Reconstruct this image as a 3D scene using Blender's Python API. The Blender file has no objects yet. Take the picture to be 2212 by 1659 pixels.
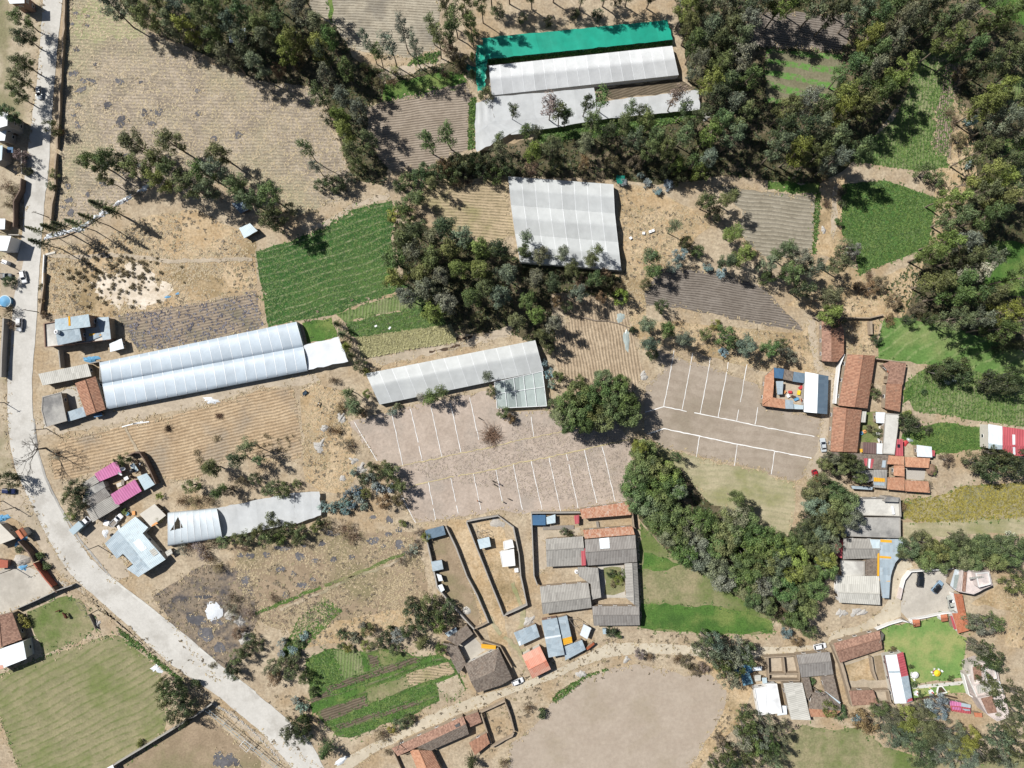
import bpy, bmesh, math, random
import numpy as np
from mathutils import Vector, Matrix, noise
from mathutils.geometry import tessellate_polygon

# ------------------------------------------------------------------ camera, sky, sun, exposure
SC = bpy.context.scene
COL = SC.collection
H = 238.0            # camera height above the ground (m)
MPP = 0.15           # metres on the ground per layout unit (the photograph is 2212 x 1659 units)
CX, CY = 1106.0, 829.5
cam_d = bpy.data.cameras.new("camera")
cam = bpy.data.objects.new("camera", cam_d); COL.objects.link(cam)
cam.location = (0, 0, H)
cam_d.sensor_fit = 'HORIZONTAL'
cam_d.angle = 2 * math.atan(2212 * MPP / 2 / H)
cam_d.clip_end = 6000
SC.camera = cam
SUN_EL, SUN_AZ = math.radians(50), math.radians(-59)   # azimuth from +Y towards +X
wd = bpy.data.worlds.new("World"); SC.world = wd; wd.use_nodes = True
nt = wd.node_tree
sky = nt.nodes.new("ShaderNodeTexSky"); sky.sky_type = 'NISHITA'; sky.sun_disc = False
sky.sun_elevation = SUN_EL; sky.sun_rotation = SUN_AZ % (2 * math.pi)
bg = nt.nodes["Background"]; bg.inputs[1].default_value = 0.05
nt.links.new(sky.outputs[0], bg.inputs[0])
sd = bpy.data.lights.new("sun", 'SUN'); sd.energy = 5.0; sd.angle = math.radians(0.5); sd.color = (1, .975, .93)
sun = bpy.data.objects.new("sun", sd); COL.objects.link(sun)
sv = Vector((math.sin(SUN_AZ) * math.cos(SUN_EL), math.cos(SUN_AZ) * math.cos(SUN_EL), math.sin(SUN_EL)))
sun.rotation_euler = sv.to_track_quat('Z', 'Y').to_euler(); sun.location = sv * 300
SC.view_settings.view_transform = 'Standard'; SC.view_settings.look = 'None'
SC.view_settings.exposure = 0.46; SC.view_settings.gamma = 1
SC.cycles.max_bounces = 5; SC.cycles.diffuse_bounces = 2; SC.cycles.glossy_bounces = 2
SC.cycles.transmission_bounces = 3; SC.cycles.transparent_max_bounces = 6
SC.cycles.caustics_reflective = False; SC.cycles.caustics_refractive = False

R = random.Random(7)
# ------------------------------------------------------------------ layout helpers
K = 4032 / 2212
FR = {'f': (0, 0, 1), 'z4': (3560 / K, 2600 / K, 7.373 * K), 'z6': (3400 / K, 2180 / K, 3.19 * K),
      'z7': (260 / K, 1960 / K, 7.373 * K), 'z8': (2980 / K, 1420 / K, 3.966 * K), 'z5': (0, 1000 / K, 6.9125 * K)}
for _r in range(4):
    for _c in range(4):
        FR['%d%d' % (_r, _c)] = (553 * _c, 414.75 * _r, 4)

def P(s):
    """'20:815,775 1000,660' -> plan points; a prefix names the survey sheet the numbers were read from."""
    out = []; fr = FR['f']
    for tok in s.split():
        if ':' in tok:
            k, tok = tok.split(':'); fr = FR[k]
            if not tok: continue
        v = [float(a) for a in tok.split(',')]
        out.append((fr[0] + v[0] / fr[2], fr[1] + v[1] / fr[2]) + tuple(v[2:]))
    return out

def W(p, z=0.0):
    """plan point of something seen at height z -> its true place"""
    k = MPP * (H - z) / H
    return Vector(((p[0] - CX) * k, (CY - p[1]) * k, z))

def lerp(a, b, t): return tuple(a[i] + (b[i] - a[i]) * t for i in range(2))

def tag(o, label=None, cat=None, group=None, kind=None):
    if label: o['label'] = label
    if cat: o['category'] = cat
    if group: o['group'] = group
    if kind: o['kind'] = kind
    return o

def mesh(name, verts, faces, mat=None, parent=None, uvs=None, smooth=False):
    me = bpy.data.meshes.new(name)
    me.from_pydata([tuple(v) for v in verts], [], faces)
    if mat: me.materials.append(MT[mat] if isinstance(mat, str) else mat)
    if uvs:
        l = me.uv_layers.new(name='uv')
        for i, uv in enumerate(uvs): l.data[i].uv = uv
    if smooth: me.polygons.foreach_set('use_smooth', [True] * len(me.polygons))
    me.update()
    o = bpy.data.objects.new(name, me); COL.objects.link(o)
    if parent: o.parent = parent
    return o

def empty(name, loc, rz=0):
    o = bpy.data.objects.new(name, None); COL.objects.link(o)
    o.location = loc; o.rotation_euler.z = rz; o.empty_display_size = .3
    return o

class MB:
    def __init__(s): s.v = []; s.f = []
    def add(s, vs, fs):
        n = len(s.v); s.v += [tuple(v) for v in vs]; s.f += [tuple(i + n for i in f) for f in fs]; return s
    def box(s, c, d, rz=0, M=None):
        x, y, z = d[0] / 2, d[1] / 2, d[2] / 2
        ca, sa = math.cos(rz), math.sin(rz)
        vs = []
        for (i, j, k) in ((-1, -1, -1), (1, -1, -1), (1, 1, -1), (-1, 1, -1), (-1, -1, 1), (1, -1, 1), (1, 1, 1), (-1, 1, 1)):
            a, b = i * x, j * y
            vs.append(Vector((c[0] + a * ca - b * sa, c[1] + a * sa + b * ca, c[2] + k * z)))
        return s.add(vs, [(0, 3, 2, 1), (4, 5, 6, 7), (0, 1, 5, 4), (1, 2, 6, 5), (2, 3, 7, 6), (3, 0, 4, 7)])
    def tube(s, pts, rad, n=6):
        pts = [Vector(p) for p in pts]; rings = []
        for i, p in enumerate(pts):
            d = (pts[min(i + 1, len(pts) - 1)] - pts[max(i - 1, 0)]).normalized()
            a = d.orthogonal().normalized(); b = d.cross(a)
            r = rad[i] if isinstance(rad, (list, tuple)) else rad
            rings.append([p + a * r * math.cos(2 * math.pi * k / n) + b * r * math.sin(2 * math.pi * k / n) for k in range(n)])
        vs = [v for r_ in rings for v in r_]; fs = []
        for i in range(len(pts) - 1):
            for k in range(n):
                k2 = (k + 1) % n
                fs.append((i * n + k, i * n + k2, (i + 1) * n + k2, (i + 1) * n + k))
        fs.append(tuple(range(n))[::-1]); fs.append(tuple((len(pts) - 1) * n + k for k in range(n)))
        return s.add(vs, fs)
    def lathe(s, c, prof, n=14):
        vs = []; fs = []
        for (r, z) in prof:
            for k in range(n):
                a = 2 * math.pi * k / n; vs.append((c[0] + r * math.cos(a), c[1] + r * math.sin(a), c[2] + z))
        for i in range(len(prof) - 1):
            for k in range(n):
                k2 = (k + 1) % n; fs.append((i * n + k, i * n + k2, (i + 1) * n + k2, (i + 1) * n + k))
        fs.append(tuple((len(prof) - 1) * n + k for k in range(n))); fs.append(tuple(range(n))[::-1])
        return s.add(vs, fs)
    def prism(s, top, thick):
        n = len(top); t = [Vector(p) for p in top]; b = [p - Vector((0, 0, thick)) for p in t]
        fs = [tuple(range(n)), tuple(range(2 * n - 1, n - 1, -1))]
        for i in range(n): j = (i + 1) % n; fs.append((i, i + n, j + n, j))
        return s.add(t + b, fs)
    def build(s, name, mat, parent=None, smooth=False):
        return mesh(name, s.v, s.f, mat, parent, smooth=smooth)

def ccw(pts):
    a = sum(pts[i][0] * pts[(i + 1) % len(pts)][1] - pts[(i + 1) % len(pts)][0] * pts[i][1] for i in range(len(pts)))
    return pts if a > 0 else pts[::-1]

def inside(p, poly):
    x, y = p[0], p[1]; r = False; n = len(poly)
    for i in range(n):
        a, b = poly[i], poly[i - 1]
        if (a[1] > y) != (b[1] > y) and x < (b[0] - a[0]) * (y - a[1]) / (b[1] - a[1]) + a[0]: r = not r
    return r

# ------------------------------------------------------------------ materials
MT = {}
EXPF = 1.5
def S(r, g, b, k=1.0, raw=False):
    """sunlit picture colour -> base colour"""
    f = lambda c: ((c / 255 + .055) / 1.055) ** 2.4 if c > 10 else c / 255 / 12.92
    R_, G_, B_ = f(r), f(g), f(b)
    if not raw and R_ >= G_ >= B_ and B_ > .24 * R_ and R_ > .12: G_, B_ = R_ - (R_ - G_) * .68, R_ - (R_ - B_) * .75
    elif not raw and G_ >= R_ and G_ > B_ * 1.8: R_, B_ = R_ + .08 * (G_ - R_), B_ + .06 * (G_ - B_); k *= 1.0
    if min(r, g, b) > 180: k *= 1.1
    return (min(.88, R_ * k / EXPF), min(.88, G_ * k / EXPF), min(.88, B_ * k / EXPF), 1)

class N:
    def __init__(s, name):
        m = bpy.data.materials.new(name); m.use_nodes = True
        s.m = m; s.t = m.node_tree; s.b = s.t.nodes['Principled BSDF']; MT[name] = m
        s.b.inputs['Roughness'].default_value = .85; s.b.inputs['Specular IOR Level'].default_value = .25
    def n(s, kind, **kw):
        o = s.t.nodes.new('ShaderNode' + kind)
        for k, v in kw.items(): setattr(o, k, v)
        return o
    def put(s, sock, v):
        if v is None: return
        if isinstance(v, bpy.types.NodeSocket): s.t.links.new(v, sock)
        else: sock.default_value = v
    def math(s, op, a, b=None, c=None):
        o = s.n('Math', operation=op); s.put(o.inputs[0], a); s.put(o.inputs[1], b); s.put(o.inputs[2], c); return o.outputs[0]
    def pos(s): return s.n('NewGeometry').outputs['Position']
    def uv(s): return s.n('TexCoord').outputs['UV']
    def obj(s): return s.n('TexCoord').outputs['Object']
    def noise(s, vec, scale, detail=4, rough=.55):
        o = s.n('TexNoise'); s.put(o.inputs['Vector'], vec); o.inputs['Scale'].default_value = scale
        o.inputs['Detail'].default_value = detail; o.inputs['Roughness'].default_value = rough; return o.outputs['Fac']
    def vor(s, vec, scale, out='Color'):
        o = s.n('TexVoronoi'); s.put(o.inputs['Vector'], vec); o.inputs['Scale'].default_value = scale; return o.outputs[out]
    def step(s, v, a, b):
        o = s.n('MapRange', interpolation_type='SMOOTHSTEP'); s.put(o.inputs[0], v); o.inputs[1].default_value = a; o.inputs[2].default_value = b
        return o.outputs[0]
    def mix(s, f, a, b, mode='MIX'):
        o = s.n('Mix', data_type='RGBA', blend_type=mode); s.put(o.inputs[0], f); s.put(o.inputs[6], a); s.put(o.inputs[7], b); return o.outputs[2]
    def xyz(s, vec):
        o = s.n('SeparateXYZ'); s.put(o.inputs[0], vec); return o.outputs
    def comb(s, x, y, z=0.0):
        o = s.n('CombineXYZ'); s.put(o.inputs[0], x); s.put(o.inputs[1], y); s.put(o.inputs[2], z); return o.outputs[0]
    def gain(s, col, v, lo, hi):
        """col * (lo..hi) by v"""
        o = s.n('MapRange'); s.put(o.inputs[0], v); o.inputs[1].default_value = .25; o.inputs[2].default_value = .75
        o.inputs[3].default_value = lo; o.inputs[4].default_value = hi
        c = s.comb(o.outputs[0], o.outputs[0], o.outputs[0]); return s.mix(1.0, col, c, 'MULTIPLY')
    def bump(s, h, strength=.5, dist=.1):
        o = s.n('Bump'); o.inputs['Strength'].default_value = strength; o.inputs['Distance'].default_value = dist
        s.put(o.inputs['Height'], h); s.put(s.b.inputs['Normal'], o.outputs[0])
    def base(s, c): s.put(s.b.inputs['Base Color'], c)

def soil(name, c1, c2, c3=None, patch=.0, rows=None, fine=.35, grain=1.6, bump=.6, psize=.05):
    """ground sheet; rows=(direction deg, spacing m, colour, width 0..1, strength, furrow depth)"""
    k = N(name); p = k.pos()
    nm = k.noise(p, .16, 5, .62); nf = k.noise(p, grain, 6, .7); ng = k.noise(p, .55, 5, .65)
    col = k.mix(k.step(k.math('ADD', k.math('MULTIPLY', nm, .6), k.math('MULTIPLY', ng, .4)), .38, .62), c1, c2)
    if c3: col = k.mix(k.math('MULTIPLY', k.step(k.noise(p, psize, 6, .65), .5 - patch * .12, .66), min(1, .5 + patch)), col, c3)
    hgt = k.math('MULTIPLY', nf, .25)
    if rows:
        ang, sp, rc, wd_, st, dep = rows
        a = math.radians(ang); x, y, _ = k.xyz(p)
        u = k.math('ADD', k.math('MULTIPLY', x, -math.sin(a) / sp), k.math('MULTIPLY', y, math.cos(a) / sp))
        u = k.math('ADD', u, k.math('ADD', k.math('MULTIPLY', k.noise(p, .09, 3), 1.0), k.math('MULTIPLY', k.noise(p, .022, 2), 2.6))); u = k.math('ADD', u, k.math('MULTIPLY', nf, .22))
        sw = k.math('MULTIPLY_ADD', k.math('SINE', k.math('MULTIPLY', u, 2 * math.pi)), .5, .5)
        if rc:
            f = k.step(sw, 1 - wd_ - .22, 1 - wd_ + .22)
            brk = k.step(k.noise(p, .5, 5, .7), .36, .58)
            col = k.mix(k.math('MULTIPLY', k.math('MULTIPLY', f, brk), st), col, rc)
        hgt = k.math('ADD', hgt, k.math('MULTIPLY', sw, dep))
    col = k.gain(col, nf, 1 - fine, 1 + fine)
    k.base(col); k.bump(hgt, bump, .5)
    k.b.inputs['Specular IOR Level'].default_value = .1
    return k

def plain(name, c, var=.12, rough=.7, scale=1.5, spec=.3):
    k = N(name); p = k.pos(); k.base(k.gain(c, k.noise(p, scale, 5, .65), 1 - var, 1 + var))
    k.b.inputs['Roughness'].default_value = rough; k.b.inputs['Specular IOR Level'].default_value = spec
    return k

def roofing(name, c1, c2, c3, sp=.42, rough=.85, stripe=.35, tile=True, dirt=.35, dep=.10, spec=.2):
    """corrugated sheet or pan tiles: ridges run down the slope (uv in metres)"""
    k = N(name); uv = k.uv(); u, v, _ = k.xyz(uv); p = k.pos()
    uu = k.math('DIVIDE', u, sp)
    row = k.math('FLOOR', uu); vv = k.math('FLOOR', k.math('DIVIDE', v, .5 if tile else 2.4))
    uq = row if tile else k.math('FLOOR', k.math('DIVIDE', u, 1.1))
    wn = k.n('TexWhiteNoise', noise_dimensions='2D'); k.put(wn.inputs[0], k.comb(uq, vv)); r = wn.outputs[0]
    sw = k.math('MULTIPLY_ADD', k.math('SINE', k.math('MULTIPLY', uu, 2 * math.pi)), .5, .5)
    nz = k.noise(p, .45, 6, .68)
    if tile: col = k.mix(k.step(k.math('ADD', k.math('MULTIPLY', r, .5), k.math('MULTIPLY', nz, .6)), .35, .8), c1, c2)
    else: col = k.mix(k.math('MULTIPLY', r, .9), c1, c2)
    col = k.mix(k.math('MULTIPLY', k.step(k.noise(p, .8, 6, .75), .5, .72), dirt), col, c3)
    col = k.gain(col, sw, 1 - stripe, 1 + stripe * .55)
    k.base(col); k.bump(k.math('ADD', sw, k.math('MULTIPLY', r, .3)), .5, dep)
    k.b.inputs['Roughness'].default_value = rough; k.b.inputs['Specular IOR Level'].default_value = spec
    return k

def plastic(name, c, var=.06, tr=.25, spec=.35, rough=.45, bay=0):
    """sheet film or mesh stretched over hoops; bays (uv x in bay units) age differently"""
    k = N(name); p = k.pos(); u, v, _ = k.xyz(k.uv())
    col = k.gain(c, k.noise(p, .35, 5, .6), 1 - var, 1 + var)
    if bay:
        wn = k.n('TexWhiteNoise', noise_dimensions='1D'); k.put(wn.inputs[1], k.math('FLOOR', u))
        col = k.gain(col, wn.outputs[0], 1 - bay, 1 + bay * .4)
    k.base(col); k.b.inputs['Roughness'].default_value = rough; k.b.inputs['Specular IOR Level'].default_value = spec
    if tr:
        t = k.n('BsdfTranslucent'); k.put(t.inputs[0], col); mx = k.n('MixShader'); mx.inputs[0].default_value = tr
        out = k.t.nodes['Material Output']
        k.t.links.new(k.b.outputs[0], mx.inputs[1]); k.t.links.new(t.outputs[0], mx.inputs[2]); k.t.links.new(mx.outputs[0], out.inputs[0])
    k.bump(k.noise(p, 1.2, 4, .6), .25, .1)
    return k

def foliage(name, tint=None, lo=.55, hi=1.6):
    """leaf cover: colour from the object, light and dark sprays from the mesh"""
    k = N(name); at = k.n('Attribute', attribute_name='v'); oi = k.n('ObjectInfo')
    col = tint if tint else oi.outputs['Color']
    col = k.gain(col, at.outputs['Fac'], lo, hi)
    col = k.mix(k.math('MULTIPLY', k.step(at.outputs['Fac'], .62, .95), .35), col, (.2, .19, .06, 1))
    k.base(col); k.b.inputs['Roughness'].default_value = .6; k.b.inputs['Specular IOR Level'].default_value = .3
    t = k.n('BsdfTranslucent'); k.put(t.inputs[0], col); mx = k.n('MixShader'); mx.inputs[0].default_value = .18
    k.t.links.new(k.b.outputs[0], mx.inputs[1]); k.t.links.new(t.outputs[0], mx.inputs[2])
    k.t.links.new(mx.outputs[0], k.t.nodes['Material Output'].inputs[0])
    return k

# ground and fields
soil('m_ground', S(196, 172, 138), S(172, 146, 114), S(176, 142, 98), .5, fine=.4, grain=1.3, psize=.06)
soil('m_gold', S(206, 184, 152, 1, True), S(184, 158, 122, 1, True), S(146, 128, 96, 1, True), .4, fine=.42, grain=1.4)
soil('m_stubble', S(190, 168, 142), S(150, 132, 112), S(172, 160, 116), .4, rows=(-2, 1.05, S(126, 112, 94), .3, .5, .3), fine=.48, psize=.03)
soil('m_dotrow', S(190, 176, 150), S(170, 155, 130), S(120, 114, 106), .2, rows=(-3, .86, S(112, 98, 80), .22, .7, .4), fine=.22)
soil('m_plough', S(172, 152, 132), S(154, 134, 114), None, 0, rows=(7, .78, S(120, 100, 82), .3, .55, .7), fine=.15)
soil('m_plough_grey', S(150, 136, 124), S(136, 122, 110), None, 0, rows=(-9, .76, S(98, 84, 74), .34, .75, .8), fine=.12)
soil('m_plough_olive', S(158, 146, 124), S(142, 130, 108), None, 0, rows=(-6, 1.28, S(196, 184, 160), .2, .55, .6), fine=.2)
soil('m_plough_strip', S(164, 140, 118), S(138, 118, 98), None, 0, rows=(84, .7, S(110, 92, 74), .3, .6, .5), fine=.2)
soil('m_tanrow', S(196, 166, 124), S(176, 150, 108), S(134, 136, 78), .3, rows=(-4, .93, S(122, 108, 70), .3, .7, .5), fine=.28)
soil('m_flush', S(182, 172, 122), S(160, 160, 104), S(140, 150, 86), .5, rows=(-2, 1.05, S(138, 122, 96), .34, .5, .35))
soil('m_green', S(62, 106, 46), S(50, 90, 40), S(88, 120, 58), .25, rows=(17, 2.45, S(188, 178, 128), .035, .85, .15), fine=.5, grain=2.6)
soil('m_lush', S(84, 124, 50), S(68, 102, 44), S(122, 138, 72), .5, fine=.5, grain=2.4, psize=.09)
soil('m_lushrow', S(84, 118, 52), S(70, 102, 46), S(124, 130, 76), .3, rows=(17, 1.9, S(128, 116, 88), .22, .7, .4), fine=.45)
soil('m_palegreen', S(118, 138, 80), S(100, 124, 66), S(156, 150, 104), .45, fine=.4, grain=2.0, rows=(86, 1.0, S(150, 140, 106), .2, .5, .3))
soil('m_stripes', S(140, 132, 98), S(124, 118, 84), None, 0, rows=(-9, 3.95, S(96, 150, 62), .44, .95, .2), fine=.3)
soil('m_potato', S(84, 126, 58), S(70, 110, 50), S(122, 138, 88), .3, fine=.6, grain=2.2)
soil('m_meadow', S(104, 142, 70), S(90, 126, 60), S(138, 150, 92), .35, rows=(33, 3.6, S(178, 180, 130), .03, .6, .1), fine=.3)
soil('m_meadow_yellow', S(156, 144, 84), S(128, 124, 70), S(182, 160, 110), .5, fine=.4)
soil('m_meadow_low', S(134, 134, 80), S(162, 146, 100), S(104, 122, 62), .5, fine=.38)
soil('m_hay', S(158, 146, 98), S(140, 134, 86), S(116, 128, 70), .45, rows=(27, 2.3, S(104, 120, 62), .12, .75, .15), fine=.25)
soil('m_straw', S(188, 172, 130), S(168, 156, 112), S(142, 144, 92), .4, rows=(-9, 2.0, S(150, 148, 100), .3, .5, .1), fine=.22)
soil('m_maize', S(200, 177, 146, 1, True), S(180, 156, 126, 1, True), S(158, 142, 122), .3, rows=(13, 1.0, S(138, 116, 90, 1, True), .28, .6, .45), fine=.32)
soil('m_maize_up', S(198, 168, 132), S(176, 146, 112), None, 0, rows=(-80, 1.0, S(132, 106, 78), .32, .7, .5), fine=.3)
soil('m_cabbage', S(170, 146, 122), S(148, 126, 104), S(120, 118, 92), .25, rows=(13, .9, S(110, 96, 84), .28, .55, .4), fine=.3)
soil('m_lot', S(196, 172, 154), S(180, 156, 138), S(168, 152, 138), .3, fine=.28, grain=1.1, bump=.9)
soil('m_lot_brown', S(180, 160, 140), S(168, 148, 128), S(150, 132, 108), .2, rows=(-10, 3.0, S(150, 128, 108), .4, .35, .06), fine=.14)
soil('m_bare', S(186, 165, 144), S(176, 154, 133), S(166, 146, 118), .15, rows=(32, 3.2, S(176, 156, 136), .4, .3, .03), fine=.12, grain=.9, bump=.35)
soil('m_brownfield', S(172, 142, 108), S(152, 124, 92), S(138, 126, 80), .4, fine=.28)
soil('m_burnt', S(164, 136, 106), S(134, 116, 96), S(86, 84, 86), .55, fine=.45, psize=.22)
soil('m_brownbed', S(122, 104, 82), S(106, 92, 72), None, 0, rows=(20, .8, S(92, 80, 60), .3, .5, .4), fine=.22)
soil('m_lawn', S(128, 160, 84), S(108, 146, 74), S(164, 168, 104), .6, fine=.22, grain=2, psize=.1)
soil('m_dirt', S(200, 178, 150), S(184, 162, 136), S(168, 150, 122), .25, fine=.2, grain=1.2)
soil('m_dirtroad', S(212, 196, 168), S(198, 180, 152), S(186, 168, 138), .25, fine=.12, grain=.9, bump=.3)
soil('m_road', S(206, 201, 192), S(196, 191, 182), S(184, 177, 166), .25, fine=.09, grain=1.4, bump=.1, psize=.1)
soil('m_verge', S(198, 176, 144), S(172, 148, 116), S(128, 126, 74), .3, fine=.35)
soil('m_yard', S(206, 196, 180), S(190, 180, 166), S(170, 160, 146), .3, fine=.14, bump=.15)
soil('m_white_earth', S(232, 214, 192), S(214, 192, 164), S(188, 158, 120), .35, fine=.2, psize=.12)
soil('m_ash', S(104, 103, 106), S(126, 124, 126), S(84, 83, 86), .4, fine=.35)
soil('m_scrubfloor', S(100, 92, 64), S(78, 76, 50), S(146, 122, 90), .35, fine=.45)  # floor colour darkened to carry the near-black shade between the trees
soil('m_greenedge', S(96, 124, 56), S(80, 108, 48), S(150, 138, 84), .4, fine=.45, grain=2)
plain('m_chalk', S(240, 238, 234), .08, .9); plain('m_straw_line', S(206, 182, 116), .25, .95)
# roofs and walls
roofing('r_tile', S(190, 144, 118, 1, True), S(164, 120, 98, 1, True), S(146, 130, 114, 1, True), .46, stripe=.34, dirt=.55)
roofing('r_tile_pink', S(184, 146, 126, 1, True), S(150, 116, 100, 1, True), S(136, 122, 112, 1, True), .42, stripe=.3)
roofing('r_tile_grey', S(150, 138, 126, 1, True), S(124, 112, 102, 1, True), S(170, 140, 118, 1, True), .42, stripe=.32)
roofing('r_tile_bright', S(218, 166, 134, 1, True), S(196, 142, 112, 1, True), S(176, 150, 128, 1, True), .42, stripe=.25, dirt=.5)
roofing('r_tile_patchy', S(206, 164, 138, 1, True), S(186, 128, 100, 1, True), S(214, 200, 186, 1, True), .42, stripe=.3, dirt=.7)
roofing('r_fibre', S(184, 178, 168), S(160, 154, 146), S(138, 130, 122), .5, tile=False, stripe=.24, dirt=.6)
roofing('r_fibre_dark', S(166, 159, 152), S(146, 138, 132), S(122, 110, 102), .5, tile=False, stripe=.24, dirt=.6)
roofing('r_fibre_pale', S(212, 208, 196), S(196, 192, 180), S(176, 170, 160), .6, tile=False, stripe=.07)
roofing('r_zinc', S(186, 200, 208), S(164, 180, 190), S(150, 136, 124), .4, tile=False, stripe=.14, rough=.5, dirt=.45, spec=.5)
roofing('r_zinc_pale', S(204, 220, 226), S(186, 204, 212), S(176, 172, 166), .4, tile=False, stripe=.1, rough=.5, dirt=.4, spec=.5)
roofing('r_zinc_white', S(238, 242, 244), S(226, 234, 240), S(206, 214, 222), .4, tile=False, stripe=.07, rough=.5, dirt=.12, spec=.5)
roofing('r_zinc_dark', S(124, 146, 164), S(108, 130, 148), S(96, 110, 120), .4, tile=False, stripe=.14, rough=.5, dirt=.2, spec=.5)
roofing('r_blue', S(86, 126, 162), S(74, 110, 146), S(64, 90, 118), .4, tile=False, stripe=.12, rough=.5)
roofing('r_pink', S(218, 138, 182), S(204, 120, 166), S(222, 156, 192), .8, tile=False, stripe=.16, rough=.55, dirt=.3)
roofing('r_red', S(206, 106, 112), S(188, 90, 98), S(170, 90, 92), .8, tile=False, stripe=.1, rough=.55, dirt=.2)
roofing('r_maroon', S(132, 92, 90), S(116, 80, 80), S(110, 90, 88), .8, tile=False, stripe=.12, rough=.6)
roofing('r_orange', S(228, 148, 122), S(220, 136, 110), S(214, 150, 126), .5, tile=False, stripe=.08, rough=.6, dirt=.3)
roofing('r_terra', S(212, 138, 106), S(196, 120, 88), S(190, 134, 108), .4, stripe=.16, dirt=.4)
roofing('r_yellow', S(244, 186, 60), S(236, 172, 48), S(220, 170, 80), .6, tile=False, stripe=.05, rough=.6)
soil('m_concrete', S(186, 182, 174), S(166, 162, 156), S(132, 130, 128), .5, fine=.14, bump=.1, psize=.12)
soil('m_concrete_pale', S(214, 210, 200), S(200, 196, 186), S(178, 172, 164), .35, fine=.1, bump=.1, psize=.12)
soil('m_concrete_white', S(244, 244, 244), S(226, 228, 230), S(190, 190, 190), .3, fine=.1, bump=.1, psize=.1)
soil('m_pinkstucco', S(226, 208, 202), S(208, 188, 182), S(180, 170, 168), .3, fine=.08, bump=.1, psize=.15)
plain('m_adobe', S(172, 146, 118), .22, .95); plain('m_brick', S(156, 112, 92), .2, .9, 3); plain('m_plaster', S(208, 200, 186), .1, .9)
plain('m_whitewall', S(236, 234, 230), .06, .85); plain('m_brownwall', S(120, 92, 78), .15, .9); plain('m_block', S(176, 168, 158), .12, .9)
plain('m_wood', S(110, 86, 64), .2, .85); plain('m_greywood', S(150, 138, 126), .2, .9); plain('m_darkglass', S(40, 46, 56), .05, .12, 1, .6)
plain('m_steel', S(178, 196, 204), .06, .45, 1, .5); plain('m_bluesteel', S(112, 150, 168), .06, .5); plain('m_white', S(240, 240, 240), .04, .6)
plain('m_red', S(204, 74, 76), .08, .6); plain('m_orangetarp', S(236, 168, 104), .1, .7); plain('m_bluetarp', S(104, 164, 204), .15, .6)
plain('m_yellow', S(250, 214, 52), .05, .6); plain('m_black', S(38, 38, 42), .1, .5); plain('m_pole', S(120, 112, 104), .1, .8)
plain('m_bark', S(150, 128, 108), .3, .95, 4); plain('m_bark_grey', S(120, 112, 104), .25, .95, 4); plain('m_rust', S(164, 92, 62), .2, .85)
plain('m_redsoil', S(178, 104, 84), .15, .9); plain('m_gravel', S(190, 180, 168), .25, .95, 4); plain('m_rock', S(190, 184, 176), .25, .9, 3)
plain('m_tyre', S(30, 30, 30), .1, .9); plain('m_rim', S(170, 172, 176), .05, .35); plain('m_lamp', S(240, 240, 236), .02, .2)
plain('m_skin', S(170, 122, 94), .05, .7); plain('m_hairdark', S(30, 24, 22), .1, .8); plain('m_strawhat', S(226, 206, 160), .1, .9)
plain('m_hide_brown', S(98, 58, 44), .15, .85); plain('m_hide_black', S(36, 32, 32), .15, .85); plain('m_hide_white', S(230, 226, 218), .05, .85)
plain('m_drystalk', S(206, 178, 128), .2, .95, 5); plain('m_brush', S(140, 98, 72), .3, .95, 5); plain('m_mud', S(86, 70, 56), .2, .9)
plastic('p_white', S(238, 240, 241), .1, .25, bay=.08); plastic('p_grey', S(222, 225, 224), .1, .25, bay=.07)
plastic('p_silver', S(204, 217, 228), .09, .2, bay=.07); plastic('p_net', S(224, 227, 228), .12, .3, bay=.05)
plastic('p_teal', S(34, 178, 150), .16, .2, bay=.10); plastic('p_tealdark', S(30, 140, 122), .1, .25); plastic('p_pale', S(228, 238, 244), .08, .25, bay=.06)
plastic('p_glass', S(196, 208, 204), .15, .3, .6, .2, bay=.2); plastic('p_cream', S(222, 212, 196), .1, .15); plastic('p_sheet', S(236, 240, 244), .1, .15, rough=.35)
plain('m_hoop', S(244, 246, 247), .02, .5); plain('m_gutter', S(150, 156, 158), .05, .5)
foliage('m_leaf')
for _n, _c in (('white', (238, 239, 240)), ('silver', (196, 202, 206)), ('skyblue', (150, 178, 200)), ('blackcar', (34, 38, 40)), ('greycar', (186, 188, 180)),
               ('navy', (36, 46, 84)), ('crimson', (176, 40, 50)), ('slate', (110, 116, 120)), ('boxblue', (150, 180, 194))):
    k_ = plain('car_' + _n, S(*_c), .01, .25, 1, .5); k_.b.inputs['Coat Weight'].default_value = .4
for _n, _c in (('blue', (50, 56, 110)), ('whitecloth', (232, 232, 236)), ('orange', (226, 130, 50)), ('dark', (44, 44, 54)), ('maroon', (92, 44, 74)), ('grey', (120, 120, 126))):
    plain('cloth_' + _n, S(*_c), .06, .9)
for _n, _c in (('green', (88, 124, 54)), ('purple', (128, 126, 140)), ('maize', (196, 188, 120)), ('yellow', (164, 152, 76)), ('dry', (204, 174, 128)), ('dark', (74, 86, 52)), ('scrub', (150, 128, 98))):  # 'dark' is the undergrowth tint, lowered to hold woodland shade in its colour
    foliage('m_leaf' + _n, S(*_c), *((.8, 1.25) if _n in ('dry', 'maize') else (.65, 1.4)))
foliage('m_clod', S(196, 172, 154), .75, 1.2)
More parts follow.
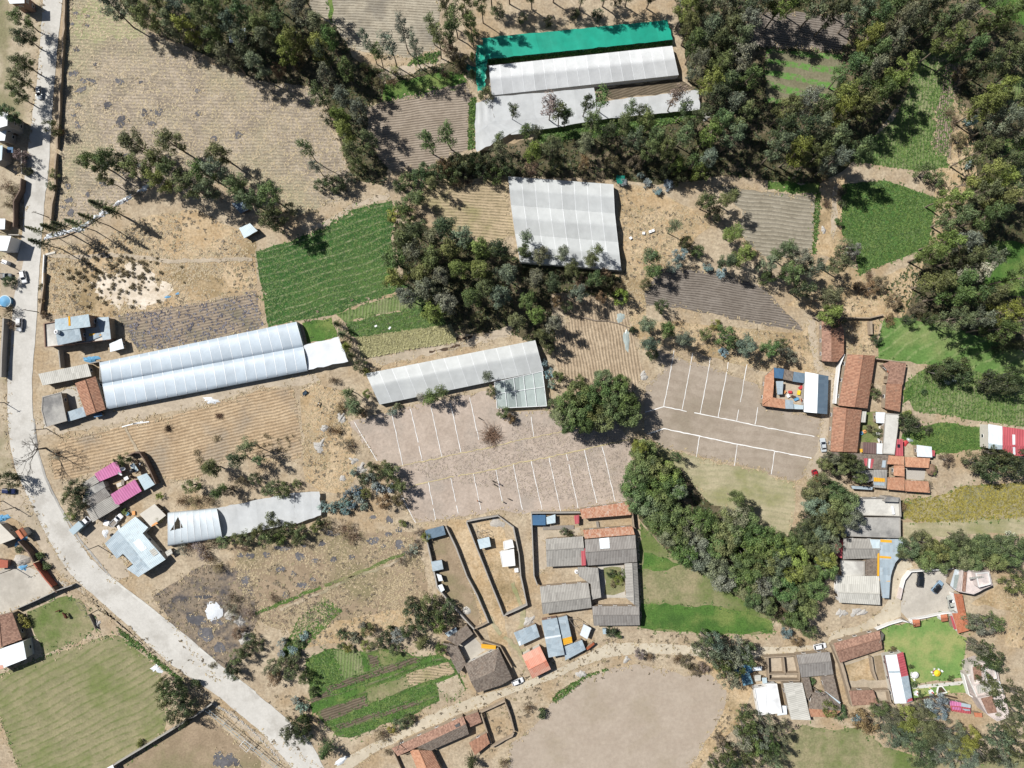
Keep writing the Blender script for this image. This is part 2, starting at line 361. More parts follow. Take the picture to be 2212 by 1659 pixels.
# ------------------------------------------------------------------ ground sheets
LEV = []; SHEETS = []
def rough(pts, amp=.35, step=2.2, seed=0):
    r = random.Random(seed); out = []; n = len(pts)
    for i in range(n):
        a, b = pts[i], pts[(i + 1) % n]; L = (b - a).length; k = max(1, int(L / step)); nn = Vector((-(b - a).y, (b - a).x, 0)).normalized() if L > 0 else Vector()
        for j in range(k):
            out.append(a.lerp(b, j / k) + nn * (r.uniform(-amp, amp) if j else 0) + Vector((r.uniform(-amp, amp), r.uniform(-amp, amp), 0)) * .4)
    return out

def sheet(name, mat, pts, label=None, amp=.4, step=2.0, cat=None, group=None):
    w = [W(p) for p in (P(pts) if isinstance(pts, str) else pts)]
    w = ccw(rough(w, amp, step, len(LEV) + 11))
    bb = (min(v.x for v in w), max(v.x for v in w), min(v.y for v in w), max(v.y for v in w))
    lv = 1 + max([l for (b, l) in LEV if b[0] < bb[1] and b[1] > bb[0] and b[2] < bb[3] and b[3] > bb[2]] or [0])
    LEV.append((bb, lv)); z = .004 * lv; SHEETS.append((name, bb, w))
    o = mesh(name, [(v.x, v.y, z) for v in w], [tuple(range(len(w)))], mat)
    return tag(o, label or name.replace('_', ' ') + ' seen from above', cat or 'ground', group, 'structure')

def blob(c, rx, ry, rot=0, n=14, seed=0, wob=.3):
    r = random.Random(seed * 7 + 3); ph = [r.uniform(0, 6.3) for _ in range(3)]
    out = []
    for i in range(n):
        a = 2 * math.pi * i / n; k = 1 + wob * (.5 * math.sin(2 * a + ph[0]) + .4 * math.sin(3 * a + ph[1]) + .4 * math.sin(5 * a + ph[2]))
        x, y = rx * k * math.cos(a), ry * k * math.sin(a)
        out.append((c[0] + x * math.cos(rot) - y * math.sin(rot), c[1] + x * math.sin(rot) + y * math.cos(rot)))
    return out

def ribbon(name, mat, pts, w, label, wob=.08, z=.5, cat='marking', group=None, gaps=.015):
    """a line marked on the ground: chalk, straw or a kerb of lime"""
    p = [W(a) for a in (P(pts) if isinstance(pts, str) else pts)]
    q = []
    for i in range(len(p) - 1):
        k = max(1, int((p[i + 1] - p[i]).length / 1.2))
        q += [p[i].lerp(p[i + 1], j / k) for j in range(k)]
    z = .004 * max(l for _, l in LEV) + (z - .41) * .4
    q.append(p[-1]); vs = []; fs = []
    for i, a in enumerate(q):
        d = (q[min(i + 1, len(q) - 1)] - q[max(i - 1, 0)]).normalized(); nn = Vector((-d.y, d.x, 0))
        o = nn * R.uniform(-wob, wob); h = w / 2 * R.uniform(.65, 1.25)
        vs += [a + o + nn * h + Vector((0, 0, z)), a + o - nn * h + Vector((0, 0, z))]
    for i in range(len(q) - 1):
        if gaps < R.random(): fs.append((2 * i, 2 * i + 1, 2 * i + 3, 2 * i + 2))
    o = mesh(name, vs, fs, mat); return tag(o, label, cat, group, 'structure')

# ------------------------------------------------------------------ scattered plants on sheets (nobody counts them)
FREE = {'ground', 'woodland_floor', 'golden_grass', 'burnt_slope', 'green_margin', 'dry_pasture', 'road_shoulder', 'dry_slope'}
def on_field(x, y):
    for nm, b, w in SHEETS:
        if nm not in FREE and b[0] < x < b[1] and b[2] < y < b[3] and inside((x, y), w): return True
    return False

def scatter(name, mat, polys, n, size, hgt, label, seed=1, cat='plants', rows=None, blades=3, flat=.5, skip=False, clump=False):
    r = random.Random(seed); V = []; F = []; A = []
    polys = [[W(p) for p in P(s)] for s in polys]
    ar = [abs(sum(q[i].x * q[i - 1].y - q[i - 1].x * q[i].y for i in range(len(q)))) for q in polys]
    for q, a in zip(polys, ar):
        x0, x1 = min(v.x for v in q), max(v.x for v in q); y0, y1 = min(v.y for v in q), max(v.y for v in q)
        m = int(n * a / sum(ar)); tries = 0
        while m > 0 and tries < 40 * n:
            tries += 1
            x, y = r.uniform(x0, x1), r.uniform(y0, y1)
            if rows:
                an, sp = rows; a_ = math.radians(an); u = -x * math.sin(a_) + y * math.cos(a_); t = x * math.cos(a_) + y * math.sin(a_)
                u = round(u / sp) * sp + r.gauss(0, sp * .1); x = t * math.cos(a_) - u * math.sin(a_); y = t * math.sin(a_) + u * math.cos(a_)
            if not inside((x, y), q) or (skip and on_field(x, y)): continue
            if clump and noise.noise(Vector((x * .07, y * .07, seed * 3.1))) + .5 * noise.noise(Vector((x * .23, y * .23, seed))) < r.uniform(-.35, .35): continue
            m -= 1; s = size * r.uniform(.6, 1.35); h = hgt * r.uniform(.6, 1.3); v = r.random()
            for b in range(blades):
                an = r.uniform(0, 6.283); w = s * .28; dx, dy = math.cos(an), math.sin(an); k = len(V)
                tz = h * r.uniform(flat, 1)
                V += [(x - dy * w, y + dx * w, .05), (x + dy * w, y - dx * w, .05), (x + dx * s + dy * w * .6, y + dy * s - dx * w * .6, tz), (x + dx * s - dy * w * .6, y + dy * s + dx * w * .6, tz)]
                F.append((k, k + 1, k + 2, k + 3)); A += [min(1, max(0, v + r.uniform(-.2, .2)))] * 4
    o = mesh(name, V, F, mat)
    at = o.data.attributes.new('v', 'FLOAT', 'POINT'); at.data.foreach_set('value', A)
    return tag(o, label, cat, None, 'stuff')

def edge_tufts(name, mat, names, per_m, size, hgt, label, seed, spread=.7, cat='plants'):
    r = random.Random(seed); V = []; F = []; A = []
    for nm, bb, w in SHEETS:
        if nm not in names: continue
        for i in range(len(w)):
            a, b = w[i], w[(i + 1) % len(w)]; L = (b - a).length
            if r.random() < .25: continue
            for _ in range(int(L * per_m + r.random())):
                p = a.lerp(b, r.random()); x, y = p.x + r.gauss(0, spread), p.y + r.gauss(0, spread); v = r.random()
                if abs(x) > 175 or abs(y) > 132: continue
                s = size * r.uniform(.5, 1.5); h = hgt * r.uniform(.5, 1.4)
                for q in range(3):
                    an = r.uniform(0, 6.283); wd = s * .28; dx, dy = math.cos(an), math.sin(an); k = len(V); tz = .08 + h * r.uniform(.3, 1)
                    V += [(x - dy * wd, y + dx * wd, .06), (x + dy * wd, y - dx * wd, .06), (x + dx * s + dy * wd * .6, y + dy * s - dx * wd * .6, tz), (x + dx * s - dy * wd * .6, y + dy * s + dx * wd * .6, tz)]
                    F.append((k, k + 1, k + 2, k + 3)); A += [min(1, max(0, v + r.uniform(-.2, .2)))] * 4
    o = mesh(name, V, F, mat); at = o.data.attributes.new('v', 'FLOAT', 'POINT'); at.data.foreach_set('value', A)
    return tag(o, label, cat, None, 'stuff')

# ------------------------------------------------------------------ trees
TM = {}
def leafmesh(name, clumps, n_leaf, L, Wd, droop, seed, squash=.8):
    """clumps: (centre, radius); leaves spread through each clump's volume"""
    g = np.random.default_rng(seed); V = []; A = []
    for (c, rad) in clumps:
        n = max(8, int(n_leaf * (rad ** 1.5))); tone = g.uniform(.15, .85)
        d = g.normal(size=(n, 3)); d /= np.linalg.norm(d, axis=1)[:, None]
        rr = rad * g.uniform(.25, 1.1, n)[:, None] ** .6
        ctr = np.array(c) + d * rr * np.array([1, 1, squash])
        ax = g.normal(size=(n, 3)) * np.array([1, 1, .5]); ax[:, 2] -= droop; ax /= np.linalg.norm(ax, axis=1)[:, None]
        nr = d * 1.2 + g.normal(size=(n, 3)) * .4 + np.array([0, 0, .5]); sd = np.cross(ax, nr); sd /= np.linalg.norm(sd, axis=1)[:, None] + 1e-9
        l = L * g.uniform(.6, 1.3, n)[:, None]; w = Wd * g.uniform(.6, 1.3, n)[:, None]
        q = np.stack([ctr - ax * l * .5 - sd * w * .25, ctr - sd * w * .5 + ax * l * .05, ctr + ax * l * .5, ctr + sd * w * .5 + ax * l * .05], 1)
        V.append(q.reshape(-1, 3)); A.append(np.repeat(np.clip(tone + g.normal(0, .16, n), 0, 1), 4))
    V = np.concatenate(V); A = np.concatenate(A); nq = len(V) // 4
    me = bpy.data.meshes.new(name); me.vertices.add(len(V)); me.vertices.foreach_set('co', V.astype(np.float32).ravel())
    me.loops.add(len(V)); me.loops.foreach_set('vertex_index', np.arange(len(V), dtype=np.int32))
    me.polygons.add(nq); me.polygons.foreach_set('loop_start', np.arange(0, len(V), 4, dtype=np.int32)); me.polygons.foreach_set('loop_total', np.full(nq, 4, dtype=np.int32))
    me.update(calc_edges=True); me.materials.append(MT['m_leaf'])
    at = me.attributes.new('v', 'FLOAT', 'POINT'); at.data.foreach_set('value', A.astype(np.float32))
    return me

def limbmesh(name, limbs, mat):
    b = MB()
    for pts, rad in limbs: b.tube(pts, rad, 5)
    me = bpy.data.meshes.new(name); me.from_pydata(b.v, [], b.f); me.materials.append(MT[mat]); return me

def make_tree(kind, i):
    r = random.Random(hash(kind) % 1000 + i * 17 if False else sum(map(ord, kind)) + i * 17)
    cl = []; lm = []
    V3 = lambda x, y, z: Vector((x, y, z))
    if kind == 'e':      # tall eucalyptus: 20 m, open tiers of hanging leaves, r about 3.2
        bend = V3(r.uniform(-.8, .8), r.uniform(-.8, .8), 0); tr = lambda z: bend * (z / 20) ** 2 * 1.5 + V3(.15 * math.sin(z * .5 + i), .15 * math.cos(z * .4), z)
        lm.append(([tr(z) for z in (0, 3, 6, 10, 14, 18, 19.6)], [.30, .25, .22, .18, .13, .06, .03]))
        for k in range(17):
            z = 6 + 12.6 * (k / 16) ** .9; a = k * 2.4 + r.uniform(-.5, .5); L = (3.3 - 2.0 * abs(z - 12) / 8) * r.uniform(.55, 1.15) * (.75 if z < 8 else 1)
            b0 = tr(z); e = b0 + V3(math.cos(a) * L, math.sin(a) * L, r.uniform(.8, 2.2)); mid = b0.lerp(e, .5) + V3(0, 0, -.2)
            lm.append(([b0, mid, e], [.08, .05, .02]))
            cl.append((e, r.uniform(.75, 1.3))); cl.append((mid.lerp(e, .35) + V3(r.uniform(-.6, .6), r.uniform(-.6, .6), r.uniform(-.3, .6)), r.uniform(.6, 1.05)))
        cl += [(tr(19) + V3(r.uniform(-.5, .5), r.uniform(-.5, .5), r.uniform(-.4, 1)), r.uniform(.6, 1.0)) for _ in range(3)]
        cl = [(c, q * 1.12) for c, q in cl]
        return leafmesh('crown', cl, 82, .6, .22, .8, i, 1.05), limbmesh('trunk', lm, 'm_bark')
    if kind == 't':      # thin young eucalyptus, sparse, see-through
        tr = lambda z: V3(.25 * math.sin(z * .35 + i * 2), .25 * math.cos(z * .3 + i), z)
        lm.append(([tr(z) for z in (0, 4, 8, 12, 16, 19.5)], [.2, .17, .13, .10, .07, .03]))
        for k in range(13):
            z = 9 + 10 * (k / 12); a = k * 2.4 + r.uniform(-.6, .6); L = (2.0 - 1.1 * abs(z - 13) / 7) * r.uniform(.5, 1.2)
            b0 = tr(z); e = b0 + V3(math.cos(a) * L, math.sin(a) * L, r.uniform(.5, 1.4)); lm.append(([b0, e], [.05, .02])); cl.append((e, r.uniform(.75, 1.2))); cl.append((b0.lerp(e, .45), r.uniform(.5, .8)))
        return leafmesh('crown', cl, 60, .6, .2, .8, i + 20), limbmesh('trunk', lm, 'm_bark')
    if kind == 'g':      # broad dense crown, 12 m, r 4.2
        for k in range(5):
            a = k * 1.26 + r.uniform(-.3, .3); e = V3(math.cos(a) * 2.2, math.sin(a) * 2.2, 8); lm.append(([V3(0, 0, 0), V3(math.cos(a) * .35, math.sin(a) * .35, 3), e], [.34, .22, .06]))
        for k in range(36):
            z = r.uniform(3.6, 11.4); rm = 4.1 * math.sqrt(max(.05, 1 - ((z - 6.8) / 5) ** 2)); a = r.uniform(0, 6.283); q = rm * r.uniform(.35, 1) ** .5
            cl.append((V3(q * math.cos(a), q * math.sin(a), z), r.uniform(1.0, 1.6)))
        return leafmesh('crown', cl, 85, .5, .27, .3, i + 40), limbmesh('trunk', lm, 'm_bark_grey')
    if kind == 'o':      # small rounded tree or big bush, 6 m, r 3
        for k in range(4):
            a = k * 1.57 + r.uniform(-.4, .4); lm.append(([V3(0, 0, 0), V3(math.cos(a) * .7, math.sin(a) * .7, 2), V3(math.cos(a) * 1.8, math.sin(a) * 1.8, 4.2)], [.2, .12, .03]))
        for k in range(26):
            z = r.uniform(1.0, 5.6); rm = 2.7 * math.sqrt(max(.05, 1 - ((z - 2.8) / 3.4) ** 2)); a = r.uniform(0, 6.283); q = rm * r.uniform(.3, 1) ** .5
            cl.append((V3(q * math.cos(a), q * math.sin(a), z), r.uniform(.6, 1.05)))
        return leafmesh('crown', cl, 80, .42, .2, .2, i + 60), limbmesh('trunk', lm, 'm_bark_grey')
    if kind == 's':      # low shrub, 2.4 m, r 1.6
        for k in range(5):
            a = k * 1.26; lm.append(([V3(0, 0, 0), V3(math.cos(a) * .9, math.sin(a) * .9, 1.5)], [.06, .02]))
        for k in range(13):
            a = r.uniform(0, 6.283); q = 1.25 * r.random() ** .5; cl.append((V3(q * math.cos(a), q * math.sin(a), r.uniform(.5, 1.9)), r.uniform(.4, .7)))
        return leafmesh('crown', cl, 110, .36, .17, .1, i + 80), limbmesh('stem', lm, 'm_bark_grey')
    if kind == 'b':      # dry twiggy brush: fine sprays, 2.6 m, r 2
        for k in range(26):
            a = r.uniform(0, 6.283); q = r.uniform(.6, 2.0); lm.append(([V3(0, 0, 0), V3(math.cos(a) * q * .5, math.sin(a) * q * .5, 1.2), V3(math.cos(a) * q, math.sin(a) * q, r.uniform(1, 2.5))], [.05, .035, .012]))
        for k in range(16):
            a = r.uniform(0, 6.283); q = 1.7 * r.random() ** .5; cl.append((V3(q * math.cos(a), q * math.sin(a), r.uniform(.5, 2.1)), r.uniform(.5, .8)))
        return leafmesh('crown', cl, 60, .5, .08, -.3, i + 100), limbmesh('stem', lm, 'm_brush')
    if kind == 'p':      # slim conifer with flat whorled boughs, 17 m
        lm.append(([V3(0, 0, 0), V3(.1, 0, 8), V3(0, 0, 17)], [.2, .13, .03]))
        for k in range(52):
            z = 7.5 + 9.3 * (k / 51); L = max(.3, 2.1 * (1 - (z - 7.5) / 10.5)) * r.uniform(.8, 1.1); a = k * 2.4
            for q in range(4):
                t = (q + 1) / 4; cl.append((V3(math.cos(a) * L * t, math.sin(a) * L * t, z - .35 * t), .30))
        return leafmesh('crown', cl, 50, .5, .13, -.1, i + 120, .35), limbmesh('trunk', lm, 'm_bark_grey')
    if kind == 'c':      # broad conifer, feathery boughs radiating, 9 m, r 3.4
        lm.append(([V3(0, 0, 0), V3(0, 0, 9)], [.25, .04]))
        for k in range(70):
            z = .8 + 7.9 * (k / 69); L = 3.3 * (1 - (z / 9.3) ** 1.5) * r.uniform(.75, 1.1); a = k * 2.4 + r.uniform(-.2, .2)
            for q in range(5):
                t = (q + 1) / 5; cl.append((V3(math.cos(a) * L * t, math.sin(a) * L * t, z + .25 * t * L * .4), .28 + .1 * (1 - t)))
        return leafmesh('crown', cl, 60, .45, .12, -.2, i + 140, .6), limbmesh('trunk', lm, 'm_bark_grey')
    if kind == 'w':      # wide willowy crown of fine hanging sprays, 8 m, r 5
        for k in range(6):
            a = k * 1.05; lm.append(([V3(0, 0, 0), V3(math.cos(a) * 1.2, math.sin(a) * 1.2, 3.5), V3(math.cos(a) * 3.6, math.sin(a) * 3.6, 6.2)], [.3, .18, .04]))
        for k in range(64):
            a = r.uniform(0, 6.283); q = 4.5 * r.random() ** .5; cl.append((V3(q * math.cos(a), q * math.sin(a), 7.4 - .16 * q * q + r.uniform(-1.4, .6)), r.uniform(.6, 1.1)))
        return leafmesh('crown', cl, 95, .62, .1, .7, i + 160), limbmesh('trunk', lm, 'm_bark_grey')
    if kind == 'd':      # bare winter tree
        def br(p, d, L, rad, n):
            e = p + d * L; lm.append(([p, p.lerp(e, .5) + V3(r.uniform(-.1, .1), r.uniform(-.1, .1), .05) * L * .5, e], [rad, rad * .8, rad * .6]))
            if n:
                for _ in range(3 if n > 1 else 4):
                    dd = (d + V3(r.gauss(0, .5), r.gauss(0, .5), r.gauss(.1, .3))).normalized(); br(e, dd, L * r.uniform(.6, .85), rad * .6, n - 1)
        br(V3(0, 0, 0), V3(0, 0, 1), 3.0, .28, 5)
        return None, limbmesh('trunk', lm, 'm_bark_grey')

NVAR = {'e': 6, 't': 4, 'g': 5, 'o': 5, 's': 4, 'b': 4, 'p': 3, 'c': 3, 'w': 2, 'd': 1}
DIM = {'e': (3.3, 20), 't': (2.0, 20), 'g': (4.2, 12), 'o': (3.0, 6), 's': (1.6, 2.4), 'b': (2.0, 2.5), 'p': (2.1, 17), 'c': (3.3, 9), 'w': (5.0, 8), 'd': (4.5, 9)}
CZ = {'e': .62, 't': .72, 'g': .62, 'o': .6, 's': .6, 'b': .6, 'p': .7, 'c': .5, 'w': .8, 'd': .7}
TN = {'e': ('eucalyptus_tree', 'tree'), 't': ('young_eucalyptus', 'tree'), 'g': ('broadleaf_tree', 'tree'), 'o': ('small_tree', 'tree'), 's': ('shrub', 'shrub'),
      'b': ('dry_bush', 'bush'), 'p': ('pine_tree', 'tree'), 'c': ('conifer_tree', 'tree'), 'w': ('willow_tree', 'tree'), 'd': ('bare_tree', 'tree')}
LC = {'olive': (104, 116, 76), 'green': (92, 114, 68), 'bright': (124, 138, 70), 'dark': (76, 88, 58), 'grey-green': (116, 126, 104), 'blue-grey': (142, 164, 164),
      'brown': (128, 112, 88), 'yellow-green': (142, 146, 74), 'silver': (170, 176, 168), 'grey': (140, 132, 120)}
ORD = ['first', 'second', 'third', 'fourth', 'fifth', 'sixth', 'seventh', 'eighth', 'ninth', 'tenth', 'eleventh', 'twelfth', 'thirteenth', 'fourteenth', 'fifteenth', 'sixteenth',
       'seventeenth', 'eighteenth', 'nineteenth']
TENS = {2: 'twent', 3: 'thirt', 4: 'fort'}
def ordinal(i):
    if i < 19: return ORD[i]
    t, u = divmod(i + 1, 10); return TENS[t] + 'ieth' if u == 0 else TENS[t] + 'y-' + ORD[u - 1]

TREES = []; THIN = 33
KW = {'e': 'eucalyptus', 't': 'thin young eucalyptus', 'g': 'broad leafy tree', 'o': 'rounded small tree', 's': 'shrub', 'b': 'dry twiggy bush', 'p': 'slim pine', 'c': 'feathery conifer', 'w': 'wide willowy tree', 'd': 'bare tree'}
def grove(phrase, group, spec, kind='e', r=20, h=None, cols=('olive', 'green', 'grey-green')):
    """spec: 'x,y[,r[,h[,kind[,colour]]]] ...' crown centres on the plan"""
    rows = []
    for tok in spec.split():
        v = tok.split(','); x, y = float(v[0]), float(v[1])
        rr = float(v[2]) if len(v) > 2 and v[2] else r; kk = v[4] if len(v) > 4 and v[4] else kind
        hh = float(v[3]) if len(v) > 3 and v[3] else (h if h and kk == kind else DIM[kk][1] * (rr * MPP / DIM[kk][0]) ** .5)
        cc = v[5] if len(v) > 5 else R.choice(cols)
        rows.append((x, y, rr, hh, kk, cc))
    keep = []
    for q in rows:
        if q[4] == 'e' and any(k[4] == 'e' and math.hypot(k[0] - q[0], k[1] - q[1]) < THIN for k in keep): continue
        keep.append(q if q[4] != 'e' else (q[0], q[1], q[2]) + q[3:])
    rows = keep
    rows.sort()
    cnt = {}
    for row in rows: cnt[(row[4], row[5])] = cnt.get((row[4], row[5]), 0) + 1
    seen = {}
    for (x, y, rr, hh, kk, cc) in rows:
        if kk not in TM: TM[kk] = [make_tree(kk, i) for i in range(NVAR[kk])]
        cm, tm = R.choice(TM[kk]); hh *= R.uniform(.92, 1.08) * ({'e': 1.12, 'o': 1.3 if hh > 4.5 else 1}.get(kk, 1))
        b = W((x, y), hh * CZ[kk]); b.z = 0
        i = seen.get((kk, cc), 0); seen[(kk, cc)] = i + 1; n = cnt[(kk, cc)]
        word = (cc + ' ' + KW[kk]) if kk != 'd' else KW[kk]
        if n == 1: lab = 'the only ' + word + ' ' + phrase
        else: lab = word + ', ' + (ordinal(i) + ' from the left' if i else 'leftmost of its colour') + ' ' + phrase
        if len(lab.replace(',', '').split()) > 16: lab = lab.replace(' from the left', ' from left').replace('broad leafy', 'leafy').replace('rounded small tree', 'small tree').replace(' the only ', ' only ').replace('small trees on', 'on').replace('thin young', 'young')
        t = empty(TN[kk][0], b, R.uniform(0, 6.283)); dr, dh = DIM[kk]
        k = rr * MPP / dr * (H - hh * CZ[kk]) / H; t.scale = (k * R.uniform(.92, 1.08), k * R.uniform(.92, 1.08), hh / dh)
        tag(t, lab, TN[kk][1], group)
        o = bpy.data.objects.new('trunk' if kk not in 'sb' else 'stem', tm); COL.objects.link(o); o.parent = t
        if cm:
            c = bpy.data.objects.new('crown', cm); COL.objects.link(c); c.parent = t
            col = S(*LC[cc], k=R.uniform(.75, 1.25) * (1.25 if kk == 'g' else 1.05), raw=True); c.color = (col[0] * R.uniform(.85, 1.2), col[1], col[2] * R.uniform(.8, 1.2), 1)
        TREES.append((x, y, rr))

# ------------------------------------------------------------------ buildings
def newell(v):
    n = Vector()
    for i in range(len(v)):
        a, b = v[i], v[(i + 1) % len(v)]
        n.x += (a.y - b.y) * (a.z + b.z); n.y += (a.z - b.z) * (a.x + b.x); n.z += (a.x - b.x) * (a.y + b.y)
    n.normalize(); return n if n.z > 0 else -n

def slab(name, mat, pts3, thick, parent):
    """roof pane: real thickness, uv along the eave and down the slope"""
    pts3 = [Vector(p) for p in ccw(pts3)]; n = newell(pts3)
    if n.xy.length > .03: v = Vector((-n.x, -n.y)).normalized(); u = Vector((v.y, -v.x))
    else:
        e = max(((pts3[i] - pts3[i - 1]) for i in range(len(pts3))), key=lambda d: d.xy.length); v = e.xy.normalized(); u = Vector((v.y, -v.x))
    b = MB().prism(pts3, thick); uvs = []
    for f in b.f:
        for i in f: uvs.append((b.v[i][0] * u.x + b.v[i][1] * u.y, b.v[i][0] * v.x + b.v[i][1] * v.y))
    return mesh(name, b.v, b.f, mat, parent, uvs)

def building(label, slopes, name='house', cat='house', wall='m_adobe', outline=None, patches=(), group=None, openings=True, thick=.14, inset=.28, ridge=None, walls=True):
    """slopes: [(material, [plan points with heights])]; each pane is placed at its own height"""
    S3 = [(m, [W(p, p[2]) for p in q]) for m, q in slopes]
    allp = [v for _, q in S3 for v in q]
    c = sum((v.xy for v in allp), Vector((0, 0))) / len(allp)
    t = empty(name, (c.x, c.y, 0)); tag(t, label, cat, group); off = Vector((c.x, c.y, 0))
    for m, q in S3: slab('roof', m, [v - off for v in q], thick, t)
    if outline is None and len(S3) == 1: outline = slopes[0][1]
    if outline and walls:
        o3 = [W(p, p[2]) - off for p in outline]; o3 = ccw(o3); cc = sum(o3, Vector()) / len(o3)
        w = []
        for p in o3:
            d = (cc - p); d.z = 0; L = d.length; w.append(p + d * min(.3, inset * 1.4 / max(L, .1)))
        vs = []; fs = []; n = len(w)
        for p in w: vs += [(p.x, p.y, 0), (p.x, p.y, max(.3, p.z - thick * .75))]
        for i in range(n): j = (i + 1) % n; fs.append((2 * i, 2 * j, 2 * j + 1, 2 * i + 1))
        mesh('wall', vs, fs, wall, t)
        if openings:
            door = False
            for i in range(n):
                a, b = w[i], w[(i + 1) % n]; d = (b - a); d.z = 0; L = d.length; hmin = min(a.z, b.z)
                if L < 2.6 or hmin < 1.9: continue
                an = math.atan2(d.y, d.x); nn = Vector((d.y, -d.x, 0)).normalized(); k = max(1, min(4, int(L / 4.2)))
                for fl in range(max(1, int(hmin / 2.8))):
                    for q in range(k):
                        m = a + d * ((q + .5) / k); m.z = 0
                        if not door and fl == 0:
                            door = True; MB().box(m + nn * .03 + Vector((0, 0, 1.0)), (.95, .09, 1.95), an).build('door', 'm_wood', t)
                        else:
                            zc = 1.45 + fl * 2.7
                            f = MB().box(m + nn * .03 + Vector((0, 0, zc)), (1.15, .09, 1.0), an).build('window', 'm_white', t)
                            MB().box(m + nn * .05 + Vector((0, 0, zc)), (.95, .08, .8), an).build('pane', 'm_darkglass', f)
    if ridge:
        a, b = [W(p, p[2]) - off + Vector((0, 0, .03)) for p in ridge[1]]
        MB().tube([a, b], .14, 6).build('ridge_cap', ridge[0], t)
    for pn, pm, pp in patches:
        pts = P(pp) if isinstance(pp, str) else pp
        best = None; ctr = (sum(p[0] for p in pts) / len(pts), sum(p[1] for p in pts) / len(pts))
        for m, q in S3:
            if inside(W(ctr, q[0].z).xy, [v.xy for v in q]): best = q; break
        best = best or S3[0][1]; n = newell(best); d = n.dot(best[0]); out = []
        for p in pts:
            z = best[0].z
            for _ in range(4): w_ = W(p, z); z = (d - n.x * w_.x - n.y * w_.y) / n.z
            out.append(W(p, z + .05) - off)
        slab(pn, pm, out, .05, t)
    return t

def gable(label, pts, roof, hE=3.0, hR=4.2, frac=.5, ridge_mat=None, **kw):
    """pts A B C D: AB and CD are the eaves"""
    A, B, C, D = P(pts) if isinstance(pts, str) else pts
    r0, r1 = lerp(A, D, frac), lerp(B, C, frac); z = lambda p, h: (p[0], p[1], h)
    m1, m2 = roof if isinstance(roof, tuple) else (roof, roof)
    sl = [(m1, [z(A, hE), z(B, hE), z(r1, hR), z(r0, hR)]), (m2, [z(r0, hR), z(r1, hR), z(C, hE), z(D, hE)])]
    ol = [z(A, hE), z(B, hE), z(r1, hR), z(C, hE), z(D, hE), z(r0, hR)]
    return building(label, sl, outline=ol, ridge=(ridge_mat or m1, (z(r0, hR), z(r1, hR))), **kw)

def shed(label, pts, roof, hs=(2.6, 2.6, 2.4, 2.4), **kw):
    q = P(pts); hs = hs if isinstance(hs, tuple) else (hs,) * len(q)
    hs = hs if len(hs) == len(q) else (hs[0],) * len(q)
    kw.setdefault('name', 'shed'); kw.setdefault('cat', 'shed')
    return building(label, [(roof, [(p[0], p[1], h) for p, h in zip(q, hs)])], **kw)

def flat(label, pts, roof, h=3.2, par=.4, parmat='m_block', thick=.25, **kw):
    q = P(pts); t = building(label, [(roof, [(p[0], p[1], h) for p in q])], thick=thick, **kw)
    if par:
        off = t.location; w = ccw([W(p, h) - off for p in q]); n = len(w); vs = []; fs = []
        cc = sum(w, Vector()) / n
        for p in w:
            d = cc - p; d.z = 0; d.normalize(); o_ = p - d * .05; i_ = p + d * .28
            vs += [(o_.x, o_.y, h - .2), (o_.x, o_.y, h + par), (i_.x, i_.y, h + par), (i_.x, i_.y, h - .01)]
        for i in range(n):
            a, b = 4 * i, 4 * ((i + 1) % n)
            for k in range(3): fs.append((a + k, b + k, b + k + 1, a + k + 1))
        mesh('parapet', vs, fs, parmat, t)
    return t

def wall(label, pts, h=2.2, t=.3, mat='m_adobe', closed=False, ragged=.0, name='boundary_wall', cat='wall', group=None, step=2.5, coping=None):
    p = [W(a, h) for a in P(pts)]; q = []
    if closed: p.append(p[0].copy())
    for i in range(len(p) - 1):
        k = max(1, int((p[i + 1] - p[i]).length / step)); q += [p[i].lerp(p[i + 1], j / k) for j in range(k)]
    q.append(p[-1]); vs = []; fs = []; n = len(q)
    for i, a in enumerate(q):
        d = (q[min(i + 1, n - 1)] - q[max(i - 1, 0)]); 
        if closed and i in (0, n - 1): d = q[1] - q[n - 2]
        d.z = 0; d.normalize(); nn = Vector((-d.y, d.x, 0)); hh = h + (R.uniform(-ragged, ragged) if ragged else 0); w = t / 2 * (1 + R.uniform(-.2, .2) * (1 if ragged else 0))
        for s, z in ((1, 0), (1, hh), (-1, hh), (-1, 0)): vs.append((a.x + nn.x * w * s, a.y + nn.y * w * s, z))
    for i in range(n - 1):
        for k in range(3): fs.append((4 * i + k, 4 * i + k + 1, 4 * i + k + 5, 4 * i + k + 4))
    fs += [(0, 3, 2, 1), (4 * n - 4, 4 * n - 3, 4 * n - 2, 4 * n - 1)]
    o = mesh(name, vs, fs, mat); return tag(o, label, cat, group)

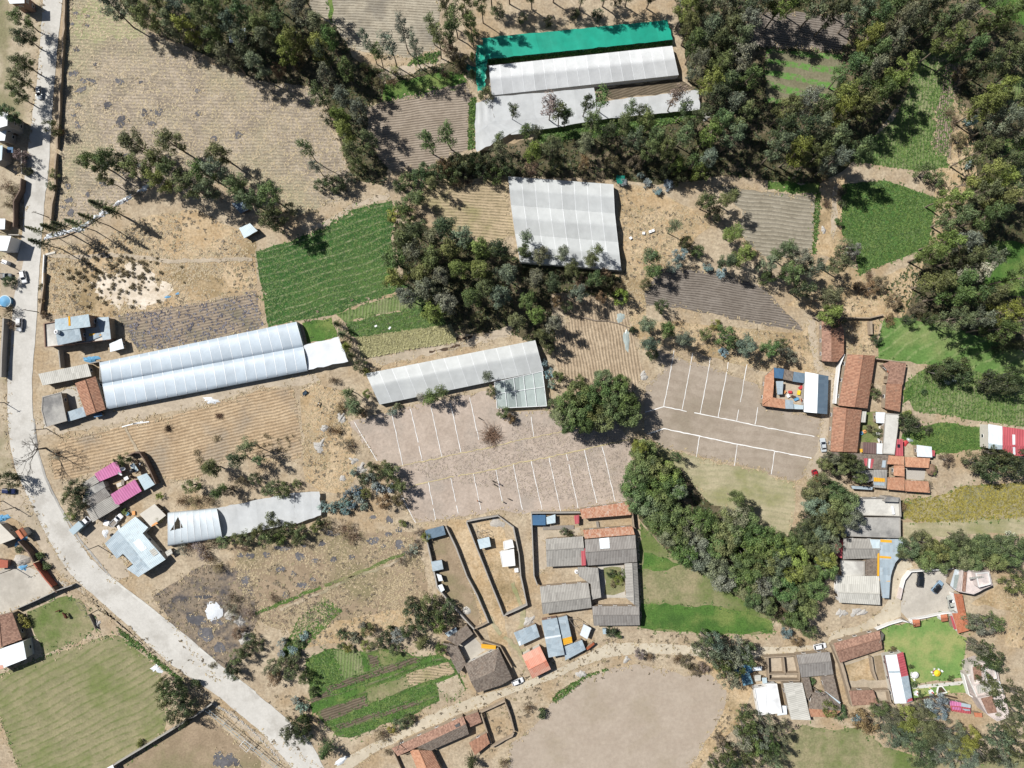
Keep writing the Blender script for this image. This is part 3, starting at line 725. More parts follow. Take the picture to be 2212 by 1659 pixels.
# ------------------------------------------------------------------ greenhouses and nets
def greenhouse(label, pts, spans, hE, hR, nrib, mat, prof='gable', frac=.45, name='greenhouse', ribw=.16, sag=.10, end='p_grey', group=None, lean=0, hole=None):
    """spans: list of (A, B, C, D) on the plan at the eaves; AB is the long upper edge"""
    t = None
    for (A, B, C, D) in spans:
        nu, nv = (nrib * 10, 56) if hole else (nrib * 4, 14)
        if t is None: c = W(lerp(A, C, .5)); t = empty(name, c); tag(t, label, 'greenhouse', group); off = Vector((c.x, c.y, 0))
        def pt(u, v, dz=0.0):
            if prof == 'gable': k = v / frac if v < frac else (1 - v) / (1 - frac); hz = hE + (hR - hE) * k
            else: hz = hE + (hR - hE) * math.sqrt(max(0, 1 - ((v - .5) / .5) ** 2)) ** .9
            a = lerp(A, B, u); b = lerp(D, C, u); p = lerp(a, b, v); return W(p, hz + dz) - off
        vs = []; fs = []; uvs = []; jit = [R.uniform(.4, 1.3) for _ in range(nrib + 1)]
        for i in range(nu + 1):
            u = i / nu; f = (u * nrib) % 1.0; dz = -sag * jit[min(nrib, int(u * nrib))] * math.sin(math.pi * f) if i not in (0, nu) else 0
            for j in range(nv + 1): vs.append(pt(u, j / nv, dz * math.sin(math.pi * min(1, j / nv + .08))))
        for i in range(nu):
            for j in range(nv):
                if hole and inside(((i + .5) / nu, (j + .5) / nv), hole): continue
                fs.append((i * (nv + 1) + j, i * (nv + 1) + j + 1, (i + 1) * (nv + 1) + j + 1, (i + 1) * (nv + 1) + j))
        for f in fs:
            for q in f: i, j = divmod(q, nv + 1); uvs.append((min(i / nu * nrib, nrib - .001) + (.0005 if q in (f[0], f[1]) else -.0005), j / nv))
        mesh('cover', vs, fs, mat, t, uvs, smooth=True)
        for u in (0, 1):
            ring = [pt(u, j / nv, -.02) for j in range(nv + 1)]; v2 = ring + [Vector((ring[-1].x, ring[-1].y, 0)), Vector((ring[0].x, ring[0].y, 0))]
            mesh('end_wall', v2, [tuple(range(len(v2)))], end, t)
        for v in (0, 1):
            a, b = pt(0, v, -.03), pt(1, v, -.03); mesh('side_wall', [a, b, Vector((b.x, b.y, 0)), Vector((a.x, a.y, 0))], [(0, 1, 2, 3)], end, t)
        for k in range(nrib + 1):
            u = k / nrib; b_ = MB(); e = ribw / 2 / max((W(B) - W(A)).length, 1)
            for j in range(nv):
                q = [pt(min(1, max(0, u - e)), j / nv, .05), pt(min(1, max(0, u + e)), j / nv, .05), pt(min(1, max(0, u + e)), (j + 1) / nv, .05), pt(min(1, max(0, u - e)), (j + 1) / nv, .05)]
                b_.prism(q, .04)
            b_.build('hoop', 'm_hoop', t)
    return t

def net(label, quads, mat, h=2.3, wave=.12, name='shade_net', nu=14, nv=8, post=True, group=None, cat='shade net'):
    t = None
    for q in quads:
        A, B, C, D = q
        hh = [p[2] if len(p) > 2 else h for p in q]
        if t is None: c = W(lerp(A, C, .5)); t = empty(name, c); tag(t, label, cat, group); off = Vector((c.x, c.y, 0))
        vs = []; fs = []; uvs = []
        for i in range(nu + 1):
            u = i / nu
            for j in range(nv + 1):
                v = j / nv; p = lerp(lerp(A, B, u), lerp(D, C, u), v); z = (hh[0] * (1 - u) + hh[1] * u) * (1 - v) + (hh[3] * (1 - u) + hh[2] * u) * v
                e = R.uniform(-1, 1) * .25 if i in (0, nu) or j in (0, nv) else 0
                z += -wave * (.5 + .5 * math.sin(u * nu * .5 * math.pi)) * math.sin(math.pi * v) + R.uniform(-.3, .3) * wave
                w = W(p, z) - off; w.x += e; w.y += e * R.uniform(-1, 1); vs.append(w)
        for i in range(nu):
            for j in range(nv): fs.append((i * (nv + 1) + j, i * (nv + 1) + j + 1, (i + 1) * (nv + 1) + j + 1, (i + 1) * (nv + 1) + j))
        for f in fs:
            for k in f: i, j = divmod(k, nv + 1); uvs.append((i * .5, j * .5))
        mesh('cloth', vs, fs, mat, t, uvs, smooth=True)
        if post:
            for i in range(0, nu + 1, 3):
                for j in (0, nv):
                    p = vs[i * (nv + 1) + j]; MB().tube([(p.x, p.y, 0), (p.x, p.y, p.z - .02)], .05, 5).build('post', 'm_wood', t)
    return t
# ------------------------------------------------------------------ vehicles
def wheel(parent, x, y, r, w):
    def disc(name, rr, ww, mat, par):
        b = MB(); n = 14; vs = []
        for s in (-1, 1):
            for q, e in ((rr * .86, ww / 2), (rr, ww / 2 * .7)) if s < 0 else ((rr, ww / 2 * .7), (rr * .86, ww / 2)):
                vs += [(x + q * math.cos(6.2832 * k / n), y + s * e, r + q * math.sin(6.2832 * k / n)) for k in range(n)]
        fs = [tuple(range(n)), tuple(3 * n + k for k in range(n))[::-1]]
        for i in range(3):
            for k in range(n): k2 = (k + 1) % n; fs.append((i * n + k, (i + 1) * n + k, (i + 1) * n + k2, i * n + k2))
        b.add(vs, fs); return b.build(name, mat, par)
    o = disc('wheel', r, w, 'm_tyre', parent); disc('rim', r * .62, w + .03, 'm_rim', o)

def loft(st, name, mat, parent):
    """stations (x, half width at sill, half width at belt, sill z, belt z, top half width, top z)"""
    vs = []; fs = []
    for (x, ws, wb, zs, zb, wt, zt) in st: vs += [(x, ws, zs), (x, wb, zb), (x, wt, zt), (x, -wt, zt), (x, -wb, zb), (x, -ws, zs)]
    n = 6
    for i in range(len(st) - 1):
        for k in range(n): k2 = (k + 1) % n; fs.append((i * n + k, i * n + k2, (i + 1) * n + k2, (i + 1) * n + k))
    fs += [tuple(range(n))[::-1], tuple((len(st) - 1) * n + k for k in range(n))]
    return mesh(name, vs, fs, mat, parent, smooth=False)

def car(label, at, d, L=4.2, Wd=1.75, kind='hatch', paint='white', cabs=None, group='cars and trucks', roofmat=None):
    p = P(at)[0]; g = W(p, .8); a = math.atan2(-d[1], d[0])
    nm = {'hatch': 'hatchback_car', 'sedan': 'sedan_car', 'suv': 'suv_car', 'pickup': 'pickup_truck', 'truck': 'box_truck'}[kind]
    t = empty(nm, (g.x, g.y, .09), a); tag(t, label, 'truck' if kind in ('pickup', 'truck') else 'car', group)
    h, w = L / 2, Wd / 2; M = 'car_' + paint; wr = .31 if kind in ('hatch', 'sedan') else .38; zs = .28 if wr < .35 else .42
    zb = zs + .52; zt = zb + .12; RH = {'hatch': 1.48, 'sedan': 1.42, 'suv': 1.72, 'pickup': 1.75, 'truck': 2.1}[kind]
    if kind == 'truck':
        loft([(-h, w * .5, w * .5, .6, .75, w * .45, .8), (h - .2, w * .5, w * .5, .6, .75, w * .45, .8)], 'chassis', 'm_black', t)
        b = MB().box((-L * .16, 0, 1.9), (L * .66, Wd, 2.3)); b.build('cargo_box', 'car_boxblue', t)
        MB().box((-L * .16, 0, 3.08), (L * .66 + .1, Wd + .1, .06)).build('box_rim', 'm_steel', t)
        loft([(h - L * .30, w * .9, w * .92, .5, 1.3, w * .85, 1.35), (h - .25, w * .9, w * .92, .5, 1.2, w * .85, 1.25), (h, w * .84, w * .86, .5, .95, w * .8, 1.0)], 'body', 'car_white', t)
        x0, x1, x2, x3 = h - L * .30, h - L * .28, h - L * .12, h - .3; M = 'car_white'; zt = 1.3
    else:
        nose = .16
        loft([(-h, w * .8, w * .86, zs + .08, zb - .06, w * .74, zb), (-h + .25, w * .94, w, zs, zb, w * .9, zt), (0, w * .97, w, zs, zb, w * .9, zt), (h * .45, w * .96, w, zs, zb, w * .88, zt - .02),
              (h - .3, w * .92, w * .95, zs, zb - .08, w * .8, zb - .02), (h - nose * .3, w * .8, w * .84, zs + .05, zb - .22, w * .7, zb - .16), (h, w * .66, w * .72, zs + .1, zb - .28, w * .6, zb - .24)], 'body', M, t)
        if kind == 'hatch': x0, x1, x2, x3 = -h + .12, -h + .55, h * .12, h * .5
        elif kind == 'sedan': x0, x1, x2, x3 = -h * .66, -h * .38, h * .08, h * .45
        elif kind == 'suv': x0, x1, x2, x3 = -h + .1, -h + .4, h * .12, h * .46
        else: x0, x1, x2, x3 = -h * .05, h * .02, h * .3, h * .52
        if kind == 'pickup':
            MB().box((-h * .52, 0, zt + .02), (h * .84, Wd * .78, .04)).build('cargo_bed', 'm_greywood', t)
            b = MB()
            for s in (-1, 1): b.box((-h * .52, s * w * .86, zt + .16), (h * .9, .08, .3))
            b.box((-h * .97, 0, zt + .16), (.08, Wd * .8, .3)); b.build('bed_side', M, t)
    # glass house and roof
    wl, wu = w * .88, w * .70; z0 = zt - .03
    vs = [(x0, -wl, z0), (x0, wl, z0), (x3, wl, z0), (x3, -wl, z0), (x1, -wu, RH - .06), (x1, wu, RH - .06), (x2, wu, RH - .06), (x2, -wu, RH - .06)]
    mesh('side_windows', vs, [(0, 4, 7, 3), (1, 2, 6, 5)], 'm_darkglass', t)
    mesh('windshield', vs, [(3, 7, 6, 2)], 'm_darkglass', t); mesh('rear_window', vs, [(0, 1, 5, 4)], 'm_darkglass', t)
    b = MB()
    for (i, j) in ((0, 4), (1, 5), (2, 6), (3, 7)): b.tube([vs[i], vs[j]], .045, 5)
    xm = (x1 + x2) / 2; xl = (x0 + x3) / 2
    for s in (-1, 1): b.tube([(xl, s * wl, z0), (xm, s * wu, RH - .06)], .045, 5)
    b.build('pillar_frame', M, t)
    MB().add([(x1 - .05, -wu - .03, RH - .06), (x1 - .05, wu + .03, RH - .06), (x2 + .05, wu + .03, RH - .06), (x2 + .05, -wu - .03, RH - .06), (x1 + .1, -wu + .12, RH), (x1 + .1, wu - .12, RH), (x2 - .1, wu - .12, RH), (x2 - .1, -wu + .12, RH)],
             [(0, 3, 2, 1), (4, 5, 6, 7), (0, 1, 5, 4), (1, 2, 6, 5), (2, 3, 7, 6), (3, 0, 4, 7)]).build('roof', roofmat or M, t)
    for s in (-1, 1):
        MB().box((h - .2, s * w * .68, zb - .22), (.22, .3, .14)).build('headlight', 'm_lamp', t)
        MB().box((-h + .05, s * w * .72, zb - .14), (.14, .24, .16)).build('taillight', 'm_red', t)
        MB().box((x3 - .25, s * (w + .06), zt + .05), (.14, .18, .12)).build('mirror', M, t)
        for x in (h * .62, -h * .62): wheel(t, x, s * (w - .1), wr, .2)
    return t

# ------------------------------------------------------------------ people and animals
def skinned(name, pts, edges, mat, parent=None, sub=2, root=0):
    me = bpy.data.meshes.new(name); me.from_pydata([p[:3] for p in pts], edges, []); me.materials.append(MT[mat])
    o = bpy.data.objects.new(name, me); COL.objects.link(o)
    m = o.modifiers.new('skin', 'SKIN'); m.use_smooth_shade = True
    lay = me.skin_vertices[0] if me.skin_vertices else None
    if lay is None:
        bpy.context.view_layer.objects.active = o; lay = me.skin_vertices.new().data if hasattr(me.skin_vertices, 'new') else None
    for i, p in enumerate(pts):
        lay.data[i].radius = (p[3], p[4] if len(p) > 4 else p[3]); lay.data[i].use_root = (i == root)
    s = o.modifiers.new('sub', 'SUBSURF'); s.levels = s.render_levels = sub
    if parent: o.parent = parent
    return o

def person(label, at, rz, shirt, legs='cloth_dark', hat=None, bent=0.0):
    g = W(P(at)[0], 1.0); t = empty('person', (g.x, g.y, .05), rz); tag(t, label, 'person', 'people on the marked plot')
    b = bent
    J = [(0, 0, .95, .13, .10), (.10 * b, 0, 1.15, .13, .10), (.30 * b, 0, 1.40 - .08 * b, .15, .10), (.38 * b, 0, 1.52 - .1 * b, .055), (.45 * b, 0, 1.60 - .12 * b, .085, .075), (.50 * b, 0, 1.72 - .14 * b, .075, .07)]
    E = [(0, 1), (1, 2), (2, 3), (3, 4), (4, 5)]
    for s in (-1, 1):
        n = len(J); J += [(.02, s * .10, .88, .09), (.06 * s, s * .11, .48, .062), (.02 * s - .02, s * .11, .09, .042), (.02 * s + .14, s * .12, .04, .032)]; E += [(0, n), (n, n + 1), (n + 1, n + 2), (n + 2, n + 3)]
        n = len(J); x = .30 * b; z = 1.40 - .08 * b
        J += [(x, s * .20, z, .055), (x + .06 + .1 * b, s * .27, z - .28, .042), (x + .2 + .1 * b, s * .26, z - .50, .032), (x + .25 + .1 * b, s * .26, z - .57, .036, .02)]; E += [(2, n), (n, n + 1), (n + 1, n + 2), (n + 2, n + 3)]
        k = n + 3; hx, hy, hz = J[k][:3]
        for f in range(4):
            q = len(J); l = (.065, .078, .074, .058)[f]; yy = hy + (f - 1.5) * .02
            J += [(hx + .03, yy, hz - .04, .009), (hx + .055, yy, hz - .04 - l, .007)]; E += [(k, q), (q, q + 1)]
        q = len(J); J += [(hx + .03, hy - s * .045, hz - .01, .01), (hx + .05, hy - s * .06, hz - .05, .008)]; E += [(k, q), (q, q + 1)]
    skinned('body', J, E, 'm_skin', t, 1)
    x = .30 * b; z = 1.40 - .08 * b
    T = [(0, 0, .92, .15, .12), (.10 * b, 0, 1.15, .15, .12), (x, 0, z, .17, .12), (x + .02, 0, z + .07, .09)]; TE = [(0, 1), (1, 2), (2, 3)]
    for s in (-1, 1):
        n = len(T); T += [(x, s * .20, z, .07), (x + .06 + .1 * b, s * .27, z - .28, .056), (x + .15 + .1 * b, s * .265, z - .43, .048)]; TE += [(2, n), (n, n + 1), (n + 1, n + 2)]
    skinned('shirt', T, TE, shirt, t, 1)
    L = [(0, 0, .93, .145, .115)]; LE = []
    for s in (-1, 1): n = len(L); L += [(.02, s * .10, .82, .105), (.06 * s, s * .11, .48, .078), (.02 * s - .02, s * .11, .12, .06)]; LE += [(0, n), (n, n + 1), (n + 1, n + 2)]
    skinned('trousers', L, LE, legs, t, 1)
    hx, hz = .47 * b, 1.66 - .13 * b
    if hat: MB().lathe((hx, 0, hz), [(.24, .03), (.24, .05), (.12, .06), (.11, .15), (.06, .18)], 16).build('hat', hat, t)
    else: MB().lathe((hx - .015, 0, hz), [(.09, -.06), (.105, .02), (.09, .09), (.05, .125)], 14).build('hair', 'm_hairdark', t)
    f = MB().box((hx + .095, 0, hz - .01), (.03, .025, .045)); f.build('nose', 'm_skin', t)
    return t

def animal(label, at, d, kind='dog', L=1.0, hide='m_hide_black', patch=None, name=None, group=None):
    p = P(at)[0]; k = L; g = W(p, .5); t = empty(name or kind, (g.x, g.y, .03), math.atan2(-d[1], d[0])); tag(t, label, name or kind, group)
    hs = {'dog': .58, 'calf': .72, 'cow': .78}[kind] * L; r = {'dog': .13, 'calf': .17, 'cow': .2}[kind] * L
    J = [(-.42 * k, 0, hs * .93, r * .85, r), (-.1 * k, 0, hs * .9, r * .9, r * 1.05), (.28 * k, 0, hs * .9, r, r * 1.15), (.45 * k, 0, hs * 1.02, r * .6), (.62 * k, 0, hs * 1.08, r * .52), (.80 * k, 0, hs * .98, r * .3)]
    E = [(0, 1), (1, 2), (2, 3), (3, 4), (4, 5)]
    n = len(J); J += [(-.52 * k, 0, hs * .95, r * .18), (-.62 * k, 0, hs * .7, r * .12), (-.64 * k, 0, hs * .5, r * .08)]; E += [(0, n), (n, n + 1), (n + 1, n + 2)]
    for s in (-1, 1):
        n = len(J); J += [(.26 * k, s * r * .75, hs * .62, r * .42), (.28 * k, s * r * .75, hs * .32, r * .25), (.26 * k, s * r * .75, .04, r * .2)]; E += [(2, n), (n, n + 1), (n + 1, n + 2)]
        n = len(J); J += [(-.34 * k, s * r * .75, hs * .6, r * .5), (-.47 * k, s * r * .75, hs * .34, r * .24), (-.42 * k, s * r * .75, .04, r * .2)]; E += [(0, n), (n, n + 1), (n + 1, n + 2)]
        n = len(J); J += [(.58 * k, s * r * .6, hs * 1.24, r * .16)]; E += [(4, n)]
    skinned('body', J, E, hide, t, 1, 1)
    if patch:
        skinned('head_patch' if patch == 'h' else 'back_patch', [(.60 * k, 0, hs * 1.1, r * .56), (.72 * k, 0, hs * 1.06, r * .42)] if patch == 'h' else [(-.34 * k, r * .2, hs * .99, r * .8, r), (.05 * k, r * .25, hs * .96, r * .85, r)], [(0, 1)], 'm_hide_white', t, 1)
    return t

# ------------------------------------------------------------------ small things
def pole(label, base, arm=0.0, h=7.6, lamp=False, lean=(0, 0)):
    g = W(P(base)[0]); t = empty('utility_pole', (g.x, g.y, 0), arm); tag(t, label, 'pole', 'utility poles')
    MB().tube([(0, 0, 0), (lean[0] * .5, lean[1] * .5, h * .5), (lean[0], lean[1], h)], [.15, .12, .09], 8).build('pole', 'm_pole', t)
    MB().box((lean[0], lean[1], h - .5), (1.5, .10, .12)).build('crossarm', 'm_wood', t)
    for x in (-.6, 0, .6): MB().lathe((lean[0] + x, lean[1], h - .44), [(.04, 0), (.06, .05), (.04, .1), (.06, .14), (.03, .18)], 8).build('insulator', 'm_white', t)
    return t

def lump(name, mat, label, at, rx, ry, hh, seed=1, cat=None, rough_=.35, group=None, rot=0, n=16, rings=5):
    """an irregular heap: earth, stones, straw or crumpled sheet"""
    c = W(P(at)[0] if isinstance(at, str) else at); r = random.Random(seed); vs = []; fs = []
    ph = [r.uniform(0, 6.3) for _ in range(4)]
    for i in range(rings):
        q = 1 - i / rings; z = hh * (1 - q ** 1.8)
        for k in range(n):
            a = 2 * math.pi * k / n; w = 1 + rough_ * (.4 * math.sin(2 * a + ph[0]) + .35 * math.sin(3 * a + ph[1]) + .3 * math.sin(7 * a + ph[2])) + r.uniform(-.5, .5) * rough_ * .5
            x, y = rx * q * w * math.cos(a), ry * q * w * math.sin(a)
            vs.append((x * math.cos(rot) - y * math.sin(rot), x * math.sin(rot) + y * math.cos(rot), max(0, z + (r.uniform(-.5, .5) * rough_ * hh * .5 if i else 0))))
    for i in range(rings - 1):
        for k in range(n): k2 = (k + 1) % n; fs.append((i * n + k, i * n + k2, (i + 1) * n + k2, (i + 1) * n + k))
    fs.append(tuple((rings - 1) * n + k for k in range(n)))
    o = mesh(name, vs, fs, mat); o.location = (c.x, c.y, .02); return tag(o, label, cat or name.replace('_', ' '), group)

def stalks(name, mat, label, at, r_, hh, n, seed, cat, group=None, lie=.6):
    """bundle of separate stems fanned from its middle"""
    c = W(P(at)[0]); r = random.Random(seed); b = MB()
    for _ in range(n):
        a = r.uniform(0, 6.283); q = r_ * r.uniform(.3, 1); x, y = r.gauss(0, r_ * .25), r.gauss(0, r_ * .25)
        b.tube([(x, y, .05), (x + math.cos(a) * q * .6, y + math.sin(a) * q * .6, hh * r.uniform(.3, 1)), (x + math.cos(a) * q, y + math.sin(a) * q, hh * r.uniform(.1, lie))], [.05, .04, .02], 4)
    o = b.build(name, mat); o.location = (c.x, c.y, 0); return tag(o, label, cat, group)

def tank(label, at, base, r_, hh, mat, name='water_tank', group=None):
    c = W(P(at)[0], base + hh); t = empty(name, (c.x, c.y, base)); tag(t, label, 'water tank', group)
    MB().lathe((0, 0, 0), [(r_ * .95, 0), (r_, hh * .1), (r_, hh * .75), (r_ * .8, hh * .93), (r_ * .35, hh)], 20).build('barrel', mat, t)
    MB().lathe((0, 0, hh), [(r_ * .34, -.02), (r_ * .34, .08), (r_ * .1, .12)], 14).build('lid', 'm_black', t)
    if base > 1:
        for sx in (-1, 1):
            for sy in (-1, 1): MB().tube([(sx * r_ * .7, sy * r_ * .7, -base), (sx * r_ * .6, sy * r_ * .6, 0)], .06, 6).build('leg', 'm_pole', t)
    return t

def dish(label, at, base, r_, az):
    c = W(P(at)[0], base + .6); t = empty('satellite_dish', (c.x, c.y, base), az); tag(t, label, 'dish', 'satellite dishes on the pink-roofed house')
    MB().tube([(0, 0, 0), (0, 0, .6)], .04, 6).build('mast', 'm_pole', t)
    o = MB().lathe((0, 0, 0), [(.05, 0), (r_ * .4, .04), (r_ * .75, .14), (r_, .28), (r_ * .98, .30), (r_ * .7, .17), (.05, .04)], 20).build('reflector', 'm_white', t); o.location = (0, 0, .7); o.rotation_euler = (math.radians(48), 0, 0)
    MB().tube([(0, -.1, .7), (0, -r_ * .7, 1.3)], .02, 5).build('feed_arm', 'm_pole', t)

def parasol(label, at, r_, mat, h=2.4):
    c = W(P(at)[0], h); t = empty('parasol', (c.x, c.y, .05)); tag(t, label, 'parasol')
    MB().tube([(0, 0, 0), (0, 0, h)], .03, 6).build('pole', 'm_white', t)
    b = MB(); n = 10; vs = [(0, 0, h + .1)] + [(r_ * math.cos(6.2832 * k / n), r_ * math.sin(6.2832 * k / n), h - .4) for k in range(n)]
    b.add(vs, [(0, k + 1, (k + 1) % n + 1) for k in range(n)]); b.build('canopy', mat, t)
    MB().lathe((0, 0, 0), [(.3, 0), (.3, .08), (.06, .12)], 12).build('base', 'm_block', t)

def chair(label, at, rz, mat, group):
    c = W(P(at)[0], .5); t = empty('garden_chair', (c.x, c.y, .05), rz); tag(t, label, 'chair', group)
    MB().box((0, 0, .43), (.46, .46, .05)).build('seat', mat, t); MB().box((-.24, 0, .70), (.05, .46, .5)).build('backrest', mat, t)
    for x in (-.2, .2):
        for y in (-.2, .2): MB().box((x, y, .21), (.05, .05, .42)).build('leg', mat, t)
    for y in (-.25, .25): MB().box((0, y, .62), (.44, .05, .04)).build('armrest', mat, t)

def table(label, at, rz, mat, sx=.9, sy=.9, group=None, top=None):
    c = W(P(at)[0], .74); t = empty('garden_table', (c.x, c.y, .05), rz); tag(t, label, 'table', group)
    MB().box((0, 0, .73), (sx, sy, .04)).build('table_top', top or mat, t)
    for x in (-1, 1):
        for y in (-1, 1): MB().box((x * sx * .42, y * sy * .42, .355), (.06, .06, .71)).build('leg', mat, t)

def box_thing(name, label, at, d, z, rz, mat, lid=None, cat=None, group=None):
    """crate or bucket with a rim, closed or open"""
    c = W(P(at)[0], z + d[2]); t = empty(name, (c.x, c.y, z), rz); tag(t, label, cat or name.replace('_', ' '), group)
    MB().box((0, 0, d[2] / 2), d).build('body', mat, t); MB().box((0, 0, d[2] + .02), (d[0] * 1.06, d[1] * 1.06, .05)).build('lid', lid or mat, t)
    return t

def frame_path(label, pts, h, mat, rad, name, cat, rungs=0, legs=True):
    """welded tube frame along a path of pairs"""
    prs = [(W(a, h), W(b, h)) for a, b in pts]; c = prs[0][0].copy(); c.z = 0; t = empty(name, c); tag(t, label, cat)
    for s in (0, 1): MB().tube([p[s] - c for p in prs], rad, 6).build('rail', mat, t)
    for i, (a, b) in enumerate(prs):
        MB().tube([a - c, b - c], rad * .8, 6).build('crossbar', mat, t)
        if legs:
            for q in (a, b): MB().tube([Vector((q.x - c.x, q.y - c.y, 0)), q - c], rad, 6).build('leg', mat, t)
    return t
# ================================================================== THE GROUND
G_ = 9000
tag(mesh('ground', [(-G_, -G_, 0), (G_, -G_, 0), (G_, G_, 0), (-G_, G_, 0)], [(0, 1, 2, 3)], 'm_ground'), 'dry tan earth and grass under everything', 'ground', None, 'structure')
# wood floors, golden grass
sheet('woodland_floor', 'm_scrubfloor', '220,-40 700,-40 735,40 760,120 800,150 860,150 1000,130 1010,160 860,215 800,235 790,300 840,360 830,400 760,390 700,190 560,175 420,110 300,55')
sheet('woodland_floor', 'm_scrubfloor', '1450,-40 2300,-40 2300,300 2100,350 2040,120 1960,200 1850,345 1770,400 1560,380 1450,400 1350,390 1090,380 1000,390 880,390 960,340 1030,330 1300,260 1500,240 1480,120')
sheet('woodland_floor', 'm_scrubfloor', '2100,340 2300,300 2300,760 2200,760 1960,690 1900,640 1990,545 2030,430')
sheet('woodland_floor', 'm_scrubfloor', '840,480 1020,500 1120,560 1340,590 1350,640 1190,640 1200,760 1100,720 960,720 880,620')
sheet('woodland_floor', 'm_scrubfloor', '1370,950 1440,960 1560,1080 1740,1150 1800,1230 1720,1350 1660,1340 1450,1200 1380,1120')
sheet('golden_grass', 'm_gold', '1340,400 1400,400 1540,480 1400,620 1390,760 1340,650 1330,600')
sheet('golden_grass', 'm_gold', '1385,690 1730,720 1760,700 1770,790 1740,810 1640,800 1440,745 1400,760')
sheet('golden_grass', 'm_gold', '1790,560 1900,600 2000,560 1950,690 1900,700 1880,780 1820,760 1815,690 1700,660')
sheet('golden_grass', 'm_gold', '1765,400 1830,370 1840,520 1800,560 1760,545')
sheet('golden_grass', 'm_gold', '2030,210 2100,240 2110,380 2060,520 2000,560 2020,430 2030,330 2020,290')
sheet('golden_grass', 'm_gold', '10:390,480 800,440 1300,200 1700,150 2212,420 2212,830 1500,990 1000,1080 380,1060 390,700')
sheet('golden_grass', 'm_gold', '21:400,620 420,500 380,60 500,0 760,60 800,330 860,560 870,800 760,950 560,920 430,840')
sheet('golden_grass', 'm_gold', '965,1125 1015,1120 1040,1200 1090,1340 1105,1440 1065,1400 1030,1310 985,1190')
sheet('golden_grass', 'm_gold', '600,1310 760,1290 900,1240 930,1290 880,1350 720,1390 640,1400')
sheet('golden_grass', 'm_gold', '1500,1420 1640,1450 1600,1560 1500,1670 1470,1670 1560,1540 1575,1500')
sheet('dry_slope', 'm_brownfield', '500,1180 640,1150 900,1150 930,1300 740,1340 600,1360 540,1330')
sheet('burnt_slope', 'm_burnt', '330,1290 440,1220 540,1230 560,1330 520,1430 470,1470 400,1390')
sheet('green_margin', 'm_greenedge', '640,1340 700,1290 740,1320 660,1400 600,1430')
# fields
sheet('stubble_field', 'm_stubble', '146,-30 222,-30 300,55 400,110 480,150 560,175 690,190 720,290 745,345 768,395 740,430 700,445 640,468 600,440 540,400 470,395 330,400 235,450 120,505 118,480 128,330 140,130', 'dry stubble field with pale furrows and dark ash spots')
sheet('green_flush', 'm_flush', '00:620,60 900,30 1200,200 1250,330 900,350 640,300', amp=1.5)
sheet('row_field', 'm_dotrow', '01:440,-120 1570,-120 1600,330 1560,420 1300,500 900,440 800,420 690,230 470,120')
sheet('green_strip', 'm_lush', '01:605,-100 650,-100 668,210 640,190')
sheet('dirt_lane', 'm_dirt', '01:1000,700 1150,580 1500,540 1640,500 1650,545 1300,640 1120,720', amp=.6)
sheet('green_plot', 'm_lush', '01:1090,880 1110,730 1440,660 1600,610 1790,640 1830,720 1690,750 1400,825 1250,855', 'small bright green plot beside the ploughed field')
sheet('ploughed_field', 'm_plough', '01:950,930 1250,850 1810,715 1865,860 1835,1290 1420,1470 1180,1490 1050,1360 970,1100', 'ploughed brown field with fine furrows left of the white netting')
sheet('grass_strip', 'm_greenedge', '01:1850,860 1900,840 1890,1280 1830,1300 1840,1000')
sheet('bed_strip', 'm_lushrow', '1106,126 1452,88 1452,98 1056,140 1056,130', amp=.2)
sheet('bed_strip', 'm_brownbed', '02:720,770 1450,680 1580,770 860,860')
sheet('green_strip', 'm_lush', '02:200,1110 760,1040 1580,955 1600,1010 1000,1160 230,1230')
sheet('row_field', 'm_tanrow', '933,388 1092,382 1102,465 1114,508 1010,532 960,482 905,430')
sheet('green_crop_field', 'm_green', '11:0,510 300,430 600,290 830,150 1170,75 1205,230 1165,400 1195,700 1335,815 950,945 650,1065 360,1112 110,1165 60,900 20,650', 'rich green crop field with thin pale rows')
sheet('dirt_path', 'm_dirt', '11:400,345 600,240 850,90 1150,20 1170,60 830,140 620,290 430,360', amp=.5)
sheet('mixed_crop_plot', 'm_palegreen', '11:690,1055 1340,850 1490,975 1000,1070 770,1135')
sheet('vegetable_plot', 'm_lushrow', '11:770,1130 1490,975 1560,1000 1640,1130 1690,1150 880,1265 820,1240', 'vegetable plot of dark green rows')
sheet('maize_strip', 'm_palegreen', '11:880,1265 1690,1150 1725,1290 1300,1360 920,1430', 'strip of ripening maize')
sheet('green_plot', 'm_lush', '11:395,1130 650,1085 700,1255 560,1290 440,1305')
sheet('farm_track', 'm_dirt', '11:1000,1430 1720,1300 2212,1160 12:0,1200 12:0,1240 11:2212,1240 11:1700,1370 11:1050,1500', amp=.5)
sheet('wheel_rut', 'm_mud', '11:1600,1285 1860,1235 1870,1260 1600,1315', amp=.5, step=1); sheet('wheel_rut', 'm_mud', '11:1500,1370 1760,1320 1770,1340 1500,1390', amp=.4, step=1)
sheet('cabbage_field', 'm_cabbage', '10:1020,1065 1500,990 1900,930 2212,850 11:60,1150 10:2212,1200 1450,1350 1200,1370 1090,1240')
sheet('white_earth', 'm_white_earth', '10:780,770 930,700 1080,690 1100,620 1220,615 1290,700 1340,790 1420,765 1500,850 1440,930 1300,960 1180,990 1000,990 900,920', 'patch of bare whitish earth among dark tufts', amp=1.6, step=1.0)
sheet('maize_stubble', 'm_maize', '20:560,470 1080,375 1110,350 1700,225 2212,60 21:330,40 370,330 400,560 385,640 0,640 20:2000,640 1700,820 1420,825 1260,640 1180,585 720,800 470,830 440,620', 'cut maize field with straw-coloured rows')
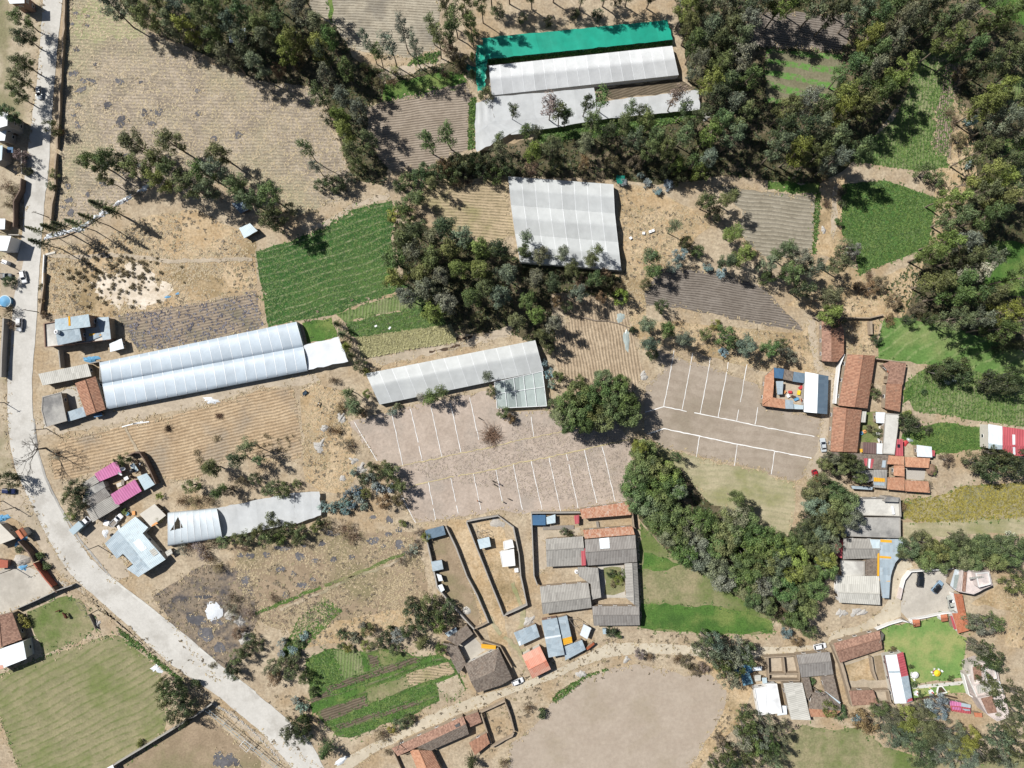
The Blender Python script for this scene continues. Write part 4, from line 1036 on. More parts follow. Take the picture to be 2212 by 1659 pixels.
sheet('sand_path', 'm_dirt', '20:300,330 900,230 1500,90 2212,-60 21:500,-90 560,-20 21:0,40 20:1700,190 20:1080,330 480,440 330,450', amp=.6)
sheet('building_plot', 'm_lot', '21:790,330 1330,190 2000,55 2212,250 22:0,240 300,230 560,330 900,330 1000,480 1060,560 1020,800 1040,1010 580,1080 160,1110 0,1110 21:2120,1090 1480,1190 1380,1200 1250,1000 1180,720 1050,670', 'bare levelled plot of pinkish earth strewn with clods')
sheet('building_plot', 'm_lot_brown', '22:1160,0 1320,-120 13:-1000,1350 22:2120,0 23:0,200 23:460,300 23:430,700 23:240,840 23:0,780 22:2212,760 22:1290,540 22:1150,420 22:1140,160', 'smooth brown plot divided by white lines')
sheet('maize_stubble', 'm_maize_up', '12:330,880 640,880 860,920 1010,1000 1040,1180 1120,1500 1130,1600 1060,1720 800,1700 500,1640 370,1500 360,1300 480,1100', 'dry plot of upright-running stubble rows')
sheet('ploughed_field', 'm_plough_grey', '12:1145,870 1210,770 1270,665 1350,660 1800,690 2212,830 13:0,870 200,1080 300,1200 12:2212,1165 1500,1010 1160,980', 'grey-brown ploughed field with sharp furrows below the eucalyptus row')
sheet('ploughed_field', 'm_plough_olive', '12:1750,-60 13:0,0 410,40 400,200 385,530 270,560 12:2150,560 1950,350 1990,150', 'dry brown field with widely spaced pale ridges')
sheet('green_strip', 'm_greenedge', '13:410,20 450,0 430,300 400,540 385,530 400,200')
sheet('green_plot', 'm_lush', '03:0,1560 450,1590 440,1659 13:430,40 13:0,-20', amp=.7)
sheet('ploughed_field', 'm_plough_grey', '03:-200,100 740,120 690,370 620,440 120,420 -200,380', 'shaded ploughed field between two tall tree stands')
sheet('strip_field', 'm_stripes', '03:-20,430 300,440 650,470 600,720 530,890 400,900 -20,880', 'field striped with green and brown beds')
sheet('pale_green_field', 'm_palegreen', '03:1300,450 1550,440 1640,480 1600,900 1560,1300 1560,1450 1300,1480 780,1400 760,1300 1080,1050 1200,800', 'pale green field of young plants')
sheet('ploughed_strip', 'm_plough_strip', '03:1550,480 1650,490 1665,700 1580,880 1530,950 1590,1150 1590,1380 1430,1280 1450,950 1510,750', 'narrow brown ploughed strip')
sheet('potato_field', 'm_potato', '13:640,-60 1000,-100 1300,0 1465,60 1420,250 1390,480 1000,620 790,720 760,540 640,350', 'leafy green potato field')
sheet('meadow', 'm_lush', '13:1950,420 2260,440 2260,900 2000,900 1850,780 1880,540')
sheet('meadow', 'm_meadow', '13:1000,1105 1190,1080 1700,1200 2260,1400 2260,1640 1700,1620 1400,1490 950,1440 945,1300', 'mown green meadow with pale swaths')
sheet('meadow', 'm_palegreen', '23:1170,0 1400,-160 2260,-40 2260,370 1850,320 1260,230')
sheet('meadow', 'm_lush', '03:1750,0 2260,-60 2260,240 1950,120'); sheet('meadow', 'm_palegreen', '03:2000,700 2260,640 2260,1000 2080,900'); sheet('meadow', 'm_greenedge', '03:2050,1200 2260,1180 2260,1659 2000,1600')
sheet('grass_patch', 'm_lush', '23:1260,390 1500,330 1850,380 1860,560 1450,610 1150,470 1160,420')
sheet('grass_patch', 'm_lush', '23:1160,60 1250,10 1260,100 1170,170')
sheet('weedy_meadow', 'm_meadow_yellow', '23:1150,1010 1500,960 1700,880 2260,850 2260,1150 1700,1190 1250,1190 1150,1140', 'yellowish weedy meadow')
sheet('straw_field', 'm_straw', '22:1160,540 1330,560 1900,710 2212,760 23:0,790 230,850 240,1000 200,1250 160,1340 0,1280 22:2000,1160 1700,1020 1500,800 1300,640', 'pale mown field with faint rows')
sheet('grass_field', 'm_meadow_low', '1382,1125 1440,1190 1540,1250 1668,1340 1668,1368 1560,1372 1384,1358', 'grass field in bands of straw and green')
sheet('green_band', 'm_lush', '1384,1302 1560,1312 1668,1342 1668,1366 1560,1370 1384,1356', amp=.5); sheet('green_band', 'm_lush', '1390,1192 1440,1206 1470,1220 1440,1232 1386,1230', amp=.5)
sheet('bare_field', 'm_bare', '32:0,1440 180,1310 350,1080 620,890 900,790 1060,760 1200,790 1360,810 1500,870 1700,840 1850,990 1850,1080 1790,1240 1500,1720 -60,1720', 'smooth bare pale field in a bowl of scrub')
sheet('garden_plot', 'm_lushrow', '31:430,720 660,620 900,650 1120,620 1340,690 1520,680 1730,740 1810,990 1560,1090 1400,1180 800,1400 700,1390 560,1250 470,1100', 'kitchen garden split into green and brown beds')
for i_, (m_, q_) in enumerate((('m_lush', '31:440,720 660,630 740,910 560,970 470,980'), ('m_palegreen', '31:670,640 900,650 930,830 760,890'), ('m_lush', '31:900,660 950,670 990,820 940,830'), ('m_brownbed', '31:960,680 1050,690 1070,770 1000,800'),
        ('m_greenedge', '31:1060,640 1300,660 1370,700 1080,780'), ('m_brownbed', '31:600,960 1380,700 1420,740 640,1000'), ('m_lush', '31:640,1000 1400,760 1500,700 1530,730 940,930 700,1020'),
        ('m_brownbed', '31:460,1070 640,990 680,1020 480,1100'), ('m_lush', '31:470,1110 940,940 950,990 490,1190'), ('m_brownbed', '31:540,1170 940,1030 970,1120 600,1260'), ('m_meadow_low', '31:950,980 1300,870 1340,960 970,1110'),
        ('m_tanrow', '31:1290,850 1660,740 1720,830 1340,960'), ('m_lush', '31:600,1260 1530,930 1560,990 680,1300'), ('m_brownbed', '31:1080,1180 1400,1070 1410,1110 1100,1220'), ('m_lush', '31:720,1340 1410,1110 1560,1040 1570,1080 800,1400'),
        ('m_brownbed', '31:680,1290 1060,1170 1080,1200 720,1320'), ('m_verge', '31:1560,930 1740,850 1810,980 1720,1080 1590,1080'))):
    sheet('garden_bed', m_, q_, 'planted bed of the kitchen garden', amp=.25)
sheet('hay_field', 'm_hay', '30:-60,880 380,690 700,600 900,520 1020,510 1140,600 1360,790 1400,900 1440,1280 1400,1400 900,1720 180,1720 -60,1100', 'mown hay field with green drill lines')
sheet('pasture', 'm_meadow_low', '30:230,310 560,170 700,210 830,430 700,560 380,680 300,500')
sheet('sports_ground', 'm_brownfield', '30:1000,1640 1740,1180 2260,1600 2260,1720 980,1720', 'dry brown playing ground beside a tube fence')
sheet('ash_patch', 'm_ash', '30:1840,1560 1910,1510 1950,1560 2010,1530 2110,1659 1850,1659 1830,1620', 'large scorched patch on the brown playing ground', amp=.9, step=1)
sheet('low_meadow', 'm_meadow_low', '33:100,1400 300,1290 600,1330 800,1300 1000,1480 1400,1600 2000,1600 2260,1500 2260,1720 60,1720')
sheet('dry_pasture', 'm_gold', '33:1750,240 2000,50 2260,40 2260,640 2050,600 2100,300')
sheet('dry_pasture', 'm_straw', '23:1160,1200 2212,1150 2260,1300 1700,1290 1400,1330 1170,1400')
# yards, lanes, road
sheet('courtyard', 'm_yard', '20:370,140 660,0 700,160 740,210 580,260 540,330 380,380', amp=.1)
sheet('farm_yard', 'm_dirt', '20:640,1280 800,1170 1000,1230 1000,1330 900,1390 1020,1520 1100,1500 1120,1659 30:1000,60 20:800,1500 700,1350', amp=.5)
sheet('dry_lot', 'm_yard', '20:0,1620 130,1560 300,1600 420,1659 30:600,60 500,130 110,300 0,340 -60,340 20:-60,1580', amp=.5)
sheet('dry_lot', 'm_brownfield', '21:1480,1340 1640,1240 31:1830,0 1950,380 1890,450 1700,260 1560,80', amp=.3)
sheet('dry_lot', 'm_gold', '1030,1130 1075,1117 1105,1190 1138,1310 1092,1328 1060,1240', amp=.3)
sheet('dry_lot', 'm_dirt', '22:175,1240 590,1240 590,1330 290,1340 300,1580 230,1659 190,1659', amp=.2)
sheet('inner_court', 'm_yard', '22:740,1560 990,1550 32:1000,190 770,190', amp=.1); sheet('inner_garden', 'm_meadow_low', '22:790,1590 940,1580 32:975,130 880,170 800,160', amp=.6)
sheet('inner_court', 'm_yard', '31:1750,600 1880,520 1980,640 1810,760', amp=.1)
sheet('inner_court', 'm_dirt', 'z8:250,320 560,340 740,360 740,700 440,610 250,570', amp=.2)
sheet('inner_garden', 'm_greenedge', '23:800,230 940,240 1010,340 1000,500 800,500', amp=.4)
sheet('inner_court', 'm_gravel', '23:1190,720 1360,720 1350,830 1190,820', amp=.2); sheet('inner_court', 'm_dirt', '33:640,750 1010,660 1060,1100 740,1120', amp=.3)
sheet('inner_garden', 'm_gold', '33:660,770 890,700 930,900 700,900', amp=.4); sheet('inner_garden', 'm_brownfield', '33:910,690 1000,680 1030,890 950,900', amp=.4)
sheet('lawn', 'm_lawn', '33:980,450 1250,400 1560,330 1640,500 1720,540 1690,720 1690,880 1230,940 1180,700 1010,660', 'mown garden lawn with parasols')
sheet('lawn', 'm_lawn', '33:1235,975 1700,935 1720,1010 1540,1020 1250,1070', 'narrow lawn under the garden path')
sheet('garden_path', 'm_concrete_pale', '33:1230,960 1340,940 1700,905 1710,935 1500,955 1240,975', 'straight concrete garden path', amp=.05)
sheet('parking_yard', 'm_yard', '33:1150,240 1180,60 23:1220,1610 1660,1590 33:1620,120 1560,180 1600,310 1220,390 1150,310', 'light gravel parking yard', amp=.2)
sheet('dirt_road', 'm_dirtroad', '31:640,1690 780,1560 1000,1445 1180,1385 1440,1230 1700,1115 1880,1045 2212,955 32:200,880 480,760 700,640 830,580 1100,580 1560,600 2060,620 33:0,610 470,600 560,480 800,420 950,330 1040,200 1060,50 23:1050,1659 1100,1540 1180,1470 1260,1590 1200,1620 33:1150,60 1140,240 1150,350 950,450 700,530 520,590 300,650 0,690 32:2050,720 1560,690 1300,670 1000,680 800,710 600,780 300,910 0,1015 31:2212,1010 1950,1130 1700,1220 1330,1380 1180,1450 1000,1540 830,1659 800,1700', 'pale dirt road winding past the houses', amp=.3)
sheet('dirt_lane', 'm_dirt', '13:560,-50 600,-50 600,300 560,420 540,350', amp=.4)
sheet('dirt_lane', 'm_dirt', '1745,690 1762,690 1768,760 1778,790 1800,810 1797,880 1790,970 1775,1020 1745,1040 1735,1020 1765,975 1774,900 1776,820 1758,790 1748,740', 'dirt lane beside the tiled houses', amp=.3)
sheet('road_shoulder', 'm_verge', '80,-30 92,-30 86,100 76,200 62,300 50,400 56,440 36,515 30,540 -10,560 -10,720 22,740 14,830 16,920 28,1010 70,1120 60,1100 -20,1040 -20,-30', amp=.6)
sheet('road_shoulder', 'm_dirt', '20:0,960 200,880 300,1100 460,1400 30:660,40 760,180 1080,440 1650,930 31:0,1340 31:560,1659 31:380,1700 31:0,1420 30:1600,900 1050,430 620,60 20:400,1540 240,1240 0,1090', amp=.5)
sheet('road', 'm_road', '93,-40 93,0 87,100 78,200 63,300 52,400 53,450 47,515 30,590 27,665 24,740 16,830 17,905 22,960 31,1005 52,1055 75,1105 100,1155 128,1205 155,1244 210,1292 278,1352 362,1429 412,1464 464,1499 553,1571 590,1610 630,1659 660,1700 740,1700 700,1659 680,1618 660,1590 618,1550 553,1497 475,1439 400,1374 312,1306 237,1244 195,1205 160,1155 132,1105 107,1055 90,1005 80,960 72,905 69,830 76,740 81,665 85,590 90,515 98,415 103,400 109,300 116,200 125,100 135,0 136,-40', 'pale concrete road curving along the left of the village', amp=.15)
sheet('dirt_forecourt', 'm_dirt', '10:0,590 200,590 180,700 130,860 110,1000 0,1000', amp=.5)
sheet('road_gutter', 'm_concrete', '20:285,300 300,300 330,560 400,800 520,1050 690,1330 960,1659 940,1659 675,1340 505,1060 385,810 318,570', amp=.08)
sheet('road_gutter', 'm_concrete_pale', '30:945,-5 1280,250 1620,520 1920,780 2212,1000 2212,1020 1910,795 1610,535 1270,265 930,8', amp=.08)
# ash spots on the stubble field
for i_, (x_, y_, a_, b_, r_) in enumerate(((655, 115, 22, 18, 0), (755, 140, 22, 12, .2), (625, 208, 18, 12, 0), (755, 220, 22, 11, .2), (660, 428, 26, 20, 0), (820, 555, 20, 16, 0), (640, 635, 44, 30, -.3), (720, 700, 30, 22, 0), (790, 695, 44, 18, .4),
        (1035, 705, 36, 26, .1), (1212, 710, 18, 16, 0), (700, 775, 48, 22, -.4), (1708, 785, 22, 22, 0), (678, 910, 32, 20, 0), (930, 910, 40, 26, -.4), (636, 992, 20, 20, 0), (1250, 978, 28, 34, .2), (1372, 968, 34, 38, 0), (1310, 955, 14, 9, 0),
        (1710, 982, 26, 22, 0), (672, 1085, 24, 40, -.2), (1045, 1050, 44, 48, .4), (1108, 1040, 14, 11, 0), (1312, 1068, 34, 24, 0), (1063, 1218, 30, 24, 0), (1410, 1208, 30, 24, 0), (1850, 1195, 32, 20, 0), (2062, 1165, 30, 34, 0), (915, 1425, 50, 34, 0),
        (590, 1608, 26, 26, 0), (890, 1590, 34, 24, 0), (1095, 1345, 36, 18, 0), (598, 1730, 34, 26, 0), (545, 1785, 28, 18, .3), (612, 1840, 32, 30, 0), (760, 1680, 20, 24, 0), (1060, 1490, 24, 12, 0), (1210, 1430, 30, 26, 0))):
    sheet('ash_patch', 'm_ash', blob((x_ / 4, y_ / 4), a_ / 4, b_ / 4, r_, 14, i_), 'dark ash spot left by a small fire on the stubble field', amp=.25, step=.8, cat='ash patch', group='ash spots on the stubble field')
for i_, (f_, x_, y_, a_, b_) in enumerate((('21', 90, 1475, 30, 26), ('21', 380, 1490, 44, 34), ('21', 412, 1395, 24, 14), ('21', 512, 1525, 24, 22), ('21', 672, 1515, 28, 26), ('21', 828, 1495, 30, 22), ('21', 1010, 1150, 26, 20), ('21', 1150, 1175, 34, 30), ('21', 1145, 1300, 36, 20), ('21', 1235, 1262, 26, 24),
        ('21', 1010, 1355, 48, 36), ('21', 1240, 1390, 38, 50), ('21', 1105, 1400, 22, 18), ('21', 215, 1600, 36, 28), ('21', 325, 1640, 24, 24), ('21', 230, 1420, 70, 20), ('31', 255, 165, 22, 28), ('31', 400, 80, 60, 24), ('31', 495, 30, 26, 16), ('30', 1700, 380, 80, 50), ('30', 1780, 500, 70, 60),
        ('30', 1900, 620, 60, 40), ('30', 2120, 40, 34, 44), ('30', 1760, 180, 70, 20), ('30', 1880, 400, 50, 26), ('20', 2080, 1480, 30, 18), ('20', 2160, 1485, 36, 30), ('21', 570, 1380, 30, 24), ('21', 660, 1290, 70, 24))):
    sheet('ash_patch', 'm_ash', blob(P('%s:%d,%d' % (f_, x_, y_))[0], a_ / 4, b_ / 4, 0, 14, i_ + 50), 'grey ash spot on the scorched slope by the road', amp=.3, step=.8, cat='ash patch', group='ash spots on the scorched slope')
for q_, m_, w_, l_ in (('21:1290,1465 1050,1560 830,1655 31:560,95 200,240 0,330', 'm_greenedge', 1.1, 'faint green wheel track over the dry slope, upper'), ('21:1300,1500 1060,1600 31:840,10 540,150 210,290', 'm_verge', .9, 'pale wheel track over the dry slope, lower'), ('20:1085,375 1120,450 1175,560 1200,600', 'm_verge', 1.0, 'pale footpath down the maize field'), ('10:400,545 700,565 1000,545 1500,600 2180,580', 'm_dirt', 1.4, 'pale track across the dry lot'),
        ('32:0,60 100,300 80,420 60,560 120,700', 'm_straw', 1.6, 'trodden path between yard wall and farmstead'), ('31:1850,20 1960,250 2090,480 32:60,640 130,760', 'm_straw', 1.4, 'trodden path between the long yards')):
    ribbon('wheel_track' if 'track' in l_ else 'footpath', m_, q_, w_, l_, .25, .415, 'path')
# white lines of the plots
PL = lambda pts, lab: ribbon('chalk_line', 'm_chalk', pts, .21, lab, z=.42, group='white lines dividing the plots')
for i_, q_ in enumerate(('21:850,330 1050,670', '21:1175,260 1270,705', '21:1335,215 1438,665', '21:1512,200 1605,630', '21:1680,165 1772,590', '21:1846,115 1925,480', '22:165,285 190,460', '22:575,340 582,372')):
    PL(q_, 'white chalk line across the upper half of the pinkish plot')
for i_, q_ in enumerate(('21:1240,930 1378,1198', '21:1490,850 1552,1172', '21:1683,810 1748,1118', '21:1878,775 1942,1085', '21:2070,735 2130,1020', '22:10,695 90,1085', '22:165,665 260,1090', '22:318,632 422,1100', '22:470,600 572,1070', '22:625,570 732,1030', '22:778,535 892,1015')):
    PL(q_, 'white chalk line across the lower half of the pinkish plot')
for q_ in ('12:1400,1370 1350,1659 22:1310,195', '12:1560,1390 1530,1560 22:1505,40 1470,222', '12:1715,1430 1675,1659 22:1625,255', '12:1870,1470 1840,1640 22:1830,20 1780,292', '12:2030,1490 2000,1640 22:1990,60 1940,318', '22:2125,200 2100,350', '22:1618,455 1592,632', '22:1945,520 1920,705', '23:55,585 28,780'):
    PL(q_, 'white chalk line running up the smooth brown plot')
ribbon('chalk_line', 'm_chalk', '22:1150,245 1312,195 1640,262 1940,322 2212,380 23:400,452', .27, 'upper long white line across the smooth brown plot', z=.43)
ribbon('chalk_line', 'm_chalk', '22:1170,432 1312,385 1620,450 1945,520 2212,568 23:375,642', .32, 'lower long white line across the smooth brown plot', z=.43)
ribbon('straw_line', 'm_straw_line', '21:1175,725 1275,700 1605,635 1775,595 1980,555 2212,500 22:0,500 190,462 590,375 700,345 1000,290 1150,250', .26, 'upper yellow straw line across the pinkish plot', .2, .43)
ribbon('straw_line', 'm_straw_line', '21:1320,890 1490,850 1680,805 1875,770 2070,735 2212,695 22:0,690 165,660 320,630 470,598 620,570 780,530 900,505 1130,450', .3, 'lower yellow straw line across the pinkish plot', .2, .43)
# plants nobody counts
edge_tufts('edge_grass', 'm_leafdry', {'stubble_field', 'row_field', 'ploughed_field', 'building_plot', 'maize_stubble', 'straw_field', 'bare_field', 'hay_field', 'cabbage_field', 'sports_ground', 'dirt_road', 'road_shoulder', 'farm_yard', 'dry_lot', 'ash_patch', 'white_earth', 'sand_path', 'dirt_path', 'farm_track', 'ploughed_strip', 'dirt_lane', 'burnt_slope', 'dry_slope', 'courtyard'}, 2.2, .4, .2, 'dry grass fringing fields and lanes', 21)
edge_tufts('edge_weeds', 'm_leafgreen', {'green_crop_field', 'green_plot', 'potato_field', 'pale_green_field', 'meadow', 'grass_patch', 'green_band', 'grass_field', 'garden_bed', 'garden_plot', 'vegetable_plot', 'lawn', 'low_meadow', 'pasture', 'green_strip', 'mixed_crop_plot', 'strip_field', 'hay_field', 'weedy_meadow'}, 1.6, .38, .2, 'green weeds fringing fields and beds', 22)
edge_tufts('edge_scrub', 'm_leafscrub', {'road_shoulder', 'bare_field', 'dirt_road', 'green_crop_field', 'burnt_slope', 'stubble_field'}, .3, .6, .4, 'brown scrub along field edges and lanes', 23, 1.2)
scatter('crop_leaves', 'm_leafgreen', ['11:0,510 300,430 600,290 830,150 1170,75 1205,230 1165,400 1195,700 1335,815 950,945 650,1065 360,1112 110,1165 60,900 20,650'], 6500, .32, .16, 'leafy green crop growing in the field', 2)
scatter('potato_leaves', 'm_leafgreen', ['13:640,-60 1000,-100 1300,0 1465,60 1420,250 1390,480 1000,620 790,720 760,540 640,350'], 5500, .42, .26, 'leafy potato plants growing in the field', 3)
scatter('cabbage_leaves', 'm_leafpurple', ['10:1020,1065 1500,990 1900,930 2212,850 11:60,1150 10:2212,1200 1450,1350 1200,1370 1090,1240'], 520, .36, .25, 'purplish cabbages scattered over the field', 4, blades=6)
scatter('maize_leaves', 'm_leafmaize', ['11:880,1265 1690,1150 1725,1290 1300,1360 920,1430'], 2600, .6, .5, 'ripening maize plants in a dense strip', 5, blades=4)
scatter('vegetable_leaves', 'm_leafgreen', ['11:770,1130 1490,975 1560,1000 1640,1130 1690,1150 880,1265 820,1240', '31:600,1260 1530,930 1560,990 680,1300', '31:440,720 660,630 740,910 560,970 470,980', '31:720,1340 1410,1110 1560,1040 1570,1080 800,1400', '23:1260,390 1500,330 1850,380 1860,560 1450,610 1150,470 1160,420'], 4500, .36, .2, 'leafy vegetables in the beds', 6)
scatter('field_weeds', 'm_leafgreen', ['03:1300,450 1550,440 1640,480 1600,900 1560,1300 1560,1450 1300,1480 780,1400 760,1300 1080,1050 1200,800', '03:2050,1200 2260,1180 2260,1659 2000,1600', '23:1170,0 1400,-160 2260,-40 2260,370 1850,320 1260,230', '640,1340 700,1290 740,1320 660,1400 600,1430'], 5200, .4, .2, 'green weeds and young plants over the pale fields', 7)
scatter('weed_stalks', 'm_leafyellow', ['23:1150,1010 1500,960 1700,880 2260,850 2260,1150 1700,1190 1250,1190 1150,1140'], 2000, .4, .2, 'yellow weeds standing in the meadow', 8)
scatter('dry_grass', 'm_leafdry', ['1340,400 1400,400 1540,480 1400,620 1390,760 1340,650 1330,600', '1385,690 1730,720 1760,700 1770,790 1740,810 1640,800 1440,745 1400,760', '1790,560 1900,600 2000,560 1950,690 1900,700 1880,780 1820,760 1815,690 1700,660', '2030,210 2100,240 2110,380 2060,520 2000,560 2020,430 2030,330 2020,290',
    '10:390,480 800,440 1300,200 1700,150 2212,420 2212,830 1500,990 1000,1080 380,1060 390,700', '21:400,620 420,500 380,60 500,0 760,60 800,330 860,560 870,800 760,950 560,920 430,840', '500,1190 640,1160 900,1160 930,1300 740,1340 600,1360 540,1330', '600,1310 760,1290 900,1240 930,1290 880,1350 720,1390 640,1400', '33:1750,240 2000,50 2260,40 2260,640 2050,600 2100,300'], 16000, .38, .16, 'dry golden grass tufts between the fields', 9, skip=True, flat=.2, clump=True)
scatter('stubble_straw', 'm_leafdry', ['146,0 222,0 300,55 400,110 480,150 560,175 690,190 720,290 745,345 768,395 740,430 700,445 640,468 600,440 540,400 470,395 330,400 235,450 120,505 118,480 128,330 140,130'], 7000, .4, .1, 'loose straw lying over the stubble field', 10)
scatter('earth_clods', 'm_clod', ['21:1270,700 1980,480 2212,480 22:0,300 560,400 1000,480 1020,1000 580,1000 160,1000 21:2120,900 1500,820'], 3600, .3, .16, 'clods and stones strewn over the bare pinkish plot', 11)
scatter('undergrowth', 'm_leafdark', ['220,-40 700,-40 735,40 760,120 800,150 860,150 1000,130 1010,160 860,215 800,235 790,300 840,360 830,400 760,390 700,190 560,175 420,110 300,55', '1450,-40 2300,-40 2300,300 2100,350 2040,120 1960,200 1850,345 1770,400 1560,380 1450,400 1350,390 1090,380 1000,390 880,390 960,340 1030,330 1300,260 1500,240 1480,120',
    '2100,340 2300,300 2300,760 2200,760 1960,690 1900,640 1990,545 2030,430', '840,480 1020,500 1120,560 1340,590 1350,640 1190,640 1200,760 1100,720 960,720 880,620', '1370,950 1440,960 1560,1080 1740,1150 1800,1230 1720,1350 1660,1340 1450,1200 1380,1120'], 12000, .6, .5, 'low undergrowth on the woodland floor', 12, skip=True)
scatter('lane_weeds', 'm_leafgreen', ['01:1850,860 1900,840 1890,1280 1830,1300 1840,1000', '13:410,20 450,0 430,300 400,540 385,530 400,200', '1106,126 1452,88 1452,98 1056,140 1056,130', '02:200,1110 760,1040 1580,955 1600,1010 1000,1160 230,1230', '32:350,1080 380,1010 640,850 900,780 640,880 380,1090', '30:1000,430 1150,540 1500,830 1600,900 1560,910 1100,560', '01:1390,490 1600,440 1560,540 1300,570'], 3000, .55, .5, 'weeds and hedge plants along lanes and beds', 13)
scatter('scrub_twigs', 'm_leafscrub', ['1340,400 1400,400 1540,480 1400,620 1390,760 1340,650 1330,600', '1385,690 1730,720 1760,700 1770,790 1740,810 1640,800 1440,745 1400,760', '1790,560 1900,600 2000,560 1950,690 1900,700 1880,780 1820,760 1815,690 1700,660', '2030,210 2100,240 2110,380 2060,520 2000,560 2020,430 2030,330 2020,290',
    '10:390,480 800,440 1300,200 1700,150 2212,420 2212,830 1500,990 1000,1080 380,1060 390,700', '21:400,620 420,500 380,60 500,0 760,60 800,330 860,560 870,800 760,950 560,920 430,840', '500,1190 640,1160 900,1160 930,1300 740,1340 600,1360 540,1330', '330,1290 440,1220 540,1230 560,1330 520,1430 470,1470 400,1390', '600,1310 760,1290 900,1240 930,1290 880,1350 720,1390 640,1400', '33:1750,240 2000,50 2260,40 2260,640 2050,600 2100,300',
    '1040,1500 1110,1440 1200,1400 1300,1380 1480,1370 1500,1420 1330,1420 1200,1480 1100,1600 1050,1660', '1560,1480 1640,1450 1620,1560 1520,1680 1480,1680', '21:440,640 870,800 1100,1050 800,1100 560,1000', '31:0,1050 300,1230 450,1400 460,980 380,920', '30:1000,420 1660,870 1700,930 1640,930 1050,560'], 2200, .5, .28, 'brown twiggy scrub dotted over the dry ground', 14, skip=True, blades=5, clump=True)
# ================================================================== GREENHOUSES AND NETS
Q = lambda s: tuple(P(s))
greenhouse('long white gabled greenhouse beside the green netting', None, [Q('1056,142 1452,99 1466,162 1062,206')], 2.6, 4.6, 17, 'p_white', frac=.40, end='p_white')
greenhouse('long twin-roofed greenhouse of pale plastic by the road', None, [Q('215,783 640,695 655,749 221,829'), Q('221,829 655,749 664,801 231,884')], 2.2, 3.3, 20, 'p_silver', 'arch', end='p_silver', sag=.06)
greenhouse('grey triple-span greenhouse in the middle of the trees', None, [Q('1098,381 1325,398 1328,461 1104,443'), Q('1104,443 1328,461 1335,523 1113,505'), Q('1113,505 1335,523 1342,584 1124,566')], 2.8, 4.2, 8, 'p_grey', frac=.42, ribw=.14)
greenhouse('long grey-white greenhouse above the pinkish plot', None, [Q('790,807 1156,735 1174,801 820,874')], 2.4, 4.2, 13, 'p_grey', frac=.38, ribw=.12)
greenhouse('short pale tunnel greenhouse with a hole torn in its cover', None, [Q('362,1108 468,1098 480,1162 362,1180')], 1.6, 4.0, 8, 'p_pale', 'arch', ribw=.12, hole=((.05, .55), (.21, .14), (.30, .5)), end='p_grey')
t_ = net('green shade netting on poles, long strip beside the white greenhouse', [Q('1040,82 1443,43 1452,86 1052,128')], 'p_teal', 2.6, .14, nu=28, nv=8)
net('tattered green netting bent down at the end of the long strip', [Q('01:1905,390 2005,385 2000,520 1975,770 '.replace(' 1975,770 ', ' 1895,560'))], 'p_teal', 2.3, .3, nu=8, nv=8)
net('drooping green netting flap beside the white greenhouse end', [Q('01:1900,540 2000,515 1975,775 1910,790')], 'p_teal', 1.8, .3, nu=6, nv=10)
net('crumpled green netting scrap under the bushes', [Q('01:1810,540 1900,580 1895,640 1815,600')], 'p_tealdark', .8, .4, nu=5, nv=4, post=False, cat='netting')
net('white netting sheet, broad left half below the white greenhouse', [Q('1062,209 1284,190 1290,248 1068,262'), Q('1028,224 1062,209 1068,262 1026,290'), Q('1026,288 1068,260 1120,280 1030,328'), Q('1068,260 1292,246 1296,259 1105,291')], 'p_net', 2.2, .16, nu=10, nv=6)
net('white netting sheet, narrow right half below the white greenhouse', [Q('1290,221 1402,206 1510,193 1512,236 '.replace('1402,206 ', '') + ' 1292,258')], 'p_net', 2.2, .2, nu=16, nv=6)
net('white flat net roof at the end of the twin greenhouse', [Q('657,746 731,728 752,781 666,799')], 'p_sheet', 2.4, .12, nu=8, nv=6, name='net_roof', cat='net roof')
net('long sagging white net behind the torn tunnel', [Q('468,1098 635,1064 640,1130 480,1162')], 'p_net', 2.0, .22, nu=16, nv=6)
net('white net end panel beside the blue-grey thicket', [Q('635,1064 690,1062 694,1112 640,1131')], 'p_net', 2.1, .12, nu=6, nv=6)
t_ = net('glassy annex roof at the right end of the grey-white greenhouse', [Q('1068,826,2.6 1172,802,2.6 1181,877,2.2 1074,882,2.2')], 'p_glass', 2.6, .05, nu=8, nv=5, name='glass_annex', cat='greenhouse')
_a, _b, _c, _d = P('1068,826 1172,802 1181,877 1074,882')
for u_ in (0, .2, .4, .6, .8, 1): MB().tube([W(lerp(_a, _b, u_), 2.75) - t_.location, W(lerp(_d, _c, u_), 2.38) - t_.location], .1, 5).build('glazing_bar', 'm_hoop', t_)
for v_ in (0, .45, 1): MB().tube([W(lerp(_a, _d, v_), 2.76 - .37 * v_) - t_.location, W(lerp(_b, _c, v_), 2.76 - .37 * v_) - t_.location], .1, 5).build('glazing_bar', 'm_hoop', t_)
net('small green net cube standing in the wood', [Q('02:905,1508 980,1520 975,1590 900,1590')], 'p_tealdark', 1.8, .2, nu=4, nv=4, name='net_shelter')
